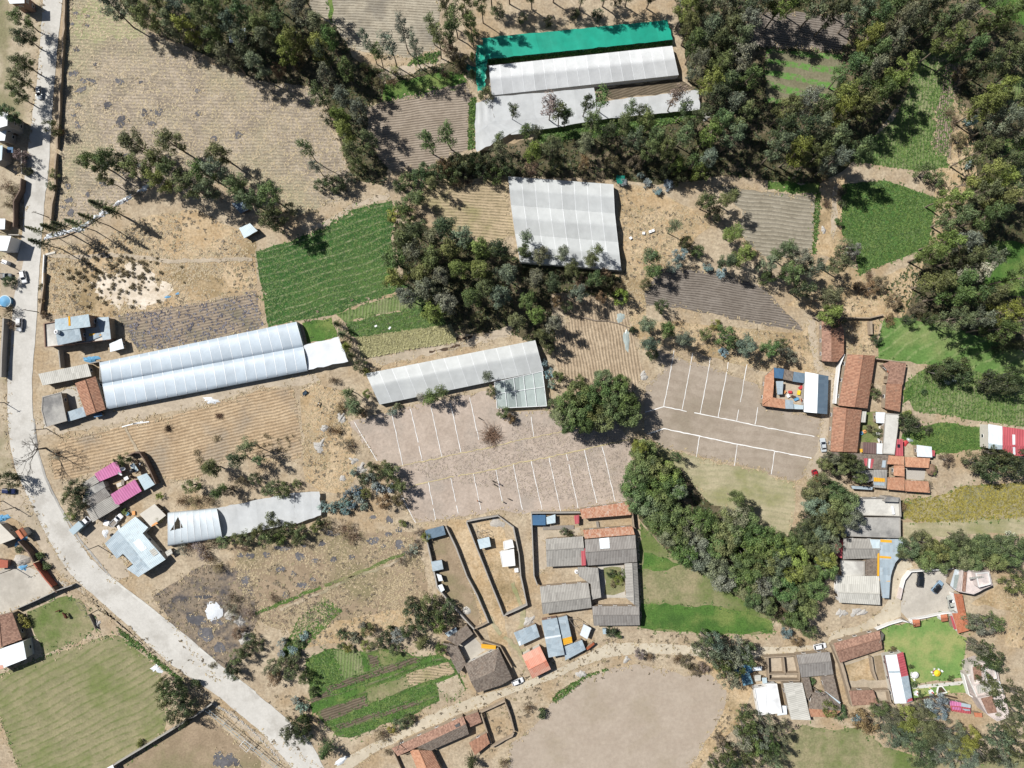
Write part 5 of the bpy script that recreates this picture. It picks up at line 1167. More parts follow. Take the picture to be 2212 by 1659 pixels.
# ================================================================== HOUSES, upper left and road side
flat('brick house terrace and ground floor by the upper road', '10:385,1138 478,1120 945,1085 960,1275 500,1330 395,1342', 'm_concrete_pale', 3.4, .5, 'm_brick', wall='m_brick', name='brick_house')
building('raised pale tin roof of the brick house, upper half', [('r_zinc_pale', P('10:474,1100,8.2 765,1055,8.2 780,1163,7.4 476,1203,7.4'))], wall='m_brick', name='brick_storey', cat='house', patches=[('skylight', 'r_yellow', '10:588,1074 606,1072 610,1155 592,1157')])
building('raised pale tin roof of the brick house, lower half', [('r_zinc', P('10:478,1206,7.2 686,1174,7.2 705,1282,6.6 500,1325,6.6'))], wall='m_brick', name='brick_storey')
shed('small tin and orange sheet lean-to behind the brick house', '10:765,1215 875,1212 880,1245 770,1290', 'r_zinc', (3.9, 3.9, 3.7, 3.7), patches=[('roof_panel', 'r_yellow', '10:768,1222 872,1216 875,1240 770,1246')], openings=False)
shed('grey tin lean-to at the back of the brick house', '10:832,1086 938,1078 958,1270 890,1280', 'r_zinc', (4.1, 4.0, 3.9, 4.0), openings=False)
tank('white rooftop water tank on the brick house', '10:480,1208', 7.4, .75, 1.3, 'm_white')
shed('little white sheet-roofed shelter by the cabbage field', '10:945,1312 1050,1266 1070,1352 952,1382', 'r_zinc_white', 2.6)
shed('long pale fibre-sheet roof by the upper road', '10:330,1572 755,1482 790,1590 368,1672', 'r_fibre_pale', (3.4, 3.4, 3.0, 3.0))
gable('red tiled house between courtyard and twin greenhouse', '162,828 186,898 228,884 206,813', 'r_tile', 3.2, 4.3, .5)
flat('weathered grey concrete roof at the road corner', '92,857 132,847 145,909 100,922 90,887', 'm_concrete', 3.3, .15, name='flat_roofed_house')
shed('pale blue tin roof between concrete roof and tiled house', '145,890 180,878 186,899 147,911', 'r_zinc', (2.7, 2.7, 2.5, 2.5))
shed('small blue tin awning under the tiled house', '200,896 219,892 221,898 204,902', 'r_blue', 2.2, openings=False)
wall('dark boundary wall between brick house and fibre-sheet roof', '10:505,1370 520,1520', 2.6, .3, 'm_block')
wall('dark wall at the end of the twin greenhouse', '10:770,1480 860,1465 865,1640', 2.2, .25, 'm_block')
shed('dark-walled building with white roof at the upper left corner', '00:40,-60 208,-60 210,26 85,32', 'r_zinc_white', 6.2, wall='m_brick', name='house', cat='house')
building('white flat-roofed concrete house left of the upper road', [('m_concrete_white', P('00:-60,962,8.2 68,968,8.2 62,1085,8.2 -60,1120,8.2'))], wall='m_block', name='concrete_house', thick=.25)
shed('white tin lean-to of the concrete house', '00:-60,1090 62,1085 40,1215 -60,1215', 'r_zinc_white', 5.2, wall='m_block', name='house', cat='house')
shed('bluish tin roof below the concrete house', '00:-60,1262 22,1255 15,1380 -60,1420', 'r_zinc_pale', 5.0, wall='m_block', openings=False)
shed('small blue sheet canopy beside the concrete house', '00:62,1270 112,1272 112,1320 60,1318', 'r_blue', 3.0, openings=False)
wall('grey yard wall with a red gate by the upper road', '00:185,1300 185,1500', 2.4, .3, 'm_block')
shed('white roof at the left margin above the canopy', '10:-60,230 45,230 40,322 -60,322', 'r_zinc_white', 3.2, openings=False)
shed('bright white roadside canopy with a sharp shadow', '10:-60,375 96,380 60,506 -60,506', 'r_zinc_white', 5.6, wall='m_whitewall', openings=False)
wall('long brown adobe wall left of the upper road', '00:180,1540 170,1640 10:118,80 115,300', 2.6, .35, 'm_brownwall', ragged=.15)
wall('low wall with white bags beside the canopy', '10:70,368 165,370', 1.4, .3, 'm_block')
wall('grey-green wall at the left margin beside the parked cars', '10:28,1090 20,1250 10,1420 5,1600', 2.6, .5, 'm_block')
wall('mud wall casting a dark strip right of the upper road, long upper part', '138,-30 137,60 132,140 127,240 122,320', 1.5, .5, 'm_adobe', ragged=.3)
wall('mud wall casting a dark strip right of the upper road, lower part', '120,330 118,400 112,440 108,485', 1.5, .5, 'm_adobe', ragged=.3)
wall('mud wall beside the dry lot by the road', '10:380,700 365,880 345,1050', 1.5, .4, 'm_adobe', ragged=.25)
wall('white kerb wall at the dry lot by the road', '10:378,540 372,640 360,860', .9, .35, 'm_whitewall')
box_thing('stone_slab', 'pale concrete slab lying at the edge of the dry lot', '10:435,530', (3.0, .6, .3), 0, .25, 'm_plaster')
t_ = empty('pool', W(P('10:42,945')[0], 1.2)); t_.location.z = 0; tag(t_, 'round blue tarpaulin-covered tank at the left margin', 'tank')
MB().lathe((0, 0, 0), [(1.9, 0), (1.95, 1.2), (1.7, 1.3), (.3, 1.7)], 24).build('cover', 'm_bluetarp', t_); MB().lathe((0, 0, 1.15), [(2.0, 0), (2.02, .1), (1.96, .12)], 24).build('rim', 'm_steel', t_)
for i_ in range(11):
    a_, b_ = P('10:420,390')[0], P('10:900,180')[0]
    p_ = lerp(lerp(a_, P('10:690,320')[0], min(1, i_ / 6)), b_, max(0, (i_ - 6) / 4)) if i_ > 6 else lerp(a_, P('10:690,320')[0], i_ / 6)
    lump('plastic_sheet', 'p_sheet', 'crumpled white plastic sheet over the irrigation wall', p_, 1.9, .8, .6, i_, 'plastic sheet', .7, 'white plastic along the irrigation wall', .45)
for i_ in range(8):
    p_ = lerp(P('10:1010,105')[0], P('10:1200,0')[0], i_ / 7) if i_ < 5 else lerp(P('10:1200,0')[0], P('00:1290,1600')[0], (i_ - 4) / 3)
    lump('plastic_sheet', 'p_sheet', 'crumpled white plastic sheet on the wall under the eucalyptus cluster', p_, 1.5, .6, .6, 20 + i_, 'plastic sheet', .7, 'white plastic under the eucalyptus cluster', .5)
wall('low irrigation wall under the white plastic', '10:395,410 540,385 690,320 850,220 1010,105 1200,0', .35, .4, 'm_adobe', ragged=.1)
shed('weathered tin hut below the eucalyptus cluster', '10:2065,312 2160,270 2225,335 2110,400', 'r_zinc_pale', (2.5, 2.8, 2.8, 2.5), wall='m_wood')
shed('grey tin hut hidden under the eucalyptus cluster', '10:2000,100 2090,60 2150,150 2080,185', 'r_zinc_dark', 2.6, wall='m_wood')
shed('bluish tin hut in the band of trees at the top', '00:1975,290 2120,240 2130,350 1985,370', 'r_zinc', 2.5, wall='m_wood')
shed('collapsed pale tin hut in the trees at the top', '00:1745,215 1840,250 1830,310 1780,300', 'r_zinc_dark', 2.0, wall='m_wood', openings=False)
# ---- pink-roofed compound
shed('pink tin roof, upper of the two on the roadside compound', '20:815,776 1003,660 1050,765 858,845', 'r_pink', (3.2, 3.2, 2.9, 2.9), wall='m_brick', name='house', cat='house')
shed('pink tin roof, lower of the two on the roadside compound', '20:955,955 1165,824 1224,925 1006,1055', 'r_pink', (3.3, 3.3, 2.8, 2.8), wall='m_brick', name='house', cat='house')
shed('grey tiled lean-to left of the upper pink roof', '20:702,862 815,790 858,846 742,912', 'r_fibre', (2.7, 3.0, 3.2, 2.9), wall='m_brick', name='house', cat='house')
shed('plain grey concrete roof between the pink roofs', '20:742,912 890,840 912,890 715,1012', 'm_concrete', (3.2, 3.2, 3.2, 3.2), name='house', cat='house', wall='m_plaster')
shed('dark corrugated roof sloping to the road below the concrete roof', '20:712,1015 905,892 955,962 800,1070', 'r_fibre_dark', (3.1, 3.1, 2.7, 2.7), name='house', cat='house', wall='m_plaster')
gable('big grey tiled roof at the corner by the parked trucks', '20:745,1085 800,1195 1035,1055 960,968', 'r_fibre', 2.8, 3.8, .22, name='house', wall='m_brick')
shed('narrow pale tin roof in the pink compound yard', '20:1120,702 1155,682 1196,744 1165,768', 'r_zinc_pale', 2.6, openings=False)
shed('pale tin roof at the back corner of the pink compound', '20:1182,802 1268,770 1338,868 1250,918', 'r_zinc_pale', (2.7, 2.7, 2.4, 2.4))
wall('tall brown brick wall behind the pink compound', '20:1165,592 1205,595 1250,660 1300,760 1345,865', 2.9, .35, 'm_brownwall')
wall('brown back wall at the top of the pink compound', '20:1090,625 1165,590', 2.8, .3, 'm_brownwall')
tank('black water tank on a stand inside the pink compound', '20:1132,752', 2.6, .7, 1.2, 'm_black')
dish('satellite dish above the black tank', '20:1060,728', 3.0, .8, .6); dish('satellite dish on the edge of the upper pink roof', '20:1042,770', 3.0, .8, -.4)
for i_, (q_, d_, m_) in enumerate((('20:1090,815', (1.3, 1.0, .8), 'm_white'), ('20:1060,850', (1.6, .9, .6), 'm_greywood'), ('20:1130,800', (1.2, .8, .5), 'm_wood'), ('20:1030,870', (1.5, 1.2, .4), 'm_plaster'), ('20:1205,700', (1.4, .4, .3), 'm_white'), ('20:1185,670', (1.2, .7, .5), 'm_wood'))):
    box_thing('crate', ('white', 'grey wooden', 'brown wooden', 'cream', 'long white', 'dark wooden')[i_] + ' crate in the pink compound yard', q_, d_, 0, .5 + i_, m_, cat='crate')
# ---- L-shaped tin house
_l = P('20:905,1380 1010,1268 1170,1146 1280,1240 1232,1290 1430,1516 1195,1668 1095,1598 1150,1560 1062,1466 1010,1510'); z_ = lambda p, h: (p[0], p[1], h)
_r0, _r1 = P('20:1075,1208')[0], P('20:1310,1590')[0]
building('large L-shaped pale tin house by the road', [('r_zinc_pale', [z_(P('20:1018,1262')[0], 4.2), z_(P('20:1170,1146')[0], 3.2), z_(P('20:1280,1240')[0], 3.0), z_(P('20:1232,1290')[0], 3.4), z_(P('20:1430,1516')[0], 3.0), z_(P('20:1300,1600')[0], 4.2)]),
    ('r_zinc', [z_(P('20:905,1380')[0], 3.0), z_(P('20:1018,1262')[0], 4.2), z_(P('20:1300,1600')[0], 4.2), z_(P('20:1195,1668')[0], 3.6), z_(P('20:1095,1598')[0], 3.0), z_(P('20:1150,1560')[0], 3.4), z_(P('20:1062,1466')[0], 3.3), z_(P('20:1010,1510')[0], 2.9)])],
    outline=[z_(p, 3.0) for p in _l], wall='m_plaster', name='house', patches=[('roof_panel', 'r_zinc_white', '20:1150,1370 1200,1335 1270,1420 1215,1455'), ('roof_panel', 'r_fibre_pale', '20:1290,1440 1330,1415 1370,1465 1325,1490')])
shed('shed covered with a cream tarpaulin and an orange strip', '20:1205,1125 1335,1036 1434,1135 1306,1235', 'p_cream', (2.6, 2.7, 2.5, 2.4), wall='m_wood', patches=[('roof_panel', 'm_orangetarp', '20:1308,1222 1352,1190 1365,1205 1312,1232')])
shed('tiny square hut behind the L-shaped house', '20:1425,1452 1476,1420 1492,1462 1446,1490', 'r_fibre_pale', 2.2)
# ---- lower left compound
wall('tall red-brown yard wall beside the lower road, upper part', 'f:39,1170 62,1195 72,1215', 3.0, .4, 'm_brownwall'); wall('tall red-brown yard wall beside the lower road, lower part', '72,1217 98,1252 112,1268', 3.0, .4, 'm_redsoil')
wall('short brown wall at the yard corner', '100,1254 122,1280', 2.6, .4, 'm_brownwall')
wall('dark wall below the lower left yard', '30:105,300 300,215 480,130 622,80', 2.4, .25, 'm_block')
gable('small red-tiled pavilion by the lower road', '20:132,1275 182,1345 236,1300 192,1236', 'r_terra', 3.0, 3.9, .45, name='pavilion', cat='pavilion', wall='m_plaster', openings=False)
flat('small red earthen hut at the left margin', '20:-40,1512 68,1525 66,1588 -40,1592', 'm_redsoil', 2.2, 0, name='hut', cat='hut', wall='m_brick')
shed('cream sheet roof at the left margin', '20:-60,1195 0,1205 132,1335 0,1385 -60,1400', 'p_cream', 3.4, wall='m_block')
lump('tarpaulin', 'm_bluetarp', 'blue tarpaulin draped at the gate by the red pavilion', '20:180,1355', 2.0, 1.0, .8, 3, None, .5, None, .6); lump('tarpaulin', 'm_bluetarp', 'crumpled blue tarpaulin left of the cream roof', '20:20,1155', 2.2, 1.3, .6, 4, None, .6)
lump('tarpaulin', 'm_bluetarp', 'small blue tarpaulin between cream roof and red pavilion', '20:130,1312', 1.0, .6, .5, 5, None, .6); lump('tarpaulin', 'm_bluetarp', 'blue plastic heap at the foot of the gravel mound', '20:200,1585', 1.6, .8, .4, 6, None, .6)
lump('gravel_heap', 'm_gravel', 'pale gravel mound inside the lower left yard', '20:190,1520', 2.6, 2.0, 1.3, 7, None, .25)
gable('red-tiled courtyard house at the left margin', '30:-60,352 -60,640 190,548 105,315', 'r_tile_pink', 3.2, 4.4, .3, wall='m_adobe')
shed('bright white roof at the left margin above the hay field', '30:-60,652 200,562 228,715 -60,830', 'r_zinc_white', 4.6, wall='m_plaster', name='house', cat='house', patches=[('roof_panel', 'r_orange', '30:-40,775 25,770 30,800 -40,820')])
wall('long grey wall along the foot of the hay field', '30:975,1640 1240,1480 1500,1320 1700,1200 1830,1105', 2.5, .3, 'm_block')
shed('white corner of a roof at the bottom margin', '30:900,1672 975,1630 990,1680 900,1720', 'r_zinc_white', 2.6, openings=False)
# ================================================================== middle compounds
wall('stone wall round the left long yard, outer side', '21:1470,1330 1545,1659 31:1565,100 1640,190 1700,260 1790,360 1885,460', 2.0, .4, 'm_block', ragged=.1)
wall('stone wall round the left long yard, inner side', '21:1640,1232 1730,1420 1820,1659 31:1910,170 2010,405', 2.0, .4, 'm_block', ragged=.1); wall('short end wall of the left long yard', '31:1890,455 1950,430 2005,400', 1.8, .35, 'm_adobe', ragged=.1)
wall('block wall round the middle yard', '21:1818,1190 1940,1165 2092,1140 2212,1230 22:10,1235 60,1470 32:75,0 130,252 31:2140,345 2010,20 21:1820,1200', 2.1, .35, 'm_block', ragged=.08)
shed('blue tin roof at the top of the left long yard', '21:1460,1266 1620,1225 1640,1302 1480,1346', 'r_zinc_dark', (2.5, 2.5, 2.3, 2.3), wall='m_block')
shed('pale blue tin roof halfway down the left long yard', '21:1513,1536 1604,1520 1620,1600 1526,1620', 'r_zinc', 2.4)
shed('small pale tin roof beneath the halfway one in the left long yard', '21:1560,1640 31:1600,-8 1615,40 1580,45', 'r_zinc_white', 2.2, openings=False)
shed('white box hut at the bend of the left long yard', '31:1572,82 1608,70 1630,120 1600,140', 'r_zinc_white', 2.3)
shed('pale blue tin roof inside the middle yard', '21:1912,1345 2014,1320 2030,1404 1936,1426', 'r_zinc_pale', 2.4)
flat('white flat roof in the middle yard, lower', '21:2106,1450 2228,1425 2240,1568 2130,1580', 'm_concrete_white', 2.9, .12, 'm_whitewall', wall='m_whitewall', name='hut', cat='hut')
flat('white flat roof in the middle yard, upper', '21:2136,1362 2214,1345 2230,1412 2142,1430', 'm_concrete_white', 2.5, .1, 'm_whitewall', wall='m_whitewall', name='hut', cat='hut')
frame_path('bare timber pergola in the middle yard', list(zip(P('21:1910,1280 1950,1270 2000,1262'), P('21:1920,1330 1960,1318 2012,1310'))), 2.2, 'm_greywood', .06, 'pergola', 'pergola')
box_thing('white_tub', 'white tub beside the wall of the middle yard', '22:38,1610', (1.2, 1.2, .8), 0, .1, 'm_white', cat='tub')
lump('gravel_heap', 'm_gravel', 'low pale rubble spread in the middle yard', '21:2080,1200', 2.4, 1.6, .4, 9, None, .4); lump('gravel_heap', 'm_plaster', 'round pale sand heap in the left long yard', '31:1820,300', 1.4, 1.3, .6, 10, None, .15)
box_thing('brick_stack', 'stack of red bricks at the foot of the middle yard', '31:2185,325', (2.2, .9, .6), 0, .3, 'm_rust', cat='bricks')
# ---- hacienda
shed('patchy red tile roof along the top wall of the old farmstead', '22:585,1082 1020,1016 1030,1130 606,1165', 'r_tile_patchy', (2.8, 2.8, 3.5, 3.5), name='house', cat='house')
shed('patchy red tile roof above the grey farmstead roofs', '22:612,1262 1040,1230 1062,1300 630,1336', 'r_tile_patchy', (2.8, 2.8, 3.4, 3.4), name='house', cat='house')
gable('grey farmstead roof, upper left wing', '22:290,1340 612,1316 636,1565 300,1580', 'r_fibre', 3.0, 4.2, .40)
gable('grey farmstead roof with a white skylight, upper right wing', '22:628,1345 1065,1306 1080,1538 640,1570', 'r_fibre_dark', 3.0, 4.3, .49, patches=[('skylight', 'r_zinc_white', '22:752,1336 838,1326 845,1418 762,1424')])
shed('narrow pink strip roof between the two upper grey wings', '22:596,1425 632,1420 640,1566 602,1570', 'r_red', 4.0, openings=False)
shed('grey farmstead wing left of the inner garden', '22:566,1582 742,1588 32:770,185 690,205 680,70 576,0', 'r_fibre', 3.2, name='house', cat='house')
gable('grey farmstead wing right of the inner garden', '22:972,1552 32:986,190 1102,285 22:1082,1545', 'r_fibre', 2.9, 3.7, .6)
gable('grey farmstead roof, lower left wing with a small hole', '32:240,92 660,56 690,274 266,330', 'r_fibre', 3.0, 4.3, .60)
gable('grey farmstead roof, lower right wing', '32:692,262 985,186 1106,300 1104,425 706,430'.replace(' 1106,300', '').replace('985,186', '1098,262'), 'r_fibre_dark', 3.0, 4.2, .46)
wall('pale wall along the top of the old farmstead', '22:166,1116 590,1112', 2.4, .3, 'm_block'); wall('pale wall along the left side of the old farmstead', '22:168,1120 190,1659 32:220,80', 2.4, .3, 'm_block'); wall('wall beside the tiled roofs of the old farmstead', '22:1030,1020 1055,1240', 2.6, .3, 'm_adobe')
shed('blue tin roof in the upper left corner of the farmstead', '22:176,1132 290,1132 290,1220 178,1220', 'r_blue', 2.4); shed('ragged pale tin roof beside the blue one in the farmstead', '22:296,1150 374,1126 376,1200 300,1212', 'r_zinc_pale', 2.2, openings=False)
shed('little rusty and white shed beside the top tiles of the farmstead', '22:535,1140 580,1130 580,1205 545,1212', 'r_red', 2.2, openings=False)
t_ = W(P('22:740,1215')[0]); box_thing('feed_trough', 'timber feed trough in the tiled yard of the farmstead', '22:740,1215', (.8, 2.0, .5), 0, .2, 'm_greywood', cat='trough')
box_thing('plank_stack', 'row of pale planks laid across the farmstead yard', '22:400,1240', (9.5, 1.2, .3), 0, .03, 'm_greywood', cat='planks')
tank('small white water tank behind the grey wing', '22:560,1625', 0, .7, 1.1, 'm_white')
# ---- tin cluster
shed('grey tin roof left of the tin cluster', '32:15,490 205,415 240,525 65,606', 'r_zinc', (2.6, 2.6, 2.4, 2.4), patches=[('roof_panel', 'r_zinc_white', '32:50,568 72,560 78,595 62,602')])
shed('largest grey tin roof of the tin cluster', '32:256,385 388,360 455,680 316,705', 'r_zinc', (3.8, 3.6, 3.4, 3.6), name='house', cat='house', wall='m_brick', patches=[('roof_panel', 'r_zinc_white', '32:285,528 420,508 424,522 288,545')])
shed('tin roof with an orange end in the tin cluster', '32:392,362 475,342 525,578 446,600', 'r_zinc', (3.0, 2.8, 2.6, 2.8), patches=[('roof_panel', 'r_yellow', '32:436,542 514,522 523,576 446,598')], openings=False)
shed('low tin roof at the front of the tin cluster', '32:450,612 605,552 636,636 460,730', 'r_zinc', (2.6, 2.6, 2.3, 2.3))
shed('tilted white tin sheet of the tin cluster', '32:620,416 685,450 650,545 586,510', 'r_zinc_white', (2.5, 2.3, 2.3, 2.5), openings=False)
shed('rusty tin strip at the front of the tin cluster', '32:640,622 706,572 714,590 650,642', 'm_rust', 1.8, openings=False)
frame_path('open timber frame behind the tin cluster', list(zip(P('32:490,370 540,440 580,500'), P('32:570,375 620,410 690,460'))), 2.2, 'm_greywood', .06, 'timber_frame', 'frame')
gable('bright orange-roofed house by the dirt road', '32:85,686 240,606 336,806 176,886'.replace('85,686 240,606 336,806 176,886', '240,606 85,686 176,886 336,806'), 'r_orange', 3.2, 4.2, .62, wall='m_plaster')
# ---- purple-roofed house
building('large purplish hip-roofed house on the dirt road', [('r_tile_grey', P('31:1800,765,3.2 2095,625,3.2 2060,822,4.8 1855,912,4.4')), ('r_tile_grey', P('31:1855,912,4.4 2060,822,4.8 2035,970,3.4 1910,1010,3.0')), ('r_tile_grey', P('31:2060,822,4.8 2115,945,3.2 2035,970,3.4')), ('r_tile_grey', P('31:2095,625,3.2 2214,888,3.1 2115,945,3.2 2060,822,4.8'))],
    outline=P('31:1800,765,3.2 2095,625,3.2 2214,888,3.1 2115,945,3.2 2035,970,3.3 1910,1010,3.0'), wall='m_plaster')
shed('purplish back wing of the courtyard on the dirt road', '31:1640,545 1822,426 1876,500 1742,606', 'r_tile_grey', (2.8, 3.2, 2.9, 2.6), name='house', cat='house'); shed('purplish side wing of the courtyard on the dirt road', '31:1612,578 1742,606 1815,755 1750,848', 'r_tile_grey', (3.0, 2.8, 2.8, 3.0), name='house', cat='house')
shed('small pale tin lean-to behind the purplish back wing', '31:1632,495 1730,442 1742,482 1662,526', 'r_zinc', 2.3, openings=False); shed('bright orange sheet in the purplish courtyard', '31:1946,586 2074,600 2070,634 1946,624', 'r_yellow', 2.2, openings=False)
wall('wall beside the purplish house', '31:1880,470 1945,560 2110,610 2212,790', 2.0, .3, 'm_adobe')
building('long ruined tile roof by the dirt road', [('r_tile_pink', P('31:1172,1490,3.0 1790,1213,3.0 1815,1278,4.0 1390,1480,4.0 1225,1556,3.6')), ('r_tile_grey', P('31:1390,1480,4.0 1815,1278,4.0 1840,1366,3.0 1510,1510,3.0'))], outline=P('31:1172,1490,2.8 1790,1213,2.8 1840,1366,2.8 1510,1510,2.8 1225,1556,2.8'), patches=[('hole', 'm_black', '31:1715,1290 1755,1268 1765,1295 1728,1312')])  # black panel on the tiles paints the dark inside of a roof hole
gable('ruined tile wing running to the bottom margin', '31:1325,1500 1400,1690 1610,1690 1520,1510', ('r_tile_bright', 'r_tile'), 2.8, 3.9, .42); shed('short broken tile roof beside the long ruin', '31:1800,1216 1920,1176 1950,1262 1842,1310', 'r_tile_pink', (2.8, 2.8, 2.4, 2.4), openings=False)
shed('small tile roof at the foot of the ruined yard', '31:1840,1442 1990,1356 2020,1446 1892,1550', 'r_tile', (2.6, 2.8, 2.6, 2.4))
wall('ruined adobe wall round the empty yard', '31:1930,1185 2040,1140 2150,1080 2200,1220 32:20,1350', 1.9, .45, 'm_adobe', ragged=.35); wall('ruined adobe wall between the tile ruins', '31:1945,1190 1990,1330 2030,1450', 1.9, .45, 'm_adobe', ragged=.35)
wall('ruined adobe wall at the foot of the empty yard', '32:15,1355 0,1385 31:2030,1480', 1.6, .45, 'm_adobe', ragged=.3); wall('low wall left of the ruined wing', '31:1190,1530 1260,1690', 1.6, .35, 'm_adobe', ragged=.2)
# ================================================================== right-hand houses
building('weathered tiled barn at the top of the lane', [('r_tile_pink', P('13:465,1100,3.0 545,1090,4.2 548,1466,4.2 466,1462,3.0')), ('r_tile', P('13:545,1090,4.2 610,1090,3.2 656,1200,2.8 656,1400,2.8 600,1468,3.2 548,1466,4.2'))], outline=P('13:465,1100,3.0 610,1090,3.0 656,1200,2.7 656,1400,2.7 600,1468,3.0 466,1462,3.0'))
gable('large orange-red tiled barn beside the lane', '1831,765 1811,876 1874,882 1891,768'.replace('1831,765 1811,876 1874,882 1891,768', '1811,876 1831,765 1891,768 1874,882'), 'r_tile', 3.2, 4.8, .56)
gable('orange-red tiled house below the large barn', '23:540,582 566,195 810,225 770,590', 'r_tile', 3.2, 4.6, .46)
shed('tile roof, lower part of the house right of the large barn', '23:1024,0 1160,0 1140,240 1012,214', 'r_tile', (3.2, 2.8, 2.8, 3.2), name='house', cat='house')
building('patched tile and tin roof right of the large barn', [('r_tile_pink', P('13:990,1490,3.0 1050,1462,3.0 1195,1482,2.8 1165,1668,2.8 1028,1660,3.0 1045,1560,3.0'))], patches=[('roof_panel', 'r_zinc_pale', '13:1085,1482 1190,1490 1150,1600 1048,1594'), ('roof_panel', 'm_rust', '13:1030,1535 1078,1540 1076,1562 1028,1558')])
wall('adobe wall above the patched roof', '13:935,1440 1195,1475', 2.2, .3, 'm_adobe'); wall('ruined stub of thick adobe wall on the dry slope', '13:890,1115 895,1230', 2.0, .9, 'm_adobe', ragged=.3)
wall('stone wall above the tiled barn', '13:615,1085 880,1088 1000,1060', 1.6, .35, 'm_adobe', ragged=.2); wall('pale wall beside the orange-red barn', '13:660,1400 620,1500 600,1659 23:585,170', 2.0, .5, 'm_whitewall')
shed('tile strip roof on the left of the courtyard house', 'z8:130,240 265,130 268,330 250,570 85,690', 'r_tile_bright', (2.9, 2.9, 3.1, 3.1, 2.9), name='house', cat='house')
shed('tile roof along the foot of the courtyard house', 'z8:85,705 245,575 440,605 445,750', 'r_tile_bright', (2.8, 3.3, 3.3, 2.8), name='house', cat='house'); shed('grey tin roof next to the foot tiles of the courtyard house', 'z8:440,605 565,625 580,755 446,750', 'r_zinc', (3.2, 3.2, 2.8, 2.8), openings=False)
shed('pale tin lean-to in the corner of the courtyard house', 'z8:578,680 728,700 724,760 588,756', 'r_zinc_pale', 2.6, openings=False); shed('blue tin roof at the top left of the courtyard house', 'z8:265,105 430,130 405,284 268,268', 'r_blue', (2.8, 2.8, 2.6, 2.6))
shed('brown tile roof between the two blue ones of the courtyard house', 'z8:432,130 575,170 555,322 410,290', 'r_tile_grey', (2.9, 2.9, 2.7, 2.7), openings=False); shed('blue tin roof at the top right of the courtyard house', 'z8:577,170 752,200 734,350 558,325', 'r_zinc_dark', (2.8, 2.8, 2.6, 2.6))
gable('broad white and blue-grey tin roof of the courtyard house', 'z8:735,800 755,175 1120,240 1100,836', ('r_zinc_white', 'r_zinc_dark'), 3.0, 4.6, .55, wall='m_block', name='house')
shed('pale blue awning inside the courtyard house', 'z8:300,320 415,320 402,525 322,530', 'r_zinc', 2.3, openings=False)
for i_, (q_, m_, c_) in enumerate((('z8:525,490', 'm_red', 'red'), ('z8:690,420', 'm_red', 'dark red'), ('z8:660,500', 'm_yellow', 'yellow'), ('z8:490,550', 'm_white', 'white'), ('z8:575,565', 'm_mud', 'brown'), ('z8:620,600', 'm_bluetarp', 'blue'), ('z8:430,490', 'm_orangetarp', 'orange'), ('z8:720,620', 'm_rust', 'rusty'))):
    box_thing('bin', c_ + ' bin standing in the cluttered courtyard', q_, (1.0 + .2 * (i_ % 3), .8, .7), 0, i_ * .7, m_, cat='bin', group='clutter in the courtyard')
flat('long pale concrete roof between garden and tiled house', '23:1015,252 1136,262 1092,610 990,602', 'm_concrete_pale', 3.2, .12, name='flat_roofed_house'); shed('white tin roof at the top of the garden', '23:932,242 1014,246 1010,340 936,336', 'r_zinc_white', 2.6)
shed('narrow grey lean-to beside the tiled house', '23:816,236 852,238 842,332 800,330', 'r_fibre_pale', 2.6, openings=False); shed('maroon tin roof at the foot of the garden', '23:822,502 938,506 934,604 820,596', 'r_maroon', (2.4, 2.4, 2.6, 2.6), openings=False, patches=[('roof_panel', 'r_yellow', '23:794,560 818,560 818,590 796,590')])
shed('white tin sheet next to the maroon roof', '23:942,512 1008,514 1004,606 940,602', 'r_zinc_white', 2.5, openings=False); shed('small pink roof with glass panes by the concrete roof', '23:1115,475 1166,478 1168,622 1100,618', 'r_red', 2.6, patches=[('skylight', 'm_darkglass', '23:1118,520 1142,522 1142,552 1118,550')])
shed('bright white tin roof above the orange tile wings', '23:1285,526 1414,542 1420,634 1290,628', 'r_zinc_white', (3.0, 3.0, 2.7, 2.7)); shed('red sheet end beside the bright white tin roof', '23:1416,570 1444,576 1440,624 1418,622', 'r_red', 2.3, openings=False)
building('wide grey tiled roof of the lower courtyard', [('r_tile_grey', P('23:545,588,3.2 1040,613,3.2 1028,740,2.9 905,735,2.9 740,742,2.9 660,745,2.9 545,740,2.9'))], patches=[('roof_panel', 'r_red', '23:828,642 862,642 850,728 838,720'), ('roof_panel', 'r_zinc_white', '23:870,645 890,646 880,728 866,726'), ('roof_panel', 'r_red', '23:893,646 916,648 900,728 884,728'), ('roof_panel', 'r_zinc', '23:990,660 1020,660 1015,722 982,720')])
flat('sunken grey terrace in the lower courtyard', '23:742,746 905,746 906,832 850,850 740,840', 'm_concrete', 2.7, .4, name='terrace', cat='terrace'); building('grey tin roof with a yellow sheet in the lower courtyard', [('r_fibre', P('23:912,740,3.0 1030,742,3.0 1020,902,2.7 908,892,2.7'))], patches=[('roof_panel', 'r_yellow', '23:913,806 1010,816 1010,846 913,842'), ('roof_panel', 'r_zinc', '23:913,850 1008,854 1008,880 913,872')])
shed('pale tin edge roof below the sunken terrace', '23:720,880 905,890 900,915 730,905', 'r_zinc', 2.6, openings=False)
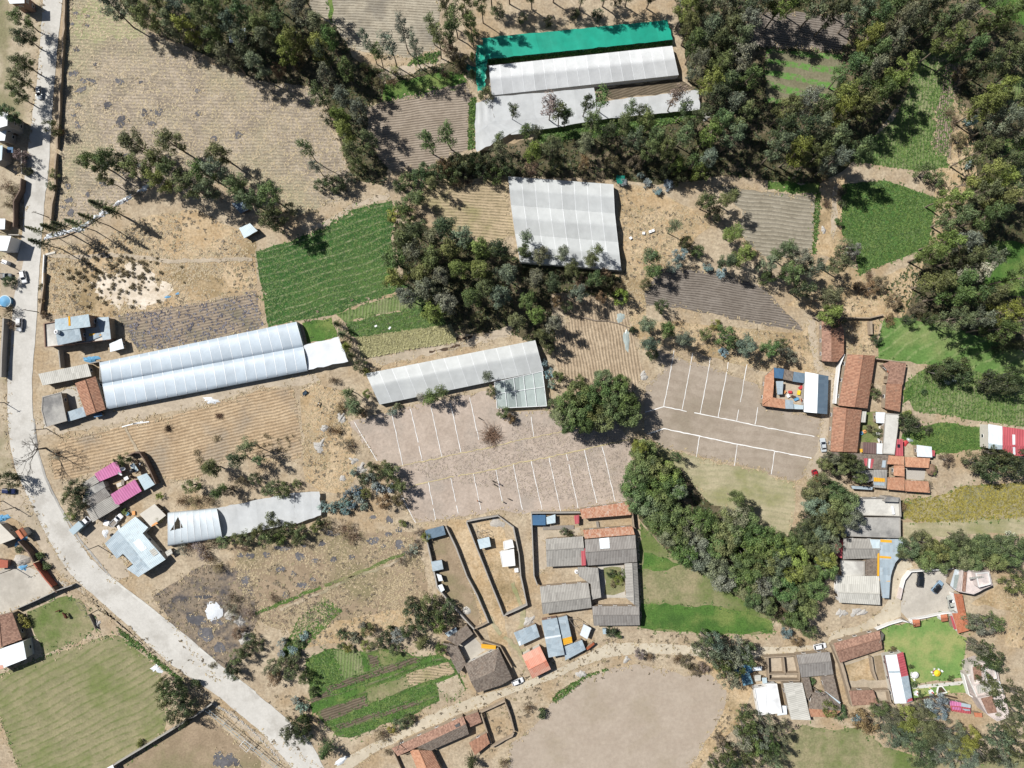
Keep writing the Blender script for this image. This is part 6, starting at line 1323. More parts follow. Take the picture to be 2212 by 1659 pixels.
for q_, h_, l_ in (('23:1040,616 1176,626 1176,700 1032,692', (2.7, 2.7, 3.3, 3.3), 'upper left'), ('23:1182,630 1400,642 1390,726 1190,716', (2.7, 2.7, 3.3, 3.3), 'upper right'), ('23:1088,704 1178,704 1180,800 1086,792', (2.8, 3.3, 3.3, 2.8), 'middle'), ('23:1036,806 1180,808 1180,922 1030,910', (3.3, 3.3, 2.7, 2.7), 'lower left'), ('23:1186,832 1386,842 1400,940 1186,926', (3.3, 3.3, 2.7, 2.7), 'lower right')):
    shed(l_ + ' orange tile wing round the gravel court', q_, 'r_tile_bright', h_, name='house', cat='house')
t_ = empty('thatched_umbrella', W(P('23:1425,742')[0], 2.4)); t_.location.z = 0; tag(t_, 'brown thatched umbrella beside the orange tile wings', 'shelter'); MB().tube([(0, 0, 0), (0, 0, 2.4)], .1, 8).build('post', 'm_wood', t_); MB().lathe((0, 0, 1.7), [(1.9, 0), (1.85, .12), (1.0, .7), (.05, 1.2)], 8).build('thatch', 'm_brush', t_)
building('red and white tin-roofed hall in the meadow', [('r_zinc_white', P('23:1905,346,5.0 2025,366,5.0 2026,530,5.6 1906,512,5.6')), ('r_zinc_pale', P('23:1906,512,5.6 2026,530,5.6 2025,566,5.0 1905,558,5.0')), ('r_red', P('23:2025,366,5.0 2270,402,5.0 2270,540,5.6 2026,530,5.6')), ('r_red', P('23:2026,530,5.6 2270,540,5.6 2270,620,5.0 2120,622,5.0 2025,566,5.0'))], outline=P('23:1905,346,4.9 2270,402,4.9 2270,620,4.9 2025,566,4.9 1905,558,4.9'), name='hall', cat='hall', wall='m_plaster', patches=[('skylight', 'r_zinc_white', '23:2112,436 2136,438 2136,525 2114,524'), ('skylight', 'r_zinc_white', '23:2116,545 2136,546 2138,610 2118,612')])
# ---- concrete complex
flat('pale concrete roof terrace with a stair hut', '23:740,985 1132,980 1142,1142 728,1130', 'm_concrete_pale', 3.2, .7, 'm_block', name='flat_roofed_house', wall='m_block'); flat('stained grey concrete roof below the pale terrace', '23:570,1148 1142,1154 1144,1330 568,1312', 'm_concrete', 3.6, .12, 'm_block', name='flat_roofed_house')
shed('small stair hut on the pale concrete terrace', '23:1000,1015 1030,975 1132,980 1128,1020', 'm_concrete', 5.2, wall='m_block', openings=False); box_thing('white_tub', 'long white tub on the pale concrete terrace', '23:1080,1090', (.7, 2.6, .5), 3.3, .2, 'm_white', cat='tub')
gable('grey tile roof under the stained concrete roof', '23:652,1330 972,1342 962,1505 648,1514', 'r_fibre', 3.0, 4.1, .5, patches=[('roof_panel', 'r_zinc_pale', '23:880,1342 966,1345 965,1430 905,1425')]); shed('faded pink roof left of the grey tile roof', '23:572,1340 650,1346 640,1506 574,1482', 'r_red', 2.9)
flat('cream concrete yard roof below the grey tiles', '23:622,1520 832,1530 832,1659 33:640,20', 'm_concrete_pale', 2.6, .3, name='flat_roofed_house', openings=False); shed('pale worn tile roof right of the cream yard roof', '23:845,1520 945,1500 945,1680 840,1680', 'r_tile_grey', (3.0, 2.8, 2.8, 3.0), openings=False)
building('curved blue-grey tin roof with orange stripes along the road', [('r_zinc', P('23:970,1340,3.6 1165,1340,3.6 1166,1470,3.6 1100,1545,3.6 1072,1620,3.6 33:1060,10,3.6 1046,192,3.4 990,190,3.4 965,20,3.6 23:965,1480,3.6'))], name='hall', cat='hall', wall='m_block', patches=[('roof_panel', 'r_yellow', '23:972,1342 1070,1350 1070,1372 972,1366'), ('roof_panel', 'r_yellow', '23:966,1484 1064,1492 1064,1510 966,1504'), ('roof_panel', 'r_yellow', '23:945,1470 964,1455 962,1660 942,1660'), ('roof_panel', 'r_yellow', '33:962,22 1054,30 1054,48 966,42')])
gable('worn grey roof at the bend of the dirt road', '33:622,30 960,0 985,175 965,250 615,230'.replace('985,175 965,250', '970,250').replace('622,30', '600,0'), 'r_fibre_pale', 3.2, 4.2, .62, wall='m_whitewall')
# ---- lower right
wall('thin mud wall along the left side of the roofless house', '33:0,700 10,910', 2.2, .3, 'm_adobe'); wall('mud walls of the roofless house, outer', '33:-30,705 240,690 275,855 275,905 0,905', 2.4, .3, 'm_adobe'); wall('mud wall inside the roofless house, cross wall', '33:5,850 270,845', 2.3, .3, 'm_adobe'); wall('mud wall inside the roofless house, middle wall', '33:135,705 150,850', 2.3, .3, 'm_adobe')
sheet('earth_floor', 'm_dirt', '33:-30,705 240,690 280,910 0,910', 'earth floor of the roofless house', amp=.1)
gable('grey tiled house beside the roofless walls', '33:245,682 532,656 566,850 288,876', 'r_fibre_dark', 3.0, 4.2, .42)
flat('bright white painted roof at the foot of the lane', '33:-20,932 76,930 122,1180 -20,1190', 'm_concrete_white', 3.4, .12, 'm_whitewall', wall='m_whitewall', name='flat_roofed_house'); shed('small white sheet roof beside the bright painted roof', '33:85,1120 160,1122 165,1196 82,1206', 'r_zinc_white', 2.6, openings=False)
shed('long pale fibre-cement roof in the lower complex', '33:132,926 296,922 370,1246 200,1240', 'r_fibre_pale', (3.4, 3.0, 3.0, 3.4), name='house', cat='house')
shed('narrow grey tile wing left of the little court', '33:292,880 356,876 386,1005 345,1072', 'r_tile_grey', (3.1, 2.8, 2.8, 3.1), name='house', cat='house'); shed('grey tile wing right of the little court', '33:464,868 566,852 625,1104 490,1000', 'r_tile_grey', (2.8, 3.1, 3.1, 2.8), name='house', cat='house')
building('orange and grey tile wing below the little court', [('r_tile_grey', P('33:386,1008,3.0 486,1002,3.0 628,1106,3.1 630,1166,3.9 352,1146,3.9')), ('r_tile_bright', P('33:352,1146,3.9 630,1166,3.9 570,1222,2.9 372,1216,2.9'))], outline=P('33:386,1008,2.8 486,1002,2.8 628,1106,2.8 630,1166,3.0 570,1222,2.8 372,1216,2.8 352,1146,3.0'), patches=[('valley_sheet', 'r_zinc_pale', '33:484,990 500,1000 626,1092 620,1106')])
flat('pale tin sheet shed at the left of the lower complex', '31:100,10 101,11 102,12'.replace('31:100,10 101,11 102,12', '32:1975,850 2050,830 2085,930 2000,950'), 'm_bluesteel', 2.4, .0, name='shed', cat='shed', openings=False)
lump('tarpaulin', 'm_bluetarp', 'bright blue tarpaulin at the left of the lower complex', '32:2005,805', 2.9, 1.8, 1.0, 21, None, .3); flat('white painted rooms in the lower complex', '32:2090,970 2212,950 33:60,935 120,1180 32:2130,1200', 'm_concrete_white', 3.0, .3, 'm_whitewall', wall='m_whitewall', name='flat_roofed_house')
for q_, m_ in (('32:2085,790 2160,782 2160,815 2085,820', 'r_zinc_white'), ('32:2095,860 2150,855 2150,905 2100,910', 'r_fibre_pale'), ('32:2160,880 2200,878 2205,925 2165,930', 'r_zinc_pale')): shed('little ' + {'r_zinc_white': 'white', 'r_fibre_pale': 'cream', 'r_zinc_pale': 'pale blue'}[m_] + ' roof in the cluttered lower complex', q_, m_, 2.4, openings=False)
gable('ruined pinkish tile house with a fallen corner', '33:566,582 965,472 990,630 625,750', 'r_tile_pink', 3.0, 4.0, .42); lump('rubble_heap', 'm_greywood', 'fallen beams and rubble at the corner of the pinkish ruin', '33:915,520', 3.0, 2.4, 4.0, 22, None, .3)
shed('low pinkish tile roof at the foot of the ruined yard', '33:700,992 910,986 955,1110 732,1120', 'r_tile_pink', (3.0, 3.0, 2.6, 2.6), name='house', cat='house')
wall('ragged adobe wall along the left of the ruined yard', '33:560,590 640,770 700,990 740,1125', 2.4, .9, 'm_adobe', ragged=.25); wall('ragged adobe wall through the ruined yard', '33:895,700 915,830 940,900', 2.0, .5, 'm_adobe', ragged=.3); wall('adobe wall round the little green court', '33:925,995 1040,990 1060,1090 1090,1110 950,1112', 2.0, .4, 'm_adobe', ragged=.2)
building('long white, red and blue-grey tin hall beside the lawn', [('r_zinc_white', P('33:1012,686,3.4 1112,678,3.9 1196,1100,3.9 1095,1102,3.4')), ('r_red', P('33:1112,678,3.9 1168,656,3.4 1212,860,3.4 1152,872,3.9')), ('r_zinc', P('33:1152,872,3.9 1212,860,3.4 1250,1082,3.4 1196,1100,3.9')), ('r_maroon', P('33:996,690,2.9 1012,686,3.4 1095,1102,3.4 1080,1050,2.9'))], outline=P('33:1012,686,3.2 1168,656,3.2 1250,1082,3.2 1095,1102,3.2'), name='hall', cat='hall', wall='m_plaster', patches=[('roof_panel', 'r_zinc', '33:1042,822 1140,820 1142,836 1045,838'), ('roof_panel', 'r_red', '33:1210,1064 1244,1052 1250,1078 1196,1096')])
# stuccoed house
def terrace_house(label, parts, ribs):
    c = W(P(parts[0][1])[0], 3); t = empty('stucco_house', (c.x, c.y, 0)); off = Vector((c.x, c.y, 0)); tag(t, label, 'house')
    for i, (m, pp, h) in enumerate(parts):
        q = ccw([W(p, h) - off for p in P(pp)]); slab('roof', m, q, .3, t); n = len(q); cc = sum(q, Vector()) / n; w = [p + (cc - p) * .03 for p in q]
        mesh('wall', [v for p in w for v in ((p.x, p.y, 0), (p.x, p.y, h - .2))], [(2 * k, 2 * ((k + 1) % n), 2 * ((k + 1) % n) + 1, 2 * k + 1) for k in range(n)], 'm_pinkstucco', t)
        o_, i_ = q, [p + (cc - p).normalized() * .3 for p in q]; vs = []; fs = []
        for a, b in zip(o_, i_): vs += [(a.x, a.y, h + .01), (a.x, a.y, h + .5), (b.x, b.y, h + .5), (b.x, b.y, h + .01)]
        for k in range(n):
            a, b = 4 * k, 4 * ((k + 1) % n)
            for j in range(3): fs.append((a + j, b + j, b + j + 1, a + j + 1))
        mesh('parapet', vs, fs, 'm_whitewall' if i % 2 else 'm_pinkstucco', t)
    for (m, pp, h, dz) in ribs: slab('roof_pane', m, [W(p, h + (dz if k in (0, 1) else 0)) - off for k, p in enumerate(P(pp))], .15, t)
terrace_house('large pink stucco house with stepped terraces by the lawn', [('m_pinkstucco', '33:1745,770 1860,728 1972,782 1992,900 1762,940', 4.6), ('m_pinkstucco', '33:1712,850 1760,842 1764,942 1994,904 2028,1000 1800,1050', 3.6), ('m_pinkstucco', '33:1802,1052 2030,1002 2084,1214 1972,1250 1886,1192', 4.8), ('m_pinkstucco', '33:1862,800 1955,792 1970,880 1880,900', 7.0)],
    [('r_tile_pink', '33:1770,790 1850,770 1866,880 1784,900', 5.0, .8), ('r_fibre_pale', '33:1800,950 1990,915 2006,975 1815,1020', 4.0, .7), ('r_tile_pink', '33:1840,1060 1940,1036 1980,1180 1900,1190', 5.2, .9)])
terrace_house('pink stucco house with a glass gallery above the parking yard', [('m_pinkstucco', 'z6:1235,200 1570,212 1610,392 1500,440 1450,470 1372,506 1182,472', 4.5), ('m_pinkstucco', 'z6:1400,240 1560,230 1590,380 1440,420', 6.8)], [('p_glass', 'z6:1150,270 1205,265 1165,440 1130,430', 3.4, .3), ('r_fibre_pale', 'z6:1330,300 1500,280 1510,300 1335,325', 7.2, .4), ('r_tile_pink', 'z6:1260,230 1300,232 1280,480 1240,470', 5.2, .6)])
shed('bluish terrace roof in front of the glass gallery', 'z6:1150,195 1232,200 1170,470 1090,400', 'p_pale', 3.0, openings=False, name='terrace_roof', cat='roof')
gable('orange tiled roof beside the parked grey sedan', 'z6:1190,756 1135,500 1240,510 1285,750', 'r_terra', 2.8, 3.5, .2, wall='m_whitewall'); shed('larger orange tiled roof at the top of the lawn', 'z6:1115,750 1280,745 1382,950 1190,1000', 'r_terra', (3.3, 3.3, 2.8, 2.8), wall='m_whitewall', name='house', cat='house'); shed('red awning beside the larger orange roof', 'z6:1090,782 1115,785 1168,945 1138,952', 'r_red', 2.4, openings=False)
for q_, l_ in (('z6:615,830 705,826 712,908 630,922', 'left'), ('z6:970,770 1050,760 1062,844 980,856', 'right')): gable('small orange-tiled gate roof on the lawn wall, ' + l_ + ' one', q_, 'r_terra', 2.7, 3.4, .5, name='gate_roof', cat='gate', wall='m_whitewall', openings=False)
wall('white wall round the parking yard, upper side', 'z6:490,440 520,330 600,228 800,212 1130,190', 2.0, .35, 'm_whitewall'); wall('white wall with a gate at the parking yard entrance', 'z6:460,575 490,440', 2.0, .5, 'm_pinkstucco'); wall('white wall between parking yard and lawn', 'z6:600,835 800,800 1000,755 1190,740', 1.6, .3, 'm_whitewall'); wall('white wall along the dirt road by the lawn', 'z6:170,955 330,890 490,845 600,870', 1.8, .35, 'm_whitewall'); wall('white terrace wall in front of the pink stucco house', '33:1690,850 1740,1030 1830,1080 1890,1190', 1.6, .3, 'm_whitewall')
building('long shed with pink, red and blue roof panels by the stream', [('r_pink', P('z4:1310,1165,2.8 1665,1232,2.8 1655,1340,3.2 1340,1312,3.2')), ('r_zinc', P('z4:1665,1232,2.8 1935,1290,2.8 1930,1385,3.2 1655,1340,3.2')), ('r_red', P('z4:1340,1312,3.2 1655,1345,3.2 1925,1385,3.2 1930,1560,2.7 1640,1520,2.7 1370,1470,2.7'))], outline=P('z4:1310,1165,2.6 1935,1290,2.6 1930,1560,2.6 1370,1470,2.6'), name='shed', cat='shed', patches=[('roof_panel', 'r_pink', 'z4:1385,1345 1640,1372 1640,1455 1400,1425'), ('roof_panel', 'r_zinc', 'z4:1660,1400 1920,1430 1915,1470 1775,1465')])
wall('dark ditch wall below the lawn', '33:1250,1072 1400,1048 1540,1035 1640,1060', .7, .4, 'm_mud', ragged=.15)
shed('orange sheet hut at the foot of the pink stucco house', '33:1780,1180 1850,1185 1852,1222 1788,1218', 'r_terra', 2.0, openings=False)
# ================================================================== VEHICLES
car('white hatchback driving on the upper road', 'z5:635,620', (80, 360), 4.1, 1.7, 'hatch', 'white'); car('white estate car on the road left of the brick house', '10:168,1145', (-6, 120), 4.4, 1.75, 'suv', 'white')
car('silver car in the shade of the dark roadside trees', '00:338,800', (10, 120), 4.2, 1.7, 'hatch', 'silver'); car('grey pickup parked at the left margin facing the road', '10:40,725', (100, 5), 4.8, 1.8, 'pickup', 'slate')
car('silver sedan parked on the lane by the white-lined plot', '23:478,527', (-12, -120), 4.5, 1.75, 'sedan', 'silver'); car('red car half hidden under the trees by the lane', '23:412,795', (30, 100), 4.2, 1.7, 'hatch', 'crimson')
car('black suv parked at the top of the parking yard', 'z6:712,326', (25, -185), 4.8, 1.9, 'suv', 'blackcar'); car('pale blue suv in the middle of the parking yard', 'z6:928,416', (110, -130), 4.5, 1.85, 'suv', 'skyblue', roofmat='car_blackcar')
car('old grey sedan beside the orange roofs', 'z6:1100,620', (-40, -200), 5.0, 1.85, 'sedan', 'greycar'); car('box truck with a bluish cargo box by the pink-roofed house', 'z7:485,775', (260, -235), 6.4, 2.1, 'truck', 'white')
car('white pickup with a loaded bed behind the grey tiled roof', 'z7:1470,650', (250, -260), 4.9, 1.8, 'pickup', 'white'); car('white car nosing out beside the purplish house', '32:50,912', (100, -40), 3.9, 1.65, 'hatch', 'white')
car('dark blue car under the tree left of the road', '20:78,925', (110, 5), 4.2, 1.7, 'suv', 'navy'); car('white car tucked under the trees by the dirt road', '33:450,608', (100, -20), 4.2, 1.7, 'hatch', 'white')
# ================================================================== PEOPLE AND ANIMALS
FZ = (1880 / K, 1800 / K, 8.2955 * K); FR['zp'] = FZ
person('person in a dark blue jacket stooping over a white line of the plot', 'zp:705,880', -.5, 'cloth_blue', 'cloth_dark', None, .6)
person('person in white top and wide hat at the foot of a white line', 'zp:800,1460', .4, 'cloth_whitecloth', 'cloth_dark', 'm_strawhat', .3)
person('person in an orange top at the lower edge of the pinkish plot', 'zp:10,1440', 1.0, 'cloth_orange', 'cloth_dark', None, .3)
person('person in a maroon top walking beside the white hatchback', 'z5:505,535', 2.0, 'cloth_maroon', 'cloth_dark', None, 0)
person('person in grey walking on the dirt road by the purplish house', '31:2090,1022', .3, 'cloth_grey', 'cloth_dark', None, 0)
animal('black dog standing left of the person in blue, upper of two', 'zp:540,800', (110, 60), 'dog', 1.25, group='dogs on the pinkish plot'); animal('black dog standing left of the person in blue, lower of two', 'zp:585,915', (100, 55), 'dog', 1.2, group='dogs on the pinkish plot')
animal('black dog with a white head walking on the pinkish plot', 'zp:1060,1382', (-110, -55), 'dog', 1.2, 'm_hide_black', 'h', group='dogs on the pinkish plot'); animal('dark dog near the brush pile on the pinkish plot', '21:1935,298', (20, 12), 'dog', 1.2, group='dogs on the pinkish plot')
animal('black and white calf tethered on the dry slope', '21:541,172', (-12, 30), 'calf', 1.3, 'm_hide_black', 'b'); animal('brown cow grazing in the walled pasture', '30:578,338', (-20, -32), 'cow', 1.9, 'm_hide_brown'); animal('reddish calf lying by the pasture fence', '30:505,300', (-30, 10), 'calf', 1.2, 'm_hide_brown')
# ================================================================== POLES, FRAMES, HEAPS
for b_, a_, l_ in (('20:132,1066', .2, 'utility pole at the gate of the lower left yard'), ('20:405,386', .3, 'utility pole by the grey concrete roof'), ('20:850,1396', .2, 'utility pole in front of the L-shaped house'), ('20:38,160', .3, 'utility pole left of the road bend'), ('10:325,1036', .3, 'utility pole above the brick house'), ('10:82,1000', .3, 'utility pole beside the blue round tank'),
        ('10:410,215', .3, 'utility pole at the start of the pine row'), ('10:118,385', .2, 'utility pole by the bright white canopy'), ('20:330,1550', .2, 'utility pole on the red-brown yard wall'), ('20:28,1010', .2, 'utility pole under the tree by the dark blue car'), ('31:1252,1412', .4, 'utility pole at the ruined tile wing'), ('33:1150,360', .4, 'utility pole at the parking yard entrance'),
        ('00:285,1480', .3, 'utility pole left of the upper road'), ('10:60,615', .3, 'utility pole by the white kiosk at the left margin'), ('30:850,290', .3, 'utility pole at the pasture gate'), ('33:380,950', .3, 'utility pole beside the little tiled court'), ('20:135,1590', .2, 'utility pole at the gravel mound')):
    pole(l_, b_, a_, 7.2)
FR['zf'] = (700 / K, 2750 / K, 5.53 * K)
frame_path('blue-grey tube fence with cross bars along the playing ground', list(zip(P('zf:580,265 660,320 825,450 985,585 1145,715 1305,850 1470,990 1635,1125 1800,1260 1965,1395 2110,1510 2260,1640'), P('zf:632,205 705,285 865,410 1030,540 1195,680 1345,805 1510,940 1675,1075 1840,1220 1995,1355 2150,1480 2300,1610'))), 2.0, 'm_steel', .07, 'tube_fence', 'fence')
frame_path('short blue tube arm at the end of the tube fence', list(zip(P('zf:430,345 580,265'), P('zf:420,325 632,205'))), 2.0, 'm_bluesteel', .07, 'tube_fence', 'fence'); frame_path('white goal frame beside the tube fence', list(zip(P('zf:1345,1035 1375,1000 1460,905'), P('zf:1495,1170 1530,1135 1605,1035'))), 2.1, 'm_white', .06, 'goal_frame', 'goal')
frame_path('single grey bar crossing over the tube fence', list(zip(P('zf:935,655'), P('zf:1110,465'))), 3.0, 'm_greywood', .06, 'cross_pole', 'pole')
frame_path('wire gate frame at the pasture corner', list(zip(P('30:660,235 700,300'), P('30:680,230 760,290'))), 1.3, 'm_greywood', .05, 'pasture_gate', 'gate'); wall('grey plank fence at the pasture corner', '30:765,335 795,400 825,462', 1.4, .15, 'm_greywood', ragged=.15, name='plank_fence', cat='fence')
stalks('brush_pile', 'm_brush', 'large brown pile of cut branches on the pinkish plot', '21:2035,445', 4.0, 1.4, 220, 31, 'brush pile'); stalks('brush_pile', 'm_wood', 'dark dry branches lying on the dry slope', '21:650,400', 2.2, 1.0, 60, 32, 'brush pile')
for i_, (q_, m_, l_) in enumerate((('20:1895,275', 'm_brush', 'brown heap of maize stalks at the top of the maize field'), ('20:1455,380', 'm_mud', 'dark burnt heap on the maize field'), ('20:1872,468', 'm_drystalk', 'pale straw heap on the maize field, upper'), ('20:1702,592', 'm_drystalk', 'pale straw heap on the maize field, middle'), ('20:1728,658', 'm_drystalk', 'pale straw heap on the maize field, lower'))):
    stalks('straw_heap', m_, l_, q_, 1.5, 1.0, 90, 40 + i_, 'straw heap', 'heaps on the maize field')
for i_ in range(26): stalks('maize_stook', 'm_drystalk', 'pale maize stalks left standing at the foot of the maize field', '21:%d,%d' % (R.uniform(0, 370), R.uniform(440, 610)), .9, .9, 16, 60 + i_, 'maize stook', 'stooks at the foot of the maize field')
for i_, (x_, y_) in enumerate(((1138, 355), (1195, 342), (1220, 332), (1026, 397))): box_thing('white_bucket', 'white bucket on the dry slope beside the grey greenhouse', '12:%d,%d' % (x_, y_), (.8, .8, .6), 0, .2 * i_, 'm_white', cat='bucket', group='white buckets on the dry slope')
lump('tarpaulin', 'p_sheet', 'crumpled white sheet spread on the scorched slope', '30:1850,305', 2.6, 3.4, .35, 51, None, .3, None, .4); lump('tarpaulin', 'p_sheet', 'white sheet among bushes at the road junction', '31:735,1600', 2.4, 1.0, .5, 52, None, .3, None, .5)
lump('tarpaulin', 'p_glass', 'bluish plastic sheet in the upright stubble plot', '12:990,1280', 1.1, 3.2, .2, 53, None, .4); lump('tarpaulin', 'p_glass', 'small plastic sheet at the edge of the upright stubble plot', '12:938,1085', 1.4, 1.4, .2, 54, None, .4)
lump('tarpaulin', 'm_bluetarp', 'blue tarpaulin heap between brick house and twin greenhouse', '10:790,1445', 2.4, 1.1, .6, 55, None, .5); lump('tarpaulin', 'm_bluetarp', 'blue rag at the edge of the white earth', '10:1450,905', 1.0, .5, .15, 56, None, .5); lump('tarpaulin', 'm_bluetarp', 'small blue rag beyond the white earth', '10:1535,878', .6, .4, .15, 57, None, .5)
lump('tarpaulin', 'p_sheet', 'white sheets beside the maize field path', '20:1830,145', 2.6, .9, .3, 58, None, .6); lump('tarpaulin', 'p_sheet', 'bent white sheet in the farm yard', '20:910,1290', .8, 1.5, .3, 59, None, .5); lump('tarpaulin', 'p_sheet', 'white sheet in the trees left of the concrete yard', '23:375,1265', 1.2, .9, .4, 60, None, .4); lump('tarpaulin', 'p_sheet', 'torn white plastic at the field edge by the road', '30:1355,800', 1.6, 1.4, .3, 61, None, .7); lump('tarpaulin', 'm_red', 'red tarpaulin bundle beside the pink roof', '23:1190,508', 1.0, 1.0, .5, 62, None, .4); lump('tarpaulin', 'p_glass', 'grey plastic bundle beside the red one', '23:1222,485', 1.1, .8, .5, 63, None, .4)
for i_, (q_, a_, b_) in enumerate((('21:545,540', 1.6, 3.2), ('21:585,390', 1.2, 1.8), ('21:750,300', 2.6, 1.4), ('21:920,730', 2.4, 1.8), ('21:840,668', 1.8, 1.2), ('21:750,825', 1.3, 1.4), ('33:790,320', 3.4, 2.0), ('33:640,330', 2.4, 1.4), ('30:2070,400', 1.6, 2.4), ('30:2120,540', 2.2, 3.0), ('32:600,850', 2.0, 1.6), ('32:120,380', 3.2, 1.4), ('12:1140,1590', 1.6, 2.0), ('30:840,420', 1.2, 2.0), ('30:1980,330', 2.0, 2.6), ('32:980,720', 2.0, 1.0), ('13:470,320', 1.2, 1.4), ('02:1680,1000', 1.5, 2.0))):
    for k_ in range(3): lump('rock_heap', 'm_rock', 'low heap of pale stones and debris on dry ground', (P(q_)[0][0] + R.uniform(-1, 1) * a_ * 3, P(q_)[0][1] + R.uniform(-1, 1) * b_ * 3), a_ * R.uniform(.4, .7), b_ * R.uniform(.4, .7), R.uniform(.25, .6), 70 + i_ * 5 + k_, 'stones', .5, 'heaps of pale stones', R.uniform(0, 3), 12, 4)
for i_ in range(60):
    p_ = lerp(P('zf:760,120')[0], P('zf:2212,1330')[0], i_ / 59); lump('kerb_stone', 'm_rock', 'grey stone in the row edging the road', (p_[0] + R.uniform(-1.5, 1.5), p_[1] - 14 * math.sin(math.pi * i_ / 59) + R.uniform(-1.5, 1.5)), R.uniform(.25, .5), R.uniform(.2, .4), R.uniform(.2, .4), 300 + i_, 'stone', .3, 'stones edging the road', R.uniform(0, 3), 8, 3)
for a_, b_, l_ in (('20:1055,370', '20:1235,322', 'white plank lying at the edge of the maize field, longer'), ('20:1150,345', '20:1290,325', 'white plank lying at the edge of the maize field, thinner')):
    p_, q_ = W(P(a_)[0]), W(P(b_)[0]); tag(MB().box(((p_.x + q_.x) / 2, (p_.y + q_.y) / 2, .1), ((q_ - p_).length, .35, .12), math.atan2(q_.y - p_.y, q_.x - p_.x)).build('plank', 'm_white'), l_, 'plank')
p_ = [W(a) for a in P('12:360,990 470,1040 560,1075 640,1090 720,1112 830,1115 930,1140 1020,1175')]
tag(MB().tube([(v.x, v.y, .25 + .05 * math.sin(i_)) for i_, v in enumerate(p_)], [.3, .28, .27, .26, .24, .2, .16, .1], 8).build('fallen_trunk', 'm_bark'), 'long fallen tree trunk lying across the upright stubble plot', 'log')
tag(MB().tube([tuple(W(a)) [:2] + (.3,) for a in P('22:1295,1215 1348,1258')], [.28, .22], 8).build('fallen_trunk', 'm_bark'), 'short fallen log at the edge of the broad grove', 'log')
shed('leaning tin and rag shelter on the dry slope', '21:400,75 430,50 440,80 405,105', 'r_zinc_dark', (1.4, 1.4, .6, .6), openings=False)
# ---- garden furniture
parasol('yellow parasol over a table on the lawn', 'z4:980,385', 1.1, 'm_yellow'); parasol('white parasol over a table on the lawn', 'z4:345,442', 1.1, 'm_white')
table('round-edged orange table beside the yellow parasol', 'z4:870,345', .3, 'm_rust', 1.0, 1.0); table('white table under the white parasol', 'z4:320,430', .3, 'm_white', 1.0, 1.0)
for i_, q_ in enumerate(('z4:880,250', 'z4:1005,260', 'z4:1090,305', 'z4:800,345', 'z4:850,425')): chair('white garden chair round the yellow parasol', q_, i_ * 1.2, 'm_white', 'white chairs round the yellow parasol')
for i_, q_ in enumerate(('z4:215,375', 'z4:205,430', 'z4:225,490', 'z4:285,555')): chair('white garden chair beside the white parasol', q_, i_ * .6, 'm_white', 'white chairs by the white parasol')
for k_, (x_, y_) in enumerate(((375, 960), (800, 930))):
    s_ = ('left', 'right')[k_]; table('white table with a crimson cloth on the narrow lawn, ' + s_, 'z4:%d,%d' % (x_, y_), .6, 'm_white', 1.2, 1.0, None, 'm_white'); tag(MB().box(tuple(W(P('z4:%d,%d' % (x_ + 25, y_ + 10))[0], .8))[:2] + (.815,), (.8, .35, .02), -.6).build('tablecloth', 'm_red'), 'crimson runner on the ' + s_ + ' white table', 'tablecloth')
    for i_, (a_, b_) in enumerate(((-70, -30), (-60, 20), (-20, -60), (20, 60))): chair('white garden chair at the ' + s_ + ' table on the narrow lawn', 'z4:%d,%d' % (x_ + a_, y_ + b_), i_ * 1.4, 'm_white', 'white chairs at the ' + s_ + ' lawn table')
t_ = wall('triangular white kerb of the garden pond', 'z4:985,990 960,930 1000,770 1100,755 1250,935', .4, .35, 'm_whitewall', True, name='pond_kerb', cat='kerb'); sheet('pond_water', 'm_mud', 'z4:985,975 1010,790 1095,780 1215,930', 'still brown water of the triangular garden pond', amp=.02)
for i_, (q_, l_) in enumerate((('z4:385,840', 'beside the left lawn table'), ('z4:750,800', 'by the path'), ('z4:1295,905', 'right of the pond'), ('z4:935,975', 'left of the pond'))): lump('flower_clump', 'm_straw_line', 'small yellow flower clump ' + l_, q_, .4, .35, .4, 90 + i_, 'flowers', .4)
for i_, (q_, m_, l_) in enumerate((('23:838,412', 'm_orangetarp', 'orange round tub in the inner garden'), ('23:810,425', 'm_bluetarp', 'blue round tub in the inner garden'), ('23:976,376', 'm_plaster', 'cream barrel in the inner garden'))): tank(l_, q_, 0, .6, .5, m_, 'tub')
for i_, (q_, d_, m_, l_) in enumerate((('23:952,432', (1.2, .9, .5), 'm_white', 'white crate in the inner garden'), ('23:965,485', (1.0, 1.4, .4), 'm_white', 'white board stack in the inner garden'), ('20:1100,1122', (1.0, .8, .8), 'm_bluetarp', 'blue crate near the white pickup'), ('z7:1165,735', (1.6, 1.5, 1.0), 'm_white', 'white trailer box behind the white pickup'), ('z7:1960,445', (1.2, .9, .5), 'm_orangetarp', 'orange crate beside the tarpaulin shed'), ('z7:1530,870', (1.6, .8, .6), 'm_white', 'white bags leaning at the L-shaped house'), ('z7:1310,1090', (.8, .7, .9), 'm_black', 'dark drum at the L-shaped house'), ('10:35,605', (1.6, 1.2, 2.2), 'm_white', 'white kiosk at the left margin'), ('32:800,480', (1.0, 1.5, 1.6), 'm_steel', 'pale metal cabinet at the grey farmstead corner'), ('11:1035,1158', (.8, .5, .2), 'm_white', 'white sack in the vegetable plot, upper'), ('11:1155,1175', (.9, .5, .2), 'm_white', 'white sack in the vegetable plot, lower'))): box_thing(l_.split()[1] if l_.split()[1] in ('crate', 'kiosk', 'sack', 'drum', 'bags') else 'storage_box', l_, q_, d_, 0, i_ * .4, m_, cat='box')
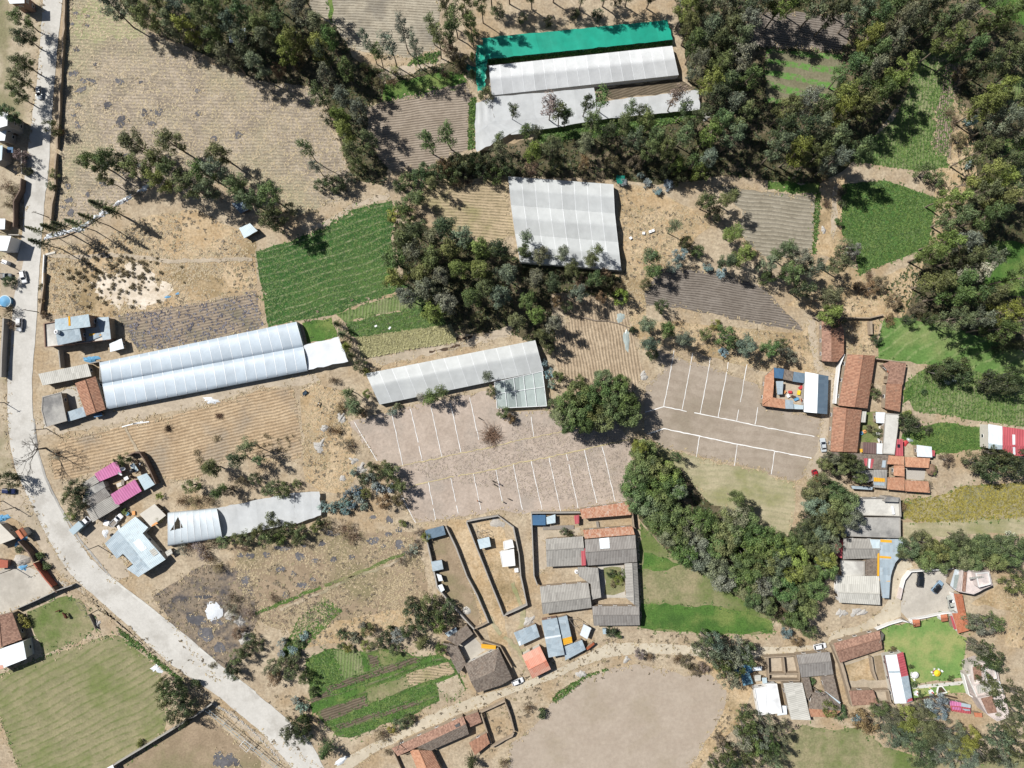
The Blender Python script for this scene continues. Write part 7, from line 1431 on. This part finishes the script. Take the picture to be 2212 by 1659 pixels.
# ================================================================== TREES
ALL = ('olive', 'green', 'grey-green', 'dark', 'olive', 'bright', 'grey-green')
grove('in the band above the stubble field', 'eucalyptus band above the stubble field', '245,18 270,38 300,12 322,42 350,16 368,58 392,28 412,72 432,18 448,52 468,92 482,28 502,8 458,118 424,100 398,84 528,92 548,118 562,58 532,38 578,18 602,12 580,88 560,146 612,58 632,48 652,28 642,88 656,58 682,18 692,58 618,118 588,138 345,75 375,85 505,62 500,125 665,110,18,,o,brown 640,130,17,,o,brown 600,150,16,,o,brown 690,105,20 230,-5 490,-20 400,-15 310,-25 580,-15 650,-20', 'e', 22, 17, ALL)
grove('between the stubble and ploughed fields', 'trees between the stubble and ploughed fields', '713,88,20,,,green 735,108 702,120 720,142 745,152 760,126 702,166 726,186 755,180 692,208 716,226 740,214 765,204 736,254 720,276 760,260 775,242 750,290 770,302 792,270 726,302 762,330 785,328 800,312 790,346 708,250,16,,o,dark 812,150,15,,b 834,160,14,,b 800,172,15,,b 852,152,14,,b 790,145,15,,b 820,178,14,,o,brown 846,175,13,,b,brown 772,358,17,,o,olive 756,385,12,,o 728,398,20,,o,olive 712,392,16,,o,green 690,400,14,,o,olive', 'e', 20, 17, ALL)
grove('standing along the lane under the dotted field', 'slim trees along the lane under the dotted field', '793,88,13,22 840,95,16,22 868,62,15,26 895,100,13,22 815,112,13,18 660,320,13,22 680,358,11,16 925,303,19,20 964,288,17,22 1108,238,11,14,,dark', 't', 13, 21, ('green', 'grey-green'))
grove('beside the striped rows above the green netting', 'trees above the lane by the green netting', '963,12 980,34,,,t 930,52,13,,t 944,76,16,,t 972,70 1004,16 1016,38 1018,62 998,78 964,96,15,,o,brown 978,114,16,,o,brown 998,130,16,,o,brown 1020,122,10,,c,yellow-green 1020,160,13,,c,olive 985,150,13,,b,brown 960,160,12,,b,brown 1040,5 1050,205,19,,o,olive 1075,20,15,,o,olive', 'e', 17, 18, ('olive', 'green'))
grove('along the upper rim beyond the green netting', 'trees beyond the green netting', '1060,-28 1100,-32 1150,-22 1200,-34 1260,-24 1310,-24 1362,-28 1332,-4,14,,o 1410,-20 1240,28,12,,s,dark 1290,30,14,,s,dark 1130,40,12,,s,dark 1185,45,12,,s,dark', 'e', 19, 17, ('dark', 'green'))
grove('in the wood right of the white greenhouse', 'tall wood right of the white greenhouse', '1480,18 1522,14 1562,24 1602,14 1642,8 1490,58 1530,64 1576,60 1612,54 1502,98 1546,102 1590,94  1506,140 1550,146 1600,130 1530,182 1572,186 1612,174  1540,220 1580,226  1502,192,16,,,grey-green 1560,262 1602,260 1532,290 1582,300 1495,160,10,6,s,blue-grey  1560,-20 1500,-22 1620,-22 1680,-15  ', 'e', 23, 19, ALL)
grove('below the white netting', 'trees in the row below the white netting', '1190,228,17,20,t,grey 1135,285,13,14,t 1158,288,12,14,t 1210,238,14,20,t,olive 1222,252,14,15,,green 1078,298,11,12,t,green 1085,330 1268,222,14,20,t 1302,212,15,20,t 1280,268 1312,292 1362,235,13,18,t 1386,238,12,14,t 1350,272 1400,262 1430,252 1462,205,16,20,t,grey 1480,232,14,18,t 1420,292 1372,302 1342,312 1302,322 1262,312 1232,312 1192,322 1150,332 1112,342 1440,322 1480,292 1500,262 1402,332 1462,352,18,9,o 1502,352,20,9,o,green 1530,342 1372,352,17,7,o,brown 1322,352,17,7,o,brown 1260,350,16,7,o,brown 1200,355,16,7,o,dark 1150,362,16,7,o,brown 1100,366,16,7,o,dark 1470,385,15,,o,dark 1515,370,22,9,o,bright 1440,368,16,6,o,dark 1385,378,9,4,s,blue-grey 1345,392,10,4,s,silver 1395,395,12,,s,blue-grey 1440,400,13,,s,blue-grey 1420,410,11,,s,blue-grey', 'e', 19, 16, ALL)
grove('in the bushy corner below the ploughed field', 'bushes below the ploughed field', '960,358 985,348 1005,350 1030,345 1050,350 1075,355 1000,370 1040,372 1070,378 975,378 945,370,16,,,olive 920,365 905,385,20,,,green 880,392,20,,,olive 862,400,16 985,395,14,,b,brown 1010,392,14,,b,brown', 'o', 18, 7, ('olive', 'brown', 'dark', 'green'))
grove('in the tall wood beside the striped field', 'tall wood between the striped and pale green fields', '1850,28 1882,44 1920,18 1902,68 1870,90 1940,50 1850,112 1890,122 1920,100 1960,38 1990,28 1830,150 1872,156 1902,160 1852,196 1892,202 1920,182 1940,152 1822,212 1862,232 1880,258 1840,250 1700,236 1740,228 1780,234 1812,248 1690,280 1730,282 1770,280 1800,302 1680,322 1720,332 1760,340 1792,330 1830,302 1850,330  1660,292 1785,205,,,,yellow-green 1855,95 1800,30 1770,10 1730,-10 1690,10 1840,-15 1900,-20 1960,-15 1720,380,13,,o,green 1800,350', 'e', 23, 20, ALL)
grove('in the wood at the upper right corner', 'wood at the upper right corner', '2020,48 2042,90 2062,50 2100,18 2142,50 2182,38 2082,112 2122,150 2162,130 2196,150 2150,202 2192,222 2122,232 2102,258,12,8,s,blue-grey 2160,262 2192,282 2112,330 2142,332 2172,352 2072,302,17,4,o,brown 2096,352,11,4,s,blue-grey 2120,382 2160,392 2192,382 2010,15 2120,90,18,,o,brown 2070,20 2160,-10 2215,100 2212,320 2075,160,15,4,o,brown 2050,240,13,3,b,brown 2065,262,13,3,b,brown 2000,372,20,6,o,olive 2030,388,16,5,o,olive', 'e', 23, 20, ALL)
grove('in the wood above the mown meadow', 'wood above the mown meadow', '2050,426 2082,432 2112,420 2152,440 2182,450 2062,470 2092,482 2132,470 2042,520 2082,522 2112,510 2012,548 2032,572 2062,602 2102,590,,,,silver 2122,604,,,,silver 2092,640 2052,640 2032,662 2012,690,15,,o,dark 2060,690 2102,690 2142,640 2160,672 2190,660 2150,710 2180,722 2200,692 2205,600 2020,610 1985,665,16,,o,brown 1965,690,13,,o,dark 2120,560 2080,560 2170,750,20,12,c,dark 2200,745,20,12,c,dark 2140,680', 'e', 24, 20, ALL)
grove('along the lane beside the grey ploughed field', 'trees along the lane beside the grey ploughed field', '1690,545 1720,560 1702,590 1750,580 1780,570 1810,572 1730,620 1760,612 1790,642 1800,664 1770,650 1812,545,19,10,,green 1840,540,18,7,o,grey 1825,530,16,6,o,olive 1882,622,19,4,o,brown 1902,612,18,4,o,brown 1932,650,18,4,o,brown 1858,620,14,3,o,brown 1920,690,16,3,b,brown 1810,690,18,8,o,dark 1790,680 1895,732,13,4,o,dark 1880,595,13,2,b,brown 1820,440,10,3,s,dark 1822,415,12,3,s,brown 1812,480,10,3,s,green 1780,385,12,3,b,brown 1785,440,11,3,b,brown', 'e', 21, 17, ALL)
grove('between the dry slope and the ridged field', 'trees between the dry slope and the ridged field', '1526,436 1571,430 1591,452 1516,466,,,,grey-green 1546,462,17,8,o,dark 1581,506,20,12,,bright 1597,524 1568,566 1603,556,22 1586,580 1626,566 1652,572 1482,524,14,7,o,dark 1470,548,16,7,o,blue-grey 1456,572,17,5,o,blue-grey 1508,542,15,6,o,green 1404,550,13,15,t 1415,556,11,13,t 1410,588,16,10,,green 1396,612,13,5,o,olive 1456,488,14,14,t,grey-green 1560,590,12,3,s,blue-grey 1530,575,12,3,s,blue-grey 1636,600 1660,600,17,7,o,green', 'e', 19, 13, ALL)
grove('in the centre wood beside the grey greenhouse', 'centre wood beside the grey greenhouse', '868,520 852,560 900,500 932,512 962,490 896,546 930,560 860,602 880,640 920,622 950,602 976,540 992,582 1002,512 1042,540,,,,bright 1032,580 1062,572 1082,540 1092,592 1050,622 1022,642 1082,640 1102,622 962,652 936,680 870,440,17,,o,green 882,462,16,,o,green 900,430,18,8,,olive 930,395,14,12,,olive 1015,535 945,535 905,590 1000,625 1060,600 1040,660 985,680,15,,o,dark 1030,690,15,,o,olive 875,480,15,,o,green 848,465,14,2.5,s,yellow-green 862,450,13,2.5,s,yellow-green', 'e', 23, 16, ALL)
grove('in the row under the grey greenhouse', 'row under the grey greenhouse', '1138,512,13,16,t 1135,545 1168,552 1198,560,14 1215,548,15 1232,580 1255,582 1293,540,11,14,t 1275,562,16 1285,602 1155,602 1192,612 1222,612 1180,642 1250,632 1312,612,16,8,o,dark 1340,640,18,8,o,bright 1332,622,15,7,o,brown 1140,652 1116,692 1160,682 1165,722,14 1192,702 1120,642 1300,640,14,6,o,brown 1260,610,15,8,o,brown 1310,590,13,8,o,brown 1205,650,14,8,o,brown 1181,677,17 1171,692 1186,704 1181,736,15,9,o,olive 1186,754,14,7,o,olive 1167,720,9,4,s,blue-grey 1178,782,10,4,s,blue-grey 1188,808,13,4,s,blue-grey 1192,830,10,4,s,blue-grey 1130,600 1225,660,13,6,o,olive', 'e', 18, 13, ALL)
grove('along the bank above the smooth brown plot', 'trees on the bank above the smooth brown plot', '1396,702 1422,690 1442,712 1386,732 1402,742 1372,690,14 1466,716,18 1478,732 1382,756 1410,765,14,,o,dark 1525,722,15,5,o,olive 1566,724,22,8,o,green 1582,742,15,6,o,olive 1612,742,22,11,,grey-green 1640,736 1662,752 1632,762,17 1696,762,15,7,o,grey-green 1562,762,11,3,s,blue-grey 1690,742,13,6,o,olive 1712,772,14,5,o,grey 1545,700,13,3,o,yellow-green 1368,715,11,3,s,dark 1430,660,16,9,o,green', 'e', 18, 11, ('olive', 'green', 'grey-green'))
grove('in the big clump between the two marked plots', 'big clump between the two marked plots', '1222,872,24 1252,850 1292,848 1332,852 1352,872 1242,896 1282,892 1322,888 1358,898 1302,912 1217,896 1342,826,18 1302,818,20,11 1205,815,15,6,o,olive 1250,822,14,8,o,green 1195,880,18,8,o,olive 1270,870 1315,868 1262,915,20 1228,920,17', 'g', 27, 15, ('olive', 'green', 'olive'))
grove('in the broad grove below the smooth brown plot', 'broad grove below the smooth brown plot', '1380,965,16,13,e,bright 1392,978 1402,1002 1382,1018 1422,1012 1442,1030,,,,bright 1452,1052 1402,1052 1372,1046 1432,1076 1396,1088 1416,1102 1376,1082 1442,1112 1472,1112 1492,1140 1452,1142 1422,1130 1512,1122 1532,1142 1502,1172 1472,1172 1542,1182 1562,1130 1592,1112 1612,1122 1582,1152 1622,1152 1562,1172 1602,1182 1642,1182 1542,1222 1512,1206 1482,1198 1582,1222 1622,1222 1562,1252 1602,1252 1650,1216 1672,1240 1642,1262 1622,1290,20 1680,1202 1692,1270 1590,1075,17,12,e 1460,985,11,8,o,green 1465,1060,17 1440,1160,20 1640,1300,20 1612,1272 1662,1172 1600,1150 1660,1310,17', 'g', 27, 11.5, ('green', 'olive', 'grey-green', 'green'))
grove('along the lane left of the concrete yard', 'trees along the lane left of the concrete yard', '1686,1182 1702,1172 1722,1202 1752,1172 1772,1192 1792,1172 1742,1232 1782,1232 1712,1242 1762,1272 1722,1282 1742,1312 1722,1338 1762,1092 1782,1112 1802,1092 1822,1112 1752,1122 1792,1132 1830,1082 1762,1062 1802,1062 1842,1122 1772,1032,14,9,e,olive 1812,1012,16,12 1850,1005,14,12 1832,990,14,12,,dark 1796,992,14,12 1858,1032,12,10 1782,1002,13,11 1702,1342,16,7,o,olive 1732,1342,16,7,o,olive 1752,1366,17,7,o,green 1700,1368,13,4,s,blue-grey 1722,1385,13,4,o,brown 1692,1320,15,5,o,brown 1745,1150 1770,1150 1705,1300,17 1785,1205,20 1805,1145,18', 'g', 23, 11, ALL)
grove('over the dirt road above the bare field', 'trees over the dirt road above the bare field', '1512,1402,17 1542,1385 1562,1402 1582,1422 1602,1402 1592,1442 1562,1442 1576,1466 1546,1422 1612,1425,17 1525,1380,14 1482,1430,14,4,o,brown 1502,1448,14,4,o,brown 1465,1425,12,3,b,brown 1520,1440,14,4,o,grey 1382,1413,12,4,o,grey 1402,1420,11,3,b,brown 1620,1400,14,6,o,olive 1170,1545,14,4,s,dark 1320,1365,13,3,s,dark 1335,1372,9,2,s,green 1140,1530,12,3,b,brown 1090,1650,14,3,b,brown', 'o', 20, 9, ('olive', 'green', 'grey-green'))
grove('right of the bare field', 'scrub right of the bare field', '1612,1572 1642,1592 1602,1602 1652,1632 1622,1642 1582,1652 1692,1582,20 1572,1632 1662,1610 1542,1655,13 1610,1540,14,6,o,olive 1650,1560 1690,1620,14 1555,1600,13,5,o,grey 1670,1650 1625,1610', 'o', 21, 8, ('olive', 'green', 'grey-green', 'dark'))
grove('behind the garden at the lower right', 'willowy trees behind the garden', '1922,1562 1962,1560 2002,1570 1942,1592 1982,1602 2022,1592 2062,1592 2082,1622 2042,1630 2002,1642 1905,1535,20 1790,1530,20,5,o,bright 1815,1540,18,4,o,green 2100,1600,28 2090,1650 1870,1560,26,6,o,brown 1990,1540,22', 'w', 34, 8.5, ('olive', 'yellow-green', 'grey-green'))
grove('beyond the stuccoed house at the lower right', 'trees beyond the stuccoed house', '2122,1462,17 2142,1482 2152,1512 2172,1542 2192,1572 2132,1632 2172,1642 2200,1620 2122,1352,20 2146,1342,20 2100,1345,16 2112,1400,16 2142,1412 2152,1432,19 2130,1440 2190,1262,20,8 2200,1500 2205,1540 2165,1600,25,9 2205,1240,15', 'o', 21, 8, ('olive', 'dark', 'grey-green'))
grove('in the dense clump above the parking yard', 'dense clump above the parking yard', '1966,1182 1992,1172 2022,1190 2052,1186 2002,1210 2042,1212 2072,1182 2102,1190 2132,1180 2162,1176 2182,1200 2200,1180 2152,1210 2102,1216,22 2082,1212,20 2072,1160,14,9,t,olive 1950,1195,14 2180,1155,14,,s,silver', 'g', 23, 8, ('olive', 'dark', 'olive'))
grove('on the meadows right of the tiled houses', 'trees on the right-hand meadows', '2112,1000 2142,1012,28 2172,1000 2150,980,20 2190,1012 2204,988,20 2046,994,15,4,o,brown 1972,920,22,6,o,dark 1958,908,18,5,o,dark 1962,895,12,3,s,yellow-green 2050,800 2072,790,22 2030,802,20 2084,812,18 2056,820,13,4,s,blue-grey 2142,825 2172,832,22 2200,832,22 2196,808,18 1890,850,14,4,o,olive 1880,838,12,4,o,brown 2005,930,11,3,o,dark 1995,845,8,2,s,green 2000,1050,14,3,b,brown 1900,935,13,3,o,olive 1880,925,9,3,o,brown', 'o', 26, 8, ('dark', 'olive', 'dark'))
grove('clustered on the stubble field', 'eucalyptus cluster on the stubble field', '200,348 235,348 290,308 305,332 250,372 340,350 370,308 392,330 380,372 352,392 300,362 330,330 470,330 455,352 490,342 476,372 440,372 500,372 420,382 412,402 390,412 360,412 450,412 480,402 512,402 540,432 562,440 582,422 600,440 590,472 612,472 566,460 520,432 500,422 430,430 402,430 205,380,14,10,,olive 230,390,13,10 545,400,15 625,450,13,6,o,dark 600,490,13,6,o,dark 265,340,13,12,t', 'e', 24, 16, ALL)
grove('in the pine row along the white plastic', 'pine row along the white plastic', '212,442,17,17 240,455,15,15,,olive 190,470,14,17 160,482,14,17,,olive 110,492,18,16 84,524,16,17 74,496,11,17,,olive 128,485,12,15', 'p', 15, 17, ('dark',))
grove('at the lower corner of the maize stubble', 'trees below the maize stubble', '532,965,15,13,t 508,992,16,13,t 458,1012,19,10 440,1032,18,9 412,1052,17,7,o,green 462,1044,16 475,1060,14 520,1042,14,6,o,brown 560,990,11,12,t 390,1082,17,3,b,brown 425,1084,17,3,b,brown 450,1080,16,3,b,brown 492,1060,15,5,o,brown 550,1035,14,5,o,dark 590,1050,16,5,o,olive 608,1062,20,6,o,olive 640,1045,12,3,o,olive 575,1060,13,4,o,olive', 'e', 17, 10, ALL)
grove('in the bushes hugging the netted tunnel', 'bushes hugging the netted tunnel', '560,1150 592,1140 622,1142 652,1150,17 682,1140,13 532,1162 602,1162 642,1166,15 575,1165 510,1165,15 690,1128,12,3,s,dark 585,1120,14,4,s,olive 525,1180,14,3,,brown', 'o', 18, 5, ('olive', 'bright', 'olive'))
grove('in the blue-grey thicket left of the pinkish plot', 'blue-grey thicket left of the pinkish plot', '700,1096 722,1096 745,1086 750,1066,10 775,1076,16 766,1020,10 786,1035,15,,,dark 800,1030,13 820,1025,12,5,o,olive 816,1056,15,,,blue-grey 786,1096,11 845,1056,12 770,1060 800,1012,15,5,o,dark 850,1042,16,6,o,dark 830,1084,17,5,o,brown 790,1066,14,4,o,olive 862,1078,16,5,o,brown 745,1105,11 760,1092,11 810,1045,10,4,,silver 840,1015,14,8,t,olive 830,1005,12,6,o,olive 865,1050,13,8,e,olive', 's', 13, 4, ('blue-grey',))
grove('around the pinkish plot', 'small trees around the pinkish plot', '753,848,13,10,t 764,878,19,10 778,884,16,9 793,850,10,5,o,bright 930,858,14,9,t 952,848,13,9,t 910,862,11,6,t,grey 1086,890,16,5,o,green 1102,905,13,4,o,brown 1053,812,12,14,t,grey-green 1060,845,12,5,o,olive 780,895,13,4,o,brown 728,700,13,9,c,olive 738,722,14,9,c,olive 748,748,16,9,c,bright 758,768,14,8,c,olive 778,790,17,6,o,dark 790,805,11,4,s,bright 720,820,12,3,b,brown 735,880,15,3,b,brown 725,930,14,3,b,brown 752,965,18,3,b,brown 848,890,11,3,s,blue-grey 860,880,10,3,s,grey-green 905,1150,12,3,b,grey 920,1160,13,4,o,bright 895,1185,12,3,s,silver 880,1195,12,3,b,grey 870,1130,10,3,s,bright 865,1210,12,3,b,grey 897,1170,10,3,b,grey', 'e', 16, 10, ('olive', 'green'))
grove('around the scorched slope by the road', 'bushes around the scorched slope', '400,1180,22,3,b,grey 437,1186,24,3,b,grey 462,1176,20,3,b,brown 480,1170,15,4,o,olive 445,1205,15,3,b,brown 760,1160,20,2.5,b,brown 740,1140,22,3,b,brown 700,1130,18,3,b,brown 512,1418,17,6 500,1444,16,5,o,dark 530,1408,14,5,o,dark 515,1368,14,4,o,brown 540,1380,15,4,o,dark 505,1460,13,5 460,1437,8,6,t,grey 535,1325,17,3,b,grey 560,1395,14,4,o,dark 495,1310,18,3,b,grey 500,1335,15,3,b,grey 500,1290,15,3,b,brown 470,1225,16,3,b,brown 590,1290,13,2,b,brown', 'o', 16, 5, ('olive', 'dark'))
grove('in the hedge of trees above the kitchen garden', 'trees above the kitchen garden', '740,1372,13,4,s,dark 765,1378,15,4,s,grey-green 793,1364,15,5,,olive 813,1392,15,5,,olive 840,1362,11,3,s,dark 860,1374,18,5,,silver 853,1404,13,4,,olive 892,1326,22,7,,dark 928,1306,22,7,,olive 953,1326,20,7,,olive 915,1344,22,8,,dark 945,1352,18,7,,bright 911,1390,22,9,c,olive 953,1404,14,5,,bright 790,1395,12,3,,yellow-green 780,1350,11,3,s,grey 750,1400,11,3,,yellow-green 970,1310,16,5,,olive 880,1360,17,6,,dark 975,1340,14,5,,dark 830,1380,14,5,,dark 885,1300,12,4,,dark 735,1395,9,2,s,olive', 'o', 18, 6, ('olive',))
grove('round the kitchen garden', 'bushes round the kitchen garden', '585,1446,19 615,1432,17 635,1418,15,4,s,olive 590,1466,18 628,1452,18 605,1414,12,3,s,blue-grey 632,1402,13,3,s,blue-grey 645,1390,12,3,s,green 608,1388,12,3,s,silver 655,1375,12,3,s,blue-grey 650,1532,15,4,s,blue-grey 640,1512,11,3,s,blue-grey 622,1576,20,7,,dark 652,1570,19,7,,dark 630,1594,17,6,,dark 660,1590,15,6,,dark 703,1622,24,9,c,green 823,1588,18,3.5,b,brown 862,1566,16,3,,olive 883,1556,15,3,,dark 660,1465,15,5,,green 675,1495,12,3,s,green 655,1555,12,4,s,green 1018,1648,18,7,c,dark 835,1625,11,2.5,b,grey 1040,1545,10,2,b,brown 845,1575,10,3,,yellow-green', 'o', 17, 5, ('brown', 'olive'))
grove('by the hay field', 'trees by the hay field', '362,1488,22 382,1502 376,1544 400,1532,20 357,1510 395,1560,15 420,1480,13,3,s,dark 345,1480,14 48,1335,12,3,s,yellow-green 55,1350,10,3,s,yellow-green 300,1608,10,3,s,bright', 'o', 19, 8, ('dark', 'olive'))
grove('around the pink-roofed house', 'plants around the pink-roofed house', '162,1052,18 150,1078 175,1062,16 162,1100,15,4,o,olive 262,994,14,6,o,green 172,1085,14 15,1038,22,8,o,dark 268,1105,10,2,s,bright 345,1072,9,2,s,bright 40,1185,12,2,s,dark 150,1115,12,3,s,yellow-green 100,1220,12,2,s,green 85,1200,10,2,s,green 120,980,14,2.5,b,grey 345,1120,11,3,b,olive', 'o', 17, 6, ('olive', 'dark'))
grove('in the dark row left of the road', 'dark row left of the road', '50,42 56,82 42,108 52,138 45,172 38,206 50,120 30,232 58,65 60,100 58,155 50,190 35,150 25,250 15,215 20,180', 'e', 19, 10.5, ('dark', 'green', 'olive'))
grove('beside the upper road and its ditch', 'bushes beside the upper road', '110,274,15,6 128,285,10,3 115,374,12,4 108,400,10,3 45,335,14,5,,grey 40,360,12,4,,grey 20,610,15,4,,dark 15,670,16,4,b,brown 60,370,9,4,,dark 113,405,9,3,,dark 30,700,14,3,b,brown 12,400,16,3,b,brown 25,420,17,3,b,brown 15,440,15,3,b,brown 95,680,9,2,s,brown 88,620,8,2,s,brown 90,650,8,2,s,brown', 'o', 12, 4, ('brown', 'olive'))
grove('beside the lane at the right-hand roofs', 'garden plants at the right-hand houses', '1950,1095,11,3,b,brown 2016,1015,10,3,s,green 1335,1252,12,3,o,bright 1320,1240,10,3,o,green 1345,1240,11,3,o,green 1325,1262,9,2,s,brown 1218,1148,9,3,o,dark 1231,1154,8,3,s,dark 2085,1435,9,2,s,green 2055,1465,8,2,s,green 1972,1478,10,2,s,green 1968,1440,6,1.5,s,green 1760,1590,0.1,1,s,green 2000,1520,14,4,s,blue-grey 2035,1520,19,6,o,blue-grey 2030,1540,15,5,o,blue-grey 1848,1552,11,3,s,blue-grey 1990,1500,8,2,s,green 1755,1473,10,3,s,green 1770,1500,9,2,s,green 1930,1405,9,2,s,brown'.replace(' 1760,1590,0.1,1,s,green', ''), 's', 10, 3, ('green',))
grove('leaning over the concrete road at the bend', 'bare tree at the road bend', '62,973,40,13', 'd', 40, 13, ('grey',))
# dark tufts over the white earth and golden grass
TUFT = leafmesh('tuft', [((0, 0, .25), .38), ((.15, .1, .3), .28)], 150, .4, .1, -.5, 501, .7)
_q = P('10:430,620 900,540 1300,540 1750,600 2100,640 2100,760 1650,880 1450,960 1200,1000 900,990 500,1020 420,800'); _n = 0
_rr = random.Random(77); _done = []
while _n < 130:
    p_ = (_rr.gauss(250, 60), _rr.gauss(595, 34))
    if not inside(p_, _q) or any(abs(p_[0] - d_[0]) + abs(p_[1] - d_[1]) < 5 for d_ in _done): continue
    _done.append(p_); _n += 1
    o_ = bpy.data.objects.new('scrub_tuft', TUFT); COL.objects.link(o_); w_ = W(p_); s_ = _rr.uniform(.8, 1.9); o_.location = w_; o_.scale = (s_, s_, s_); o_.rotation_euler.z = _rr.uniform(0, 6)
    o_.color = S(92, 80, 66); tag(o_, 'dark scrub tuft on the pale earth of the dry lot', 'tuft', 'dark tufts on the dry lot')
